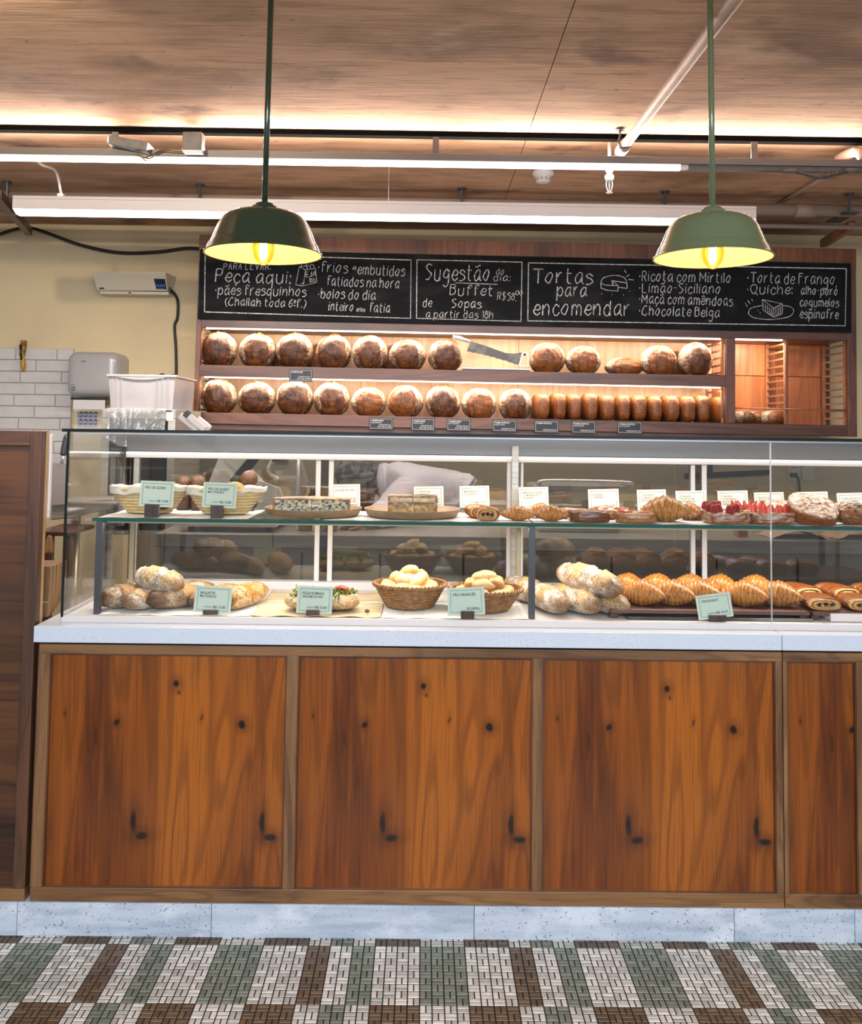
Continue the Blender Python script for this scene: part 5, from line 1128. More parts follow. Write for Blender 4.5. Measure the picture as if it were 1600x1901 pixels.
mb = MB(); mb.box((XD(1150,.2),.075,ZDK-.003),(XD(1480,.2),.47,ZDK+.006)); tag(obj('slate_tray', mb, mat('dark_slate',(.03,.028,.027),.25,layers=(((2,60,2),4,.5,.6,(.16,.15,.14)),)), bevel=.001), 'dark slate tray lying under the croissant riser', 'tray')
mb = MB()
for k in range(9): mb.box((XD(1512,.2),.078+.036*k,ZDK-.003),(XD(1590,.2),.078+.036*k+.030,ZDK+.022)); 
tag(obj('white_rack', mb, M['white_paint'], bevel=.002), 'ribbed white rack lying under the right riser', 'rack')
zt_ = zr+.0012
front = [(1196,0,'leftmost'),(1252,1,'second'),(1304,2,'third'),(1385,0,'fourth'),(1448,1,'rightmost')]
for px,v,n_ in front:
    place('croissant', CF[v], XD(px,.16,1110), .175, zt_, R(-26), (.92,1.0,1.02), f'large glazed croissant in the front row, {n_} one' if n_ in ('leftmost','rightmost') else f'large glazed croissant, {n_} from the left in the front row', 'croissant', 'large croissants on the riser')
for px,v,n_ in ((1166,1,'leftmost'),(1222,2,'second'),(1284,0,'third'),(1338,1,'fourth'),(1404,2,'fifth')):
    place('croissant', CV[v], XD(px,.30,1090), .305, zt_, R(-38), (.92,1.0,1.02), f'golden croissant, {n_} from the left in the back row', 'croissant', 'large croissants on the riser')
for px,Y_,v,n_ in ((1519,.15,1,'front row, right beside the last croissant'),(1592,.15,1,'front row, at the right edge'),(1484,.31,2,'back row, behind the last croissant'),(1553,.31,2,'back row, between two front ones'),(1620,.31,2,'back row, cut off by the right edge')):
    place('chocolate_pastry', PV[v], XD(px,Y_,1115), Y_, zt_-.0005, R(-4 if v == 1 else 12), (.98,.9,.64 if v == 1 else .80), f'large chocolate-filled rolled pastry, {n_}', 'pastry', 'large chocolate rolls on the right riser')
# ------------------------------------------------------------------ kitchen behind the case
# towel dispenser
def P(px,py,Y): return W(px,py,Y)
YD = YW-.20
a, b = P(121,735,YD), P(219,653,YD); w = b.x-a.x; h = b.z-a.z
td = thing('towel_dispenser','grey rounded paper towel dispenser on the wall beside the white tiles','dispenser',((a.x+b.x)/2,YW,a.z))
def rr(x0,z0,x1,z1,r,n=6):
    pts = []
    for cx_,cz_,g0 in ((x1-r,z1-r,0),(x0+r,z1-r,90),(x0+r,z0+r,180),(x1-r,z0+r,270)):
        for k in range(n+1): g = R(g0+90*k/n); pts.append((cx_+r*math.cos(g),cz_+r*math.sin(g)))
    return pts
mb = MB(); rings = [(.0,YW),(.0,YD+.05),(.006,YD+.02),(.020,YD+.004),(.045,YD)]; n = 28; vs = []
for ins,y in rings:
    vs += [(x,y,z) for x,z in rr(a.x+ins,a.z+ins,b.x-ins,b.z-ins,.045-ins*.4)]
fs = [(i*n+k,i*n+(k+1)%n,(i+1)*n+(k+1)%n,(i+1)*n+k) for i in range(4) for k in range(n)]+[tuple(range(4*n,5*n))]
mb.add(vs,fs); obj('cover', mb, M['grey_p'], td, smooth=True)
mb = MB(); p, q = P(131,738,YD-.004), P(198,741,YD-.004); z0, z1 = P(165,757,YD).z, P(165,738,YD).z
mb.box((p.x,YD+.01,z1-.012),(q.x+.004,YD-.002,z1)); obj('slot', mb, M['black'], td)
mb = MB(); pts = [(P(136,742,YD).x,z1-.002)]; nteeth = 16; x0, x1 = P(136,742,YD).x, P(195,742,YD).x
pts = [(x0,z1-.004),(x1,z1-.004)]+[(x1-(x1-x0)*k/(2*nteeth), z0-.006-(.004 if k%2 else 0)) for k in range(2*nteeth+1)]
mb.prism(pts, YD+.001, YD+.003); obj('paper_towel', mb, M['white'], td)
mb = MB(); p = P(155,671,YD); mb.obox(p+Vector((0,-.0005,0)),(.012,0,0),(0,.001,0),(0,0,.0025)); obj('badge', mb, M['steel_dk'], td)
mb = MB(); c = P(136,722,YD); put_text(mb, 'PAPEL TOALHA', c.x-.018, c.z+.012, .005, YD-.001, width=.036); put_text(mb, 'PUXE', c.x-.010, c.z+.022, .005, YD-.001, width=.02)
pts = [(c.x+.008*math.cos(g*.35),c.z+.008*math.sin(g*.35)) for g in range(19)]; ribbon(mb, pts, .003, lambda x,z:(x,YD-.001,z)); obj('marking', mb, M['ink'], td)
# notice under the dispenser
a, b = P(137,800,YW-.06), P(188,752,YW-.06); nb_ = thing('notice_plate','cream plate with a printed hand-washing notice under the dispenser','notice',((a.x+b.x)/2,YW-.06,a.z-.08))
mb = MB(); mb.box((a.x-.004,YW-.01,a.z-.12),(b.x+.006,YW-.06,b.z+.05)); obj('plate', mb, M['cream_p'], nb_, bevel=.003)
a, b = P(144,793,YW-.06), P(181,766,YW-.06); mb = MB(); mb.box((a.x,YW-.062,a.z),(b.x,YW-.0605,b.z)); obj('paper', mb, mat('bluish_paper',(.42,.42,.50),.6), nb_)
mb = MB()
for i in range(4):
    for j in range(2):
        x = a.x+.010+i*.027; z = a.z+.012+j*.042; put_text(mb, '\u00b7\u00b7 \u00b7\u00b7\u00b7', x, z, .004, YW-.0627, width=.018)
        ribbon(mb, [(x,z+.024),(x+.008,z+.031),(x+.018,z+.022)], .005, lambda p_,q_:(p_,YW-.0627,q_)); ribbon(mb, [(x,z+.009),(x+.018,z+.009)], .0022, lambda p_,q_:(p_,YW-.0627,q_)); ribbon(mb, [(x,z+.004),(x+.014,z+.004)], .0022, lambda p_,q_:(p_,YW-.0627,q_))
obj('print', mb, M['ink'], nb_)
# yellow brush hanging on the tiles
Yb = YW-.03; bb = thing('hanging_brush','mustard and black corn brush hanging on the white tiles','brush',P(43,660,Yb))
mb = MB(); mb.tube(catmull([P(44,632,Yb),P(43,645,Yb),P(41,660,Yb)],5),[.016]*11,10); obj('head', mb, M['yellow'], bb, smooth=True)
mb = MB(); mb.tube(catmull([P(40,650,Yb-.01),P(42,668,Yb-.01),P(43,682,Yb-.01),P(43,689,Yb-.01)],5),[.008,.009,.010,.011,.011,.012,.013,.014,.014,.014,.013,.012,.011,.010,.008,.004],10); obj('handle', mb, mat('mustard_handle',(.42,.20,.012),.4), bb, smooth=True)
mb = MB(); mb.tube([P(38,640,Yb-.018),P(40,668,Yb-.018)],.007,8); obj('clamp', mb, M['black'], bb, smooth=True)
# insect lamp (wall sconce with sloping front)
il = thing('insect_lamp','cream wedge-shaped insect lamp mounted high on the wall','insect lamp',P(245,520,YW))
Yf = YW-.16
tl, tr, br, bl = P(170,503,Yf), P(307,505,Yf), P(311,540,YW-.11), P(180,539,YW-.11)
bk = [Vector((v.x,YW,v.z)) for v in (tl,tr,br,bl)]; bk[0].x += .02; bk[1].x += .02
mb = MB(); mb.add([tl,tr,br,bl]+bk, [(0,1,2,3),(0,4,5,1),(1,5,6,2),(2,6,7,3),(3,7,4,0),(4,7,6,5)]); obj('body', mb, M['cream_p'], il, bevel=.004)
mb = MB(); a, b = P(186,541,YW-.09), P(313,545,YW-.09); mb.box((a.x,YW-.09,b.z-.006),(b.x,YW-.001,a.z+.002)); obj('base_tray', mb, M['cream_p'], il)
mb = MB(); c = P(240,543,YW-.10); mb.box((c.x-.006,YW-.092,c.z-.004),(c.x+.006,YW-.089,c.z+.004)); obj('catch', mb, M['black'], il)
def onfront(u,v): A = tl.lerp(tr,u); B = bl.lerp(br,u); p = A.lerp(B,v); return (p.x,p.y-.0015,p.z)
mb = MB(); mb.add([onfront(.83,.36),onfront(.985,.37),onfront(.99,.93),onfront(.845,.92)],[(0,1,2,3)]); obj('sticker', mb, mat('navy_sticker',(.010,.018,.045),.4), il)
mb = MB(); 
for k in range(5): mb.add([onfront(.855+.025*k,.66),onfront(.87+.025*k,.66),onfront(.872+.025*k,.78),onfront(.857+.025*k,.78)],[(0,1,2,3)]); 
mb.add([onfront(.86,.86),onfront(.96,.86),onfront(.96,.90),onfront(.86,.90)],[(0,1,2,3)]); mb.v = [(x,y-.0006,z) for x,y,z in mb.v]; obj('sticker_print', mb, mat('blue_print',(.10,.20,.42),.5), il)
mb = MB(); mb.add([onfront(.04,.86),onfront(.11,.86),onfront(.11,.93),onfront(.04,.93)],[(0,1,2,3)]); obj('maker_badge', mb, M['ink'], il)
mb = MB(); mb.tube(catmull([P(316,537,YW-.07),P(324,546,YW-.05),P(330,560,YW-.03),P(329,590,YW-.02),P(324,605,YW-.015),P(326,640,YW-.015),P(327,670,YW-.015),P(327,695,YW-.015)],8),.0075,8); obj('power_cord', mb, M['rubber'], il, smooth=True)
mb = MB(); mb.box(P(313,543,YW-.08),P(319,534,YW-.06)); obj('cord_grip', mb, M['black'], il)
# ---------------- stainless bench
YBn = .95; zb_t = (W(600,993,YBn).z); zb_e = W(600,1019,YBn).z
x0b = XS(285,YBn,1000); x1b = 2.2; xsp = [XS(p,YBn,1005) for p in (505,)]
bn = thing('steel_bench','stainless steel work bench behind the glass case','work bench',(.5,YBn+.25,0))
segs = [x0b, XS(506,YBn,1005), x1b]
for a_,b_ in zip(segs, segs[1:]):
    mb = MB(); mb.box((a_+.001,YBn,zb_e),(b_-.001,YBn+.50,zb_t)); obj('worktop', mb, M['steel'], bn, bevel=.004)
mb = MB(); mb.box((x0b+.02,YBn+.03,.10),(x1b,YBn+.48,zb_e-.001)); obj('cabinet_body', mb, M['cab_grey'], bn)
for i,px in enumerate((560,705,860,1135,1330,1480)):
    x = XS(px,YBn+.03,1060); mb = MB(); mb.box((x-.004,YBn+.024,.12),(x+.004,YBn+.0295,zb_e-.02)); obj('door_gap', mb, M['darkbox'], bn)
# oven / heated cabinet at the left with plastic over it, on a stand
YO = 1.50
ov = thing('glass_oven','wide steel oven with dark glass front under the white crate','oven',P(262,900,YO))
a, b = P(186,880,YO), P(326,760,YO); ox0, ox1, oz1 = a.x, b.x, b.z; oz0 = P(260,985,YO).z
mb = MB(); mb.box((ox0,YO,oz1-.045),(ox1,YO+.5,oz1)); obj('top_hood', mb, M['hood'], ov, bevel=.003)
for xx in (ox0, ox1-.035):
    mb = MB(); mb.box((xx,YO,oz0),(xx+.035,YO+.5,oz1-.046)); obj('side', mb, M['steel'], ov, bevel=.002)
mb = MB(); mb.box((ox0+.036,YO+.46,oz0),(ox1-.036,YO+.5,oz1-.046)); obj('back', mb, M['darkbox'], ov)
for k in range(5):
    z = oz1-.11-.085*k
    if z > oz0+.02: mb = MB(); mb.box((ox0+.036,YO+.03,z),(ox1-.036,YO+.45,z+.012)); obj('shelf_rack', mb, M['alu'], ov)
mb = MB(); mb.box((ox0+.036,YO+.002,oz0+.02),(ox1-.036,YO+.006,oz1-.046)); obj('glass_door', mb, M['glass_b'], ov)
mb = MB(); mb.box((ox0,YO,oz0-.02),(ox1,YO+.5,oz0)); obj('bottom', mb, M['steel'], ov)
for sx_ in (ox0+.02,ox1-.05):
    for sy_ in (YO+.03,YO+.44): mb = MB(); mb.box((sx_,sy_,0),(sx_+.03,sy_+.03,oz0-.02)); obj('stand_leg', mb, M['steel'], ov)
mb = MB(); p, q = P(291,768,YO-.001), P(318,762,YO-.001); mb.box((p.x,YO-.0015,p.z),(q.x,YO-.0005,q.z)); obj('nameplate', mb, M['ink'], ov)
mb = MB(); p, q = P(308,781,YO-.002), P(322,765,YO-.002); mb.box((p.x,YO-.003,p.z),(q.x,YO-.0018,q.z)); obj('paper_label', mb, M['white'], ov)
def filmf(u,v):
    x = ox0+.03+(ox1-ox0-.07)*u; z = oz1+.004-(.14+.04*math.sin(u*5))*v; return ((x+.006*nz(u*6,v*3,1), YO-.010-.016*abs(nz(u*14+v*3,v*2.2,2))-.008*v, z), None)
mb = MB(); mb.grid(70,22,filmf); tag(obj('plastic_film', mb, M['film'], smooth=True), 'crinkled clear plastic film draped over the oven front', 'plastic film')
# white crate on the oven
YC = YO+.02; a, b = P(200,758,YC), P(325,697,YC); cr = thing('white_crate','white plastic crate with brown paper in it on top of the oven','crate',((a.x+b.x)/2,YC+.19,oz1))
cx0, cx1, cz0, cz1 = a.x, b.x, oz1+.001, b.z; tp = .010; dp_ = .38
mb = MB()
o_ = [(cx0+tp,YC+tp,cz0),(cx1-tp,YC+tp,cz0),(cx1-tp,YC+dp_-tp,cz0),(cx0+tp,YC+dp_-tp,cz0),(cx0,YC,cz1),(cx1,YC,cz1),(cx1,YC+dp_,cz1),(cx0,YC+dp_,cz1)]
i_ = [(cx0+tp+.004,YC+tp+.004,cz0+.005),(cx1-tp-.004,YC+tp+.004,cz0+.005),(cx1-tp-.004,YC+dp_-tp-.004,cz0+.005),(cx0+tp+.004,YC+dp_-tp-.004,cz0+.005),(cx0+.004,YC+.004,cz1),(cx1-.004,YC+.004,cz1),(cx1-.004,YC+dp_-.004,cz1),(cx0+.004,YC+dp_-.004,cz1)]
mb.add(o_,[(0,3,2,1),(0,1,5,4),(1,2,6,5),(2,3,7,6),(3,0,4,7)]); mb.add(i_,[(0,1,2,3),(0,4,5,1),(1,5,6,2),(2,6,7,3),(3,7,4,0)]); nb0 = 0
for k in range(4): k2 = (k+1)%4; mb.f.append((4+k,4+k2,12+k2,12+k)); mb.mi.append(0)
obj('body', mb, M['crate'], cr)
mb = MB(); e = .010
for p_,q_ in (((cx0-e,YC-e,cz1-.010),(cx1+e,YC,cz1+.002)),((cx0-e,YC+dp_,cz1-.010),(cx1+e,YC+dp_+e,cz1+.002)),((cx0-e,YC,cz1-.010),(cx0,YC+dp_,cz1+.002)),((cx1,YC,cz1-.010),(cx1+e,YC+dp_,cz1+.002))): mb.box(p_,q_)
obj('rim', mb, M['crate'], cr, bevel=.003)
mb = MB(); xm_ = (cx0+cx1)/2; mb.prism([(cx0+.02,cz1-.008),(cx1-.02,cz1-.008),(cx1-.05,cz1-.014),(xm_+.035,cz1-.024),(xm_-.035,cz1-.024),(cx0+.05,cz1-.014)], YC-.008, YC+.002); obj('grip', mb, M['crate'], cr, bevel=.002)
for f in (.06,.12,.20,.74,.82,.90):
    x = cx0+(cx1-cx0)*f; mb = MB(); mb.beam((x,YC+tp-.004,cz0+.008),(x,YC-.002,cz1-.012),.004,.006,up=(0,1,0)); obj('rib', mb, M['crate'], cr)
random.seed(2); mb = MB()
def pap(u,v): x = cx0+.03+(cx1-cx0-.05)*u; return ((x, YC+.05+.25*v, cz1-.006+.022*nz(u*7,v*4,3)+.012*u), None)
mb.grid(24,10,pap); tag(obj('brown_paper', mb, M['kraft'], smooth=True), 'crumpled brown paper sticking out of the white crate', 'paper')
# rolls of paper and knife leaning right of the oven
for i,(p0,p1,r,m_,nm,lb,cat) in enumerate(((P(334,772,.50),P(367,798,.50),.013,'white','paper_roll','long white paper roll leaning behind the case, left one','paper roll'),(P(344,766,.47),P(380,797,.47),.010,'black','wrap_box','slim black-ended roll box leaning on the paper roll','roll box'),(P(366,779,.54),P(388,797,.54),.016,'white','paper_roll','thick white paper roll at the right of the leaning rolls','paper roll'))):
    d = (p1-p0); t = thing(nm, lb, cat, tuple(p1)); mb = MB()
    if i == 1:
        mb.beam(p0, p0.lerp(p1,.2), .024, .024); obj('end_cap', mb, M['black'], t, bevel=.002); mb = MB(); mb.beam(p0.lerp(p1,.2), p1, .020, .020); obj('box', mb, M['roll_p'], t, bevel=.001)
    else: mb.tube([p0, p1], r, 14); obj('roll', mb, M['roll_p'], t, smooth=False)
mb = MB(); p = P(352,845,.86); mb.box((p.x-.03,.80,zb_t if False else p.z-.12),(p.x+.10,.93,p.z-.04)); 
# slicer on the bench
YS = 1.06; sl = thing('meat_slicer','tilted stainless meat slicer with round blade guard behind the baskets','slicer',(P(455,980,YS).x,YS+.1,zb_t))
def S(px,py,d=0): return P(px,py,YS+d)
a, b = S(338,981), S(518,969); mb = MB(); mb.box((a.x,YS-.06,zb_t+.022),(b.x,YS+.34,zb_t+.044)); obj('base', mb, M['white_paint'], sl, bevel=.006)
for px in (355,500):
    for dy in (0,.26): c = S(px,985); mb = MB(); mb.tube([(c.x,YS+dy,zb_t+.0005),(c.x,YS+dy,zb_t+.022)], .014, 12); obj('foot', mb, M['black'], sl, smooth=True)
# slanted body plates
def plate_poly(name, pts, d0, d1, m_): mb = MB(); q = [S(*p) for p in pts]; mb.prism([(v.x,v.z) for v in q], YS+d0, YS+d1); return obj(name, mb, M[m_], sl, bevel=.003)
mat_sl = 'alu'
plate_poly('back_plate',[(398,846),(374,905),(368,962),(470,964),(505,925),(448,862)],.10,.14,'slicer')
plate_poly('guide_plate',[(404,846),(425,870),(438,876),(460,846)],.04,.09,'slicer')
plate_poly('slide_arm',[(425,892),(470,838),(486,846),(440,905)],.00,.03,'black')
plate_poly('food_tray',[(445,905),(468,886),(520,905),(528,925),(510,960),(494,950)],-.02,.0,'slicer')
plate_poly('side_panel',[(490,850),(545,846),(560,900),(548,962),(515,962),(530,915),(500,890)],.16,.24,'cab_grey')
mb = MB(); mb.tube(catmull([S(512,846,-.02),S(500,868,-.02),S(502,880,-.02),S(516,890,-.02)],6), .009, 10); obj('lever', mb, M['slicer'], sl, smooth=True)
c = S(514,850,.0); mb = MB(); mb.tube([(c.x,YS-.01,c.z),(c.x,YS+.05,c.z)], .055, 28); obj('blade_hub', mb, M['steel'], sl, bevel=.003)
mb = MB(); c = S(520,853,-.02); mb.tube([S(505,852,-.03),S(530,850,-.03)], .012, 12); obj('knob', mb, M['steel_dk'], sl, smooth=True)
# poles and small things on the bench
mb = MB(); p = S(551,985,.1); mb.tube([(p.x,p.y,zb_t+.001),(p.x+.0,p.y,S(550,835,.1).z)], .007, 8); tag(obj('steel_pole', mb, M['alu'], smooth=True), 'thin upright steel pole on the bench right of the slicer', 'pole')
mb = MB(); p = S(580,985,.15); z2 = S(580,905,.15).z; mb.lathe([(0,0),(.030,0),(.030,z2-zb_t-.05),(.014,z2-zb_t-.02),(.014,z2-zb_t),(0,z2-zb_t)],16,(p.x,p.y,zb_t+.001)); tag(obj('black_bottle', mb, M['black'], smooth=True), 'black bottle standing on the bench left of the bending worker', 'bottle')
for px,w_,m_,nm,lb,cat in ((565,.05,'kraft','paper_stack','small brown paper stack on the bench behind the glass shelf, left','paper'),(592,.06,'white','white_tub','white plastic tub on the bench behind the door stile','tub'),(614,.05,'kraft','paper_stack','small brown paper stack on the bench right of the white tub','paper')):
    p = S(px,985,.02); mb = MB(); mb.box((p.x-w_/2,p.y,zb_t+.001),(p.x+w_/2,p.y+.06,zb_t+.075)); tag(obj(nm, mb, M[m_], bevel=.003), lb, cat)
# right side of the bench: tray, scales, bags, red things
def bbox(px0,py0,px1,py1,Y,dep,m_,nm,lb,cat,bev=.003):
    a, b = P(px0,py1,Y), P(px1,py0,Y); z = zb_t+.001; mb = MB(); mb.box((a.x,Y,z),(b.x,Y+dep,max(b.z,z+.01))); return tag(obj(nm, mb, M[m_], bevel=bev), lb, cat)
bbox(1370,972,1388,1004,1.05,.06,'rung','wooden_block','small orange wooden block on the bench at the right','block')
def bags(px0,px1,Y,lb):
    a, b = P(px0,990,Y), P(px1,990,Y); mb = MB(); n = 0
    def f(u,v): return ((a.x+(b.x-a.x)*u, Y+.20*v, zb_t+.002+.030*math.sin(math.pi*min(1,u*1.1))*(1-.3*v)+.008*nz(u*6,v*3,px0)), None)
    mb.grid(24,8,f); m2 = len(mb.v); mb.v += [(x,y,zb_t+.0012) for x,y,z in mb.v]; mb.c += [(1,1,1)]*m2; mb.f += [tuple(reversed([i+m2 for i in q])) for q in mb.f]; mb.mi += [0]*len(mb.mi)
    tag(obj('paper_bag_pile', mb, mat('pinkish_kraft',(.46,.31,.21),.7), smooth=True), lb, 'paper bags')
bags(1434,1545,1.0,'flat pile of pinkish paper bags on the bench at the right'); bags(1552,1680,1.0,'second pile of pinkish paper bags at the right edge')
t = thing('plastic_bin','clear plastic bin with a lid on the bench behind the mini croissants','bin',P(1060,960,1.15))
a, b = P(1000,985,1.15), P(1150,905,1.15); mb = MB(); mb.box((a.x,1.15,zb_t+.001),(b.x,1.42,b.z-.012)); obj('box', mb, glass('clear_bin',(.75,.76,.78),1.5,.15,.22), t, bevel=.006)
mb = MB(); mb.box((a.x-.02,1.13,b.z-.012),(b.x+.03,1.44,b.z+.004)); obj('lid', mb, M['grey_p'], t, bevel=.005)
mb = MB(); p, q = P(1008,893,1.13), P(1165,896,1.13); mb.tube(catmull([P(1000,900,1.13),p,P(1080,893,1.13),q,P(1175,903,1.13)],5), .008, 8); obj('handle', mb, M['alu'], t, smooth=True)
t = thing('knife_rack','black magnetic knife strip on the wall right of centre','rack',P(1350,880,YW-.02))
mb = MB(); a, b = P(1272,884,YW-.03), P(1428,877,YW-.03); mb.beam(a, b, .02, .030); obj('strip', mb, M['black'], t, bevel=.003)
mb = MB(); p = P(1318,868,YW-.045); mb.box((p.x-.012,YW-.055,p.z-.05),(p.x+.012,YW-.042,p.z+.02)); obj('hook', mb, M['black'], t)
t = thing('power_socket','white wall socket plate with a black plug and cord at the right','socket',P(1475,880,YW-.01))
for px in (1474,1500):
    a, b = P(px-11,892,YW-.012), P(px+11,862,YW-.012); mb = MB(); mb.box((a.x,YW-.012,a.z),(b.x,YW-.0005,b.z)); obj('cover_plate', mb, M['cream_p'], t, bevel=.002)
p = P(1474,882,YW-.03); mb = MB(); mb.box((p.x-.018,YW-.035,p.z-.012),(p.x+.018,YW-.0125,p.z+.012)); obj('plug', mb, M['black'], t, bevel=.003)
mb = MB(); mb.tube(catmull([(p.x+.015,YW-.03,p.z),P(1482,890,YW-.03),P(1484,905,YW-.03),P(1484,950,YW-.03),(P(1484,950,YW-.03).x,YW-.03,1.1)],6), .006, 8); obj('cord', mb, M['rubber'], t, smooth=True)
p = P(1474,868,YW-.013); mb = MB()
for dx in (-.012,0,.012): mb.tube([(p.x+dx,YW-.0135,p.z),(p.x+dx,YW-.0122,p.z)], .0035, 8)
obj('socket_holes', mb, M['black'], t)
# ---------------- left corner: sink, spatula, bags, stool, guard
gd = W(91,880,.75); mb = MB(); a, b = P(87,962,.058), P(96,806,.058); mb.box((a.x-.05,.058,a.z),(b.x-.006,.066,b.z)); mb.box((b.x-.006,.0575,a.z),(b.x,.075,b.z)); tag(obj('steel_guard', mb, M['white_paint'], bevel=.003), 'upright white steel guard sheet behind the partition edge', 'guard')
sk = thing('steel_sink','stainless steel hand sink on a leg behind the left end of the case','sink',P(140,960,1.2))
a, b = P(93,952,1.2), P(212,930,1.2); mb = MB(); zz1 = P(150,936,1.2).z; zz0 = P(150,958,1.2).z
mb.prism([(a.x,zz1),(b.x,zz1+.03),(b.x-.02,zz1-.02),(P(130,960,1.2).x,zz0-.01),(a.x,zz0-.02)], 1.2, 1.47); obj('basin', mb, M['steel'], sk, bevel=.006)
mb = MB(); mb.box((a.x-.01,1.19,zz1-.002),(b.x+.01,1.48,zz1+.012)); obj('rim', mb, M['steel'], sk, bevel=.004)
mb = MB(); p = P(140,980,1.4); mb.tube([(p.x,1.4,zz0-.01),(p.x,1.4,.0)], .022, 12); obj('drain_leg', mb, M['brass'], sk, smooth=True)
mb = MB(); p = P(200,930,1.5); mb.tube(catmull([(p.x,1.5,zz1+.012),(p.x,1.5,zz1+.13),(p.x-.04,1.48,zz1+.18),(p.x-.10,1.45,zz1+.17),(p.x-.12,1.44,zz1+.13)],6), .010, 10); 0
st = thing('pizza_peel','steel peel with dark handle leaning behind the left edge of the case','peel',P(110,930,1.15))
mb = MB(); q = [P(94,858,1.15),P(126,862,1.15),P(126,936,1.15),P(92,938,1.15)]; mb.prism([(v.x,v.z) for v in q],1.15,1.153); obj('blade', mb, mat('dull_steel',(.42,.37,.35),.4,.5), st)
mb = MB(); mb.tube([P(115,860,1.15),P(118,842,1.15)], .008, 10); obj('shaft', mb, M['alu'], st, smooth=True)
mb = MB(); mb.tube(catmull([P(117,845,1.15),P(120,828,1.15),P(124,812,1.15),P(126,809,1.15)],5), [.013]*12+[.012,.011,.009,.005], 10); obj('handle', mb, M['steel_dk'], st, smooth=True)
sb = thing('dark_stool','dark wooden stool top and legs behind the partition','stool',P(110,1100,1.0))
a, b = P(84,995,.95), P(128,987,.95); mb = MB(); mb.box((a.x-.05,.95,a.z),(b.x,1.25,b.z)); obj('seat', mb, M['block'], sb, bevel=.004)
for px,dy in ((88,.02),(122,.02),(122,.26)):
    p = P(px,1050,.95+dy); mb = MB(); mb.box((p.x-.014,.95+dy,0),(p.x+.014,.98+dy,a.z)); obj('leg', mb, M['block'], sb)
# kraft bags standing in a row beside the case
random.seed(6)
for i,(px,Y_,lb) in enumerate(((92,.10,'nearest'),(98,.17,'second'),(104,.24,'third'),(108,.31,'fourth'),(112,.38,'fifth'),(117,.46,'farthest'))):
    x1_ = P(px,1100,Y_).x if i < 5 else P(118,1100,Y_).x; x0_ = x1_-.16; zt2 = P(px,1052-2*i,Y_).z; z0 = .02+.9057-.02; 
    t = thing('kraft_bag', f'brown paper bag standing left of the case, {lb} one of the row', 'paper bag', ((x0_+x1_)/2,Y_,.9055), 'flattened brown paper bags left of the case'); mb = MB()
    zb2 = .9055; mb.add([(x0_,Y_,zb2),(x1_-.004,Y_,zb2),(x1_,Y_+.004,zt2),(x0_+.004,Y_+.004,zt2),(x0_,Y_+.03,zb2),(x1_-.004,Y_+.03,zb2),(x1_,Y_+.022,zt2),(x0_+.004,Y_+.022,zt2)], [(0,1,2,3),(7,6,5,4),(0,3,7,4),(1,5,6,2),(3,2,6,7),(0,4,5,1)]); obj('bag_body', mb, M['kraft'], t, bevel=.0015)
    mb = MB(); zf = zb2+.045; mb.box((x0_+.002,Y_-.0015,zf),(x1_-.004,Y_-.0002,zf+.003)); obj('fold', mb, M['cane'], t)
t = thing('cord_handles','brown twisted paper bag handles hanging over the row of bags','bag handles',P(90,1000,.45)); mb = MB()
for k in range(5):
    mb = MB(); mb.tube(catmull([P(84+2*k,1028,.44),P(86+2*k,1005,.44),P(90+k,995,.44),P(93+k,1006,.44),P(94+k,1028,.44)],5), .0022, 6); obj('twisted_cord', mb, M['kraft'], t, smooth=True)
# ------------------------------------------------------------------ bending worker behind the bench
YP_ = 1.64
def V(px,py,d=0): return W(px,py,YP_+d)
def skin(name, nodes, edges, m_, parent, lv=2, root=0):
    me = bpy.data.meshes.new(name); me.from_pydata([tuple(n[0]) for n in nodes], edges, []); me.materials.append(M[m_])
    o = bpy.data.objects.new(name, me); COL.objects.link(o)
    md = o.modifiers.new('skin','SKIN'); md.use_smooth_shade = True
    for i,n in enumerate(nodes):
        sv = me.skin_vertices[0].data[i]; r = n[1]; sv.radius = r if isinstance(r,tuple) else (r,r); sv.use_root = (i == root)
    sb_ = o.modifiers.new('sub','SUBSURF'); sb_.levels = lv; sb_.render_levels = lv
    dg = bpy.context.evaluated_depsgraph_get(); dg.update(); ev = o.evaluated_get(dg); m2 = bpy.data.meshes.new_from_object(ev); bpy.data.objects.remove(o)
    off = ORG[parent.name]
    if name == 'coat':
        for v in m2.vertices:
            c = v.co; f = abs(nz(c.x*9+c.z*7, c.y*5, c.z*4-c.x*5, 3)); v.co = c+v.normal*(.012-.040*f*math.exp(-f*3)*1.5)
    m2.transform(Matrix.Translation(Vector((-off[0],-off[1],-off[2])))); m2.polygons.foreach_set('use_smooth',[True]*len(m2.polygons))
    if not len(m2.materials): m2.materials.append(M[m_])
    q = bpy.data.objects.new(name, m2); COL.objects.link(q); q.parent = parent; return q
def HB(px,Y,dz): p = W(px,980,Y); return Vector((p.x,Y,zb_t+dz))
hd = V(664,892); nk = V(696,896); c7 = V(718,893)
ch = V(765,912); ab = V(838,950); pv = V(885,985); 
per = thing('person','person in a white coat and hair net bending low over the bench','person',(pv.x,YP_,0))
kz = .50; fx = pv.x+.02
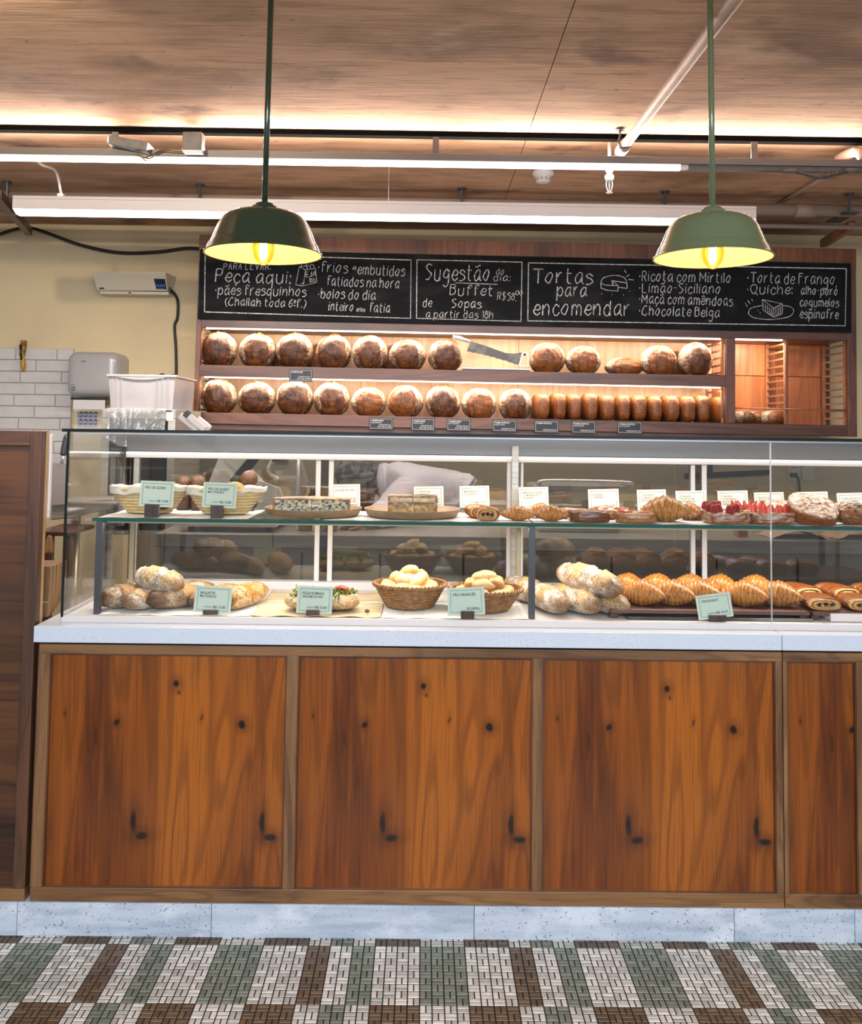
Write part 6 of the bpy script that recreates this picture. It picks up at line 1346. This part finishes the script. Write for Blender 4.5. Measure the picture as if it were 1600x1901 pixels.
body = [(pv,(.16,.15)),(ab,(.13,.15)),(ch,(.14,.17)),(c7,(.075,.085)),(nk,.055),(hd+Vector((.02,0,.0)),(.075,.075)),(hd+Vector((-.03,-.01,-.02)),(.085,.075)),
 (ch+Vector((-.02,-.19,.02)),.065),(V(728,950,-.27),.050),(HB(690,1.20,.045),.034),(HB(668,1.16,.030),.026),
 (ch+Vector((-.02,.19,.02)),.065),(V(745,965,.20),.050),(HB(712,1.34,.045),.034),(HB(690,1.32,.030),.026),
 (Vector((fx,YP_-.10,.84)),.095),(Vector((fx-.03,YP_-.11,kz)),.062),(Vector((fx,YP_-.11,.09)),.042),(Vector((fx-.12,YP_-.11,.04)),.035),
 (Vector((fx,YP_+.10,.84)),.095),(Vector((fx-.03,YP_+.11,kz)),.062),(Vector((fx,YP_+.11,.09)),.042),(Vector((fx-.12,YP_+.11,.04)),.035)]
ed = [(0,1),(1,2),(2,3),(3,4),(4,5),(5,6),(2,7),(7,8),(8,9),(9,10),(2,11),(11,12),(12,13),(13,14),(0,15),(15,16),(16,17),(17,18),(0,19),(19,20),(20,21),(21,22)]
skin('body', body, ed, 'skin', per)
# face details: nose, ears, brow, mouth on the down-turned head
fc = hd+Vector((-.045,-.035,-.075))
def small(nm, c, s, m_, n=5):
    def fn(d): return Vector((d.x*s[0],d.y*s[1],d.z*s[2]))+c, (1,1,1)
    mb = blob(n, fn); mb.c = [(1,1,1)]*len(mb.v); return obj(nm, mb, M[m_], per, smooth=True)
small('face', hd+Vector((.032,-.035,-.085)), (.052,.052,.066), 'skin', 10)
small('nose', hd+Vector((.000,-.050,-.140)), (.017,.013,.015), 'skin')
small('ear', hd+Vector((.070,-.080,-.055)), (.018,.008,.026), 'skin')
for dy in (-.028,.012): small('eye', hd+Vector((-.012,dy-.03,-.095)), (.008,.010,.006), 'hair')
small('mouth', hd+Vector((.022,-.045,-.150)), (.008,.018,.004), 'hair')
# hair under a net
def capf(d):
    k = 1+.035*nz(d.x*4,d.y*4,d.z*4,3)+.02*math.sin(math.atan2(d.z,d.y)*16+d.x*3)*(abs(d.x) < .9)
    return Vector((d.x*.110,d.y*.108,d.z*.088))*k+hd+Vector((.0,.012,.030)), (1,1,1)
mb = blob(22, capf); mb.c = [(1,1,1)]*len(mb.v); obj('hair_net', mb, M['net'], per, smooth=True)
mb = MB(); P_ = [hd+Vector((-.10,-.03,-.020)),hd+Vector((-.03,-.095,-.045)),hd+Vector((.06,-.095,-.050)),hd+Vector((.105,-.03,-.02)),hd+Vector((.09,.06,-.0))]; mb.tube(catmull(P_,6), .006, 8); obj('net_band', mb, M['net'], per, smooth=True)
# coat
coat = [(pv+Vector((.015,0,-.01)),(.195,.185)),(ab+Vector((0,0,.012)),(.160,.185)),(ch+Vector((0,0,.012)),(.168,.205)),(c7+Vector((.0,0,-.005)),(.102,.108)),
 (ch+Vector((-.02,-.20,.01)),.090),(V(728,950,-.27),.070),(HB(694,1.20,.052),.048),
 (ch+Vector((-.02,.20,.01)),.090),(V(745,965,.20),.070),(HB(716,1.34,.055),.048),
 (Vector((fx+.01,YP_,.62)),(.20,.20)),(nk+Vector((.004,0,-.006)),(.074,.080))]
skin('coat', coat, [(0,1),(1,2),(2,3),(2,4),(4,5),(5,6),(2,7),(7,8),(8,9),(0,10),(3,11)], 'shirt', per, lv=3)
mb = MB()
q = [V(700,878,-.05),V(700,893,-.085),V(703,908,-.085),V(712,922,-.08)]
def crease(pts, r=.006): mb = MB(); mb.tube(catmull([V(*p) for p in pts],6), r, 8); obj('coat_seam', mb, M['shirt'], per, smooth=True)
0 and crease([(752,872,-.175),(745,895,-.215),(742,925,-.25)]); 0 and crease([(770,880,-.19),(790,905,-.20),(800,935,-.19)])
for sg,base,dirx in ((-1,HB(664,1.16,.022),-1),(1,HB(686,1.32,.022),-1)):
    for k in range(4):
        L_ = (.062,.070,.066,.052)[k]; o0 = base+Vector((-.006,-.024+.016*k,.0)); mb = MB(); mb.tube(catmull([o0, o0+Vector((-L_*.5,0,-.004)), o0+Vector((-L_*.85,0,-.016)), o0+Vector((-L_,0,-.028))],4), [.0085]*8+[.0075,.007,.0065,.006,.004], 8); obj('finger', mb, M['skin'], per, smooth=True)
    mb = MB(); o0 = base+Vector((.012,-.026,-.006)); mb.tube(catmull([o0,o0+Vector((-.020,-.018,-.008)),o0+Vector((-.042,-.022,-.018))],4), [.0095]*6+[.0085,.007,.005], 8); obj('thumb', mb, M['skin'], per, smooth=True)
# ------------------------------------------------------------------ ceiling fittings
YT = G(800,246,ZC).y       # line of the truss
def T(px, py, d=0): return W(px, py, YT+d)
# steel channel frame with upward light
tr = thing('ceiling_channel','grey steel light channel hung under the ceiling across the room','light channel',(0,YT,ZC-.02))
zt_a = T(0,233).z; 
mb = MB(); mb.box((-2.2,YT-.016,ZC-.020),(2.3,YT+.022,ZC-.0005)); obj('upper_bar', mb, mat('matt_black_bar',(.004,.004,.004),1.0,spec=0), tr, bevel=.001)
zc1_, zc0_ = T(800,287).z, T(800,300).z
mb = MB(); mb.box((-2.2,YT-.018,zc0_),(2.3,YT+.018,zc1_)); obj('lower_bar', mb, mat('grey_channel',(.13,.115,.10),.5,.3), tr, bevel=.001)
zl_ = T(800,302).z; zl0_ = T(800,309).z; xr_ = T(1262,300).x
mb = MB(); mb.box((-2.2,YT-.010,zl0_),(xr_,YT+.014,zc0_-.0005)); obj('light_tube', mb, emit('channel_tube',(1.0,.93,.88),5.0), tr)
mb = MB(); mb.box((xr_,YT-.010,zl0_+.002),(xr_+.03,YT+.014,zc0_-.0005)); obj('tube_end', mb, M['white'], tr)
mb = MB(); mb.box((xr_+.03,YT-.010,zl0_),(2.3,YT+.014,zc0_-.0005)); obj('empty_tray', mb, M['galv'], tr)
for px in (215,809,1398): 
    x = T(px,270).x; mb = MB(); mb.box((x-.012,YT-.014,zc1_),(x+.012,YT-.008,ZC-.001)); obj('hanger', mb, M['galv'], tr)
for sx_ in (-1.1, 1.1):
    area('channel_toplight', (sx_,YT,zc1_+.006), (math.radians(-128),0,0), 2.2, .02, 16, (1.0,.82,.72)); area('channel_toplight', (sx_,YT+.012,zc1_+.006), (math.radians(176),0,0), 2.2, .02, 9, (1.0,.82,.72)); area('channel_downlight', (sx_,YT,zl0_-.006), (math.radians(30),0,0), 2.2, .02, 3, (1.0,.90,.80))
# power supply, junction box and wires on the channel
ps = thing('power_supply','perforated metal power supply box tilted on the ceiling channel, left','power supply',T(247,283))
a, b = T(213,275), T(283,287); mb = MB(); mb.beam(a+Vector((0,-.03,.012)), b+Vector((0,-.03,.010)), .085, .034); obj('casing', mb, M['galv'], ps, bevel=.002)
mb = MB()
for i in range(9):
    for j in range(3):
        c = a.lerp(b,.12+i*.05)+Vector((0,-.055+.015*j,-.0062)); mb.box(c-Vector((.0022,.003,.0004)), c+Vector((.0022,.003,.0012)))
obj('vent_holes', mb, M['darkbox'], ps)
mb = MB(); mb.box(a+Vector((-.004,-.075,-.002)), a+Vector((.002,.012,.024))); obj('end_plate', mb, M['alu'], ps)
jb = thing('junction_box','square grey junction box on the ceiling channel beside the wires','junction box',T(361,290))
a, b = T(343,286,-.03), T(380,251,-.03); mb = MB(); mb.box((a.x,YT-.075,a.z),(b.x,YT-.02,b.z)); obj('box', mb, M['galv'], jb, bevel=.004)
mb = MB(); mb.box((a.x+.002,YT-.078,a.z-.003),(b.x-.001,YT-.03,a.z+.002)); obj('rim', mb, M['white'], jb)
for i,(nm,mm,y) in enumerate((('black','rubber',288),('yellow','yellow',291),('brown','kraft',290))):
    pts = [T(251,287,-.03),T(268,292+i,-.03),T(280,y+1+i,-.03),T(300,279+i*2,-.03),T(322,281+i,-.03),T(343,283,-.03)] if i < 2 else [T(246,288,-.03),T(258,287,-.03),T(266,295,-.03),T(272,299,-.03)]
    mb = MB(); mb.tube(catmull(pts,6), .0028, 6); tag(obj('wire', mb, M[mm], smooth=True), f'{nm} wire looping from the power supply along the ceiling channel', 'wire', 'loose wires at the power supply')
# long suspended LED bar
YL = 1.0
def L(px,py,d=0): return W(px,py,YL+d)
a = L(28,382); b = L(1400,399)
lb_ = thing('linear_lamp','long white suspended LED lamp bar above the shelf unit','lamp',((a.x+b.x)/2,YL,a.z))
z1, z0, zm = (L(28,364.5).z+L(1400,386.5).z)/2, (L(28,400).z+L(1400,418).z)/2, (L(28,391).z+L(1400,408.5).z)/2
mb = MB(); mb.prism([(a.x,z1),(b.x,z1),(b.x,zm),(a.x,zm)], YL-.028, YL+.028); obj('housing', mb, M['lamp_h'], lb_, bevel=.002)
mb = MB(); mb.box((a.x+.002,YL-.0285,z1-.014),(b.x-.002,YL-.027,z1-.0125)); obj('groove', mb, M['steel_dk'], lb_)
mb = MB(); vs = [(a.x+.002,YL-.026,zm),(a.x+.002,YL+.026,zm),(a.x+.014,YL+.018,z0),(a.x+.014,YL-.018,z0)]; vs += [(b.x-(x-a.x),y,z) for x,y,z in vs]
mb.add(vs, [(0,1,2,3),(7,6,5,4),(0,4,5,1),(1,5,6,2),(2,6,7,3),(3,7,4,0)]); obj('diffuser', mb, M['led'], lb_)
for sx_ in (-.75,.75):
    area('bar_light', ((a.x+b.x)/2+sx_,YL,z0-.006), (0,0,0), 1.5, .04, 27, (1.0,.94,.90))
x = L(721,380).x; mb = MB(); mb.tube([(x,YL,z1),(x,YL,ZC)], .0008, 5); obj('suspension_cable', mb, M['alu'], lb_)
x = L(114,360).x; mb = MB(); mb.tube(catmull([(x,YL,z1-.001),(x-.004,YL,z1+.03),(x-.012,YL-.04,z1+.10),(x-.010,YT+.12,zc0_),(x+.01,YT+.02,zc0_+.002)],8), .006, 8); obj('feed_cable', mb, M['white'], lb_, smooth=True)
mb = MB(); mb.box((x-.014,YL-.012,z1),(x+.012,YL+.012,z1+.016)); obj('cable_gland', mb, M['white'], lb_, bevel=.003)
# pendants
def pendant(px, pr, yy, m, label):
    YP = -.47; KS = .867; c = W(px, yy, YP)          # centre of the rim
    t = thing('pendant_lamp', label, 'pendant lamp', (c.x,YP,c.z), 'enamel pendant lamps')
    H = .118
    prof = [(.038,H+.020),(.040,H+.006),(.062,H+.004),(.100,H-.002),(.122,H-.016),(.134,H-.036),(.155,.030),(.1575,.026),(.160,.024),(.168,.004),(.173,-.002),(.176,-.004),(.176,-.007),(.172,-.006)]
    mb = MB(); mb.lathe([(r*KS,z*KS) for r,z in prof], 64, c); obj('shade', mb, m, t, smooth=True)
    ip = [(.171,-.006),(.165,.004),(.156,.024),(.151,.030),(.130,H-.040),(.118,H-.021),(.098,H-.007),(.03,H-.003),(.0,H-.003)]
    mb = MB(); mb.lathe([(r*KS,z*KS) for r,z in ip], 64, c); obj('inner_enamel', mb, M['enamel_in'], t, smooth=True)
    mb = MB(); mb.lathe([(r*KS,z*KS) for r,z in [(0,H+.032),(.020,H+.032),(.028,H+.028),(.030,H+.010),(.040,H+.004),(.041,H-.001)]], 32, c); obj('neck', mb, m, t, smooth=True)
    top = W(pr, 0, YP); H *= KS; d = Vector((top.x-c.x,0,top.z-(c.z+H+.03))); k = (ZC-(c.z+H+.03))/d.z
    mb = MB(); mb.tube([Vector((c.x,YP,c.z+H+.028)), Vector((c.x,YP,c.z+H+.03))+d*k-Vector((0,0,.0))], .0078, 12); obj('stem', mb, m, t, smooth=True)
    mb = MB(); mb.lathe([(0,.045),(.014,.043),(.016,.020),(.013,.016),(0,.016)], 20, (c.x,YP,c.z+.035)); obj('socket', mb, M['brass'], t, smooth=True)
    bz = c.z-.030
    mb = MB(); mb.lathe([(.006,-.003),(.012,.001),(.024,.016),(.029,.034),(.029,.050),(.022,.072),(.014,.088)], 28, (c.x,YP,bz), cap0=True); obj('bulb', mb, M['bulb'], t, smooth=True)
    mb = MB()
    for i in range(6):
        g = i*math.pi/3; mb.tube([(c.x+.004*math.cos(g),YP+.004*math.sin(g),bz+.018),(c.x+.010*math.cos(g),YP+.010*math.sin(g),bz+.062)], .0012, 5)
    obj('filament', mb, M['filament'], t)
    l = bpy.data.lights.new('bulb_light','POINT'); l.energy = 5.5; l.color = (1.0,.66,.26); l.shadow_soft_size = .015
    o = bpy.data.objects.new('bulb_light', l); COL.objects.link(o); o.location = (c.x,YP,bz+.040)
pendant(489, 503, 469, M['green'], 'left pendant lamp with dark green enamel shade and glowing amber bulb')
pendant(1323, 1318, 476, M['green2'], 'right pendant lamp with sage green enamel shade and glowing amber bulb')
# diagonal ceiling pipe
def Gz(px,py,h): return G(px,py,ZC-h)
pa, pb_ = Gz(1368,-6,.05), Gz(1148,286,.05)
dd = (pa-pb_)
dp = thing('ceiling_pipe','pinkish painted pipe running diagonally along the ceiling at the right','pipe',tuple(pb_))
mb = MB(); mb.tube([pb_+dd*.06, pa+dd*.8], .019, 14); obj('tube', mb, M['pipe'], dp, smooth=True)
mb = MB(); mb.tube([pb_+dd*.0, pb_+dd*.10], .024, 14); obj('end_sleeve', mb, M['pipe'], dp, smooth=True)
mb = MB(); mb.tube([pb_-dd*.035, pb_+dd*.005], .017, 12); obj('end_plug', mb, M['black'], dp, smooth=True)
q = pb_+dd*.12; mb = MB(); mb.tube([(q.x-.03,q.y,ZC),(q.x-.03,q.y,ZC-.03)], .004, 8); mb.lathe([(.0,0),(.018,-.001),(.018,-.006),(0,-.007)],14,(q.x-.03,q.y,ZC-.0005)); mb.tube([(q.x-.03,q.y,ZC-.028),(q.x-.036,q.y,ZC-.05),(q.x-.028,q.y,ZC-.075),(q.x+.01,q.y,ZC-.072)], .004, 8); obj('clamp', mb, M['steel_dk'], dp, smooth=True)
# pipe along the wall, behind the lamp bar, on hangers
YQ = G(370,342,ZC).y; YR = YQ+.05
wp = thing('wall_pipe','long thick painted pipe on hangers under the ceiling behind the white lamp bar','pipe',(0,YR,2.5))
zl, zr = W(60,365,YR).z, W(1500,391,YR).z
mb = MB(); mb.tube([(-2.5,YR,zl),(2.6,YR,zr)], .028, 20); obj('tube', mb, M['pipe_dk'], wp, smooth=True)
mb = MB(); mb.tube([(-2.5,YR+.13,zl-.05),(2.6,YR+.13,zr-.05)], .012, 10); obj('thin_tube', mb, M['pipe_dk'], wp, smooth=True)
for px in (12,370,857,1235,1577):
    x = W(px,375,YQ).x; zz = zl-.030
    mb = MB(); mb.tube([(x,YQ,ZC),(x,YQ,zz-.01)], .006, 8); mb.lathe([(0,0),(.022,-.001),(.022,-.006),(0,-.007)],12,(x,YQ,ZC-.0005)); mb.box((x-.03,YQ-.02,zz-.006),(x+.04,YR+.15,zz)); obj('hanger', mb, M['steel_dk'], wp)
# joint of the pipe at the right
mb = MB(); x = W(1476,400,YR).x; mb.tube([(x,YR,zr),(x+.09,YR,zr)], .032, 20); obj('coupling', mb, M['pipe_dk'], wp, smooth=True)
for pxa,pya,pxb,pyb,y0,y1,lb in ((-4,362,54,430,1.35,2.35,'dark wooden strut sloping from the ceiling at the far left'),(1582,418,1528,452,1.75,2.30,'short orange wooden strut near the ceiling at the right')):
    a = W(pxa,pya,y0); b = W(pxb,pyb,y1); mb = MB(); mb.beam(a, b, .035, .045); tag(obj('wooden_strut', mb, M['walnut_h' if pxa<0 else 'rung'], bevel=.002), lb, 'strut')
# smoke detector
c = G(1008,329,ZC-.03); sd = thing('smoke_detector','round white smoke detector on the ceiling','smoke detector',(c.x,c.y,ZC))
mb = MB(); mb.lathe([(0,0),(.045,0),(.048,-.012),(.046,-.022),(.036,-.028),(.034,-.033)],32,(c.x,c.y,ZC)); obj('base', mb, M['white'], sd, smooth=True)
mb = MB(); mb.lathe([(.034,-.030),(.030,-.050),(.022,-.056),(0,-.057)],32,(c.x,c.y,ZC)); obj('chamber', mb, M['white'], sd, smooth=True)
for i in range(10):
    g = i*math.pi/5; p = Vector((c.x+.0325*math.cos(g), c.y+.0325*math.sin(g), ZC-.040)); mb = MB(); mb.obox(p, (-.006*math.sin(g),.006*math.cos(g),0), (.0015*math.cos(g),.0015*math.sin(g),0), (0,0,.006)); obj('vent_slot', mb, M['grey_p'], sd)
# sprinkler
c = W(1131,330,YT+.05); sp = thing('sprinkler','white and glass fire sprinkler head hanging from the ceiling','sprinkler',(c.x,c.y,ZC))
s = .030/.03
def zp(py): return W(1131,py,c.y).z
mb = MB(); mb.lathe([(0,ZC-zp(311)+0),(.007,ZC-zp(311)),(.007,0),(0,0)],12,(c.x,c.y,zp(311))); obj('stem', mb, M['alu'], sp, smooth=True)
mb = MB(); mb.lathe([(.010,0),(.016,-.002),(.016,-.014),(.011,-.020),(.011,-.024),(.018,-.030),(.018,-.044),(.012,-.052),(.0,-.054)],20,(c.x,c.y,zp(312))); obj('body', mb, M['white'], sp, smooth=True)
mb = MB(); z_ = zp(340)
for sg in (-1,1): mb.tube(catmull([(c.x+sg*.010,c.y,z_+.012),(c.x+sg*.012,c.y,z_-.01),(c.x+sg*.006,c.y,z_-.03),(c.x,c.y,z_-.036)],5), .0022, 6)
obj('frame', mb, M['white'], sp, smooth=True)
mb = MB(); mb.tube([(c.x,c.y,z_+.006),(c.x,c.y,z_-.034)], .0028, 8); obj('bulb', mb, glass('clear_bulb',(1,.95,.9),1.0,0,.3), sp, smooth=True)
mb = MB(); mb.lathe([(0,0),(.013,-.001),(.013,-.003),(0,-.004)],16,(c.x,c.y,z_-.036)); obj('deflector', mb, M['white'], sp)
# flexible conduit and bent pipe at the right
pts = [T(1476,319,-.03),T(1496,324,-.03),T(1522,329,-.03),T(1548,324,-.03),T(1572,318,-.03)]
fc = thing('flexible_conduit','ribbed metal flexible conduit sagging under the channel at the right','conduit',T(1520,325,.02))
P = catmull(pts,14); mb = MB(); mb.tube(P, [.0095 if i%2 else .0068 for i in range(len(P))], 10); obj('ribbed_hose', mb, M['steel_dk'], fc)
for q in (T(1466,318,-.03),T(1582,317,-.03)): mb = MB(); mb.tube([q-Vector((.025,0,0)),q+Vector((.025,0,0))], .009, 10); obj('end_fitting', mb, M['galv'], fc, smooth=True)
mb = MB(); mb.tube(catmull([Gz(1555,296,.04),Gz(1580,284,.04),Gz(1592,282,.05),Gz(1602,292,.07),W(1602,300,YT+.35)],6), .020, 12); tag(obj('bent_pipe', mb, M['pipe'], smooth=True), 'short bent pipe end below the ceiling at the right edge', 'pipe')
mb = MB(); mb.tube([Gz(1548,318,.012),Gz(1440,382,.012)], .010, 8); tag(obj('thin_conduit', mb, M['pipe_dk'], smooth=True), 'thin conduit running along the ceiling at the right, behind the pendant', 'conduit')
# black cable along the wall
pts = [W(-20,442,2.40),W(20,428,2.40),W(50,423,2.40),W(80,430,2.40),W(150,455,2.42),W(220,469,2.43),W(290,468,2.43),W(345,461,2.43),W(372,462,2.43)]
mb = MB(); mb.tube(catmull(pts,8), .0095, 8); tag(obj('black_cable', mb, M['rubber'], smooth=True), 'thick black cable drooping along the top of the cream wall', 'cable')
# ------------------------------------------------------------------ second level: pieces that belong to a part
UNDER = {'price_sign':{'border':'card','lettering':'card','price':'card'},'price_tag':{'lettering':'card'},'pendant_lamp':{'filament':'bulb','inner_enamel':'shade'},
 'insect_lamp':{'sticker_print':'sticker','cord_grip':'power_cord','maker_badge':'body','catch':'base_tray'},'towel_dispenser':{'badge':'cover','marking':'cover','slot':'cover'},
 'notice_plate':{'print':'paper'},'white_crate':{'rib':'body','grip':'body'},'bread_knife':{'hinge_pin':'hinge_bracket'},'power_socket':{'socket_holes':'cover_plate'},
 'smoke_detector':{'vent_slot':'chamber'},'linear_lamp':{'groove':'housing','cable_gland':'feed_cable'},'ceiling_channel':{'tube_end':'light_tube'},'power_supply':{'vent_holes':'casing'},
 'display_case':{'shelf_edge':'glass_shelf','light_diffuser':'light_housing','top_edge':'top_glass','glass_edge':'side_glass'},'kraft_bag':{'fold':'bag_body'},'glass_oven':{'nameplate':'top_hood'},
 'hanging_brush':{'clamp':'handle'},'plastic_bin':{'handle':'lid'}}
base = lambda n: n.rsplit('.',1)[0] if n[-3:].isdigit() else n
for t in [o for o in bpy.data.objects if o.parent is None]:
    rule = UNDER.get(base(t.name))
    if not rule: continue
    kids = [o for o in bpy.data.objects if o.parent == t]
    for k in kids:
        want = rule.get(base(k.name))
        if want:
            host = next((h for h in kids if base(h.name) == want), None)
            if host is not None and host is not k: k.parent = host
bpy.context.view_layer.update()
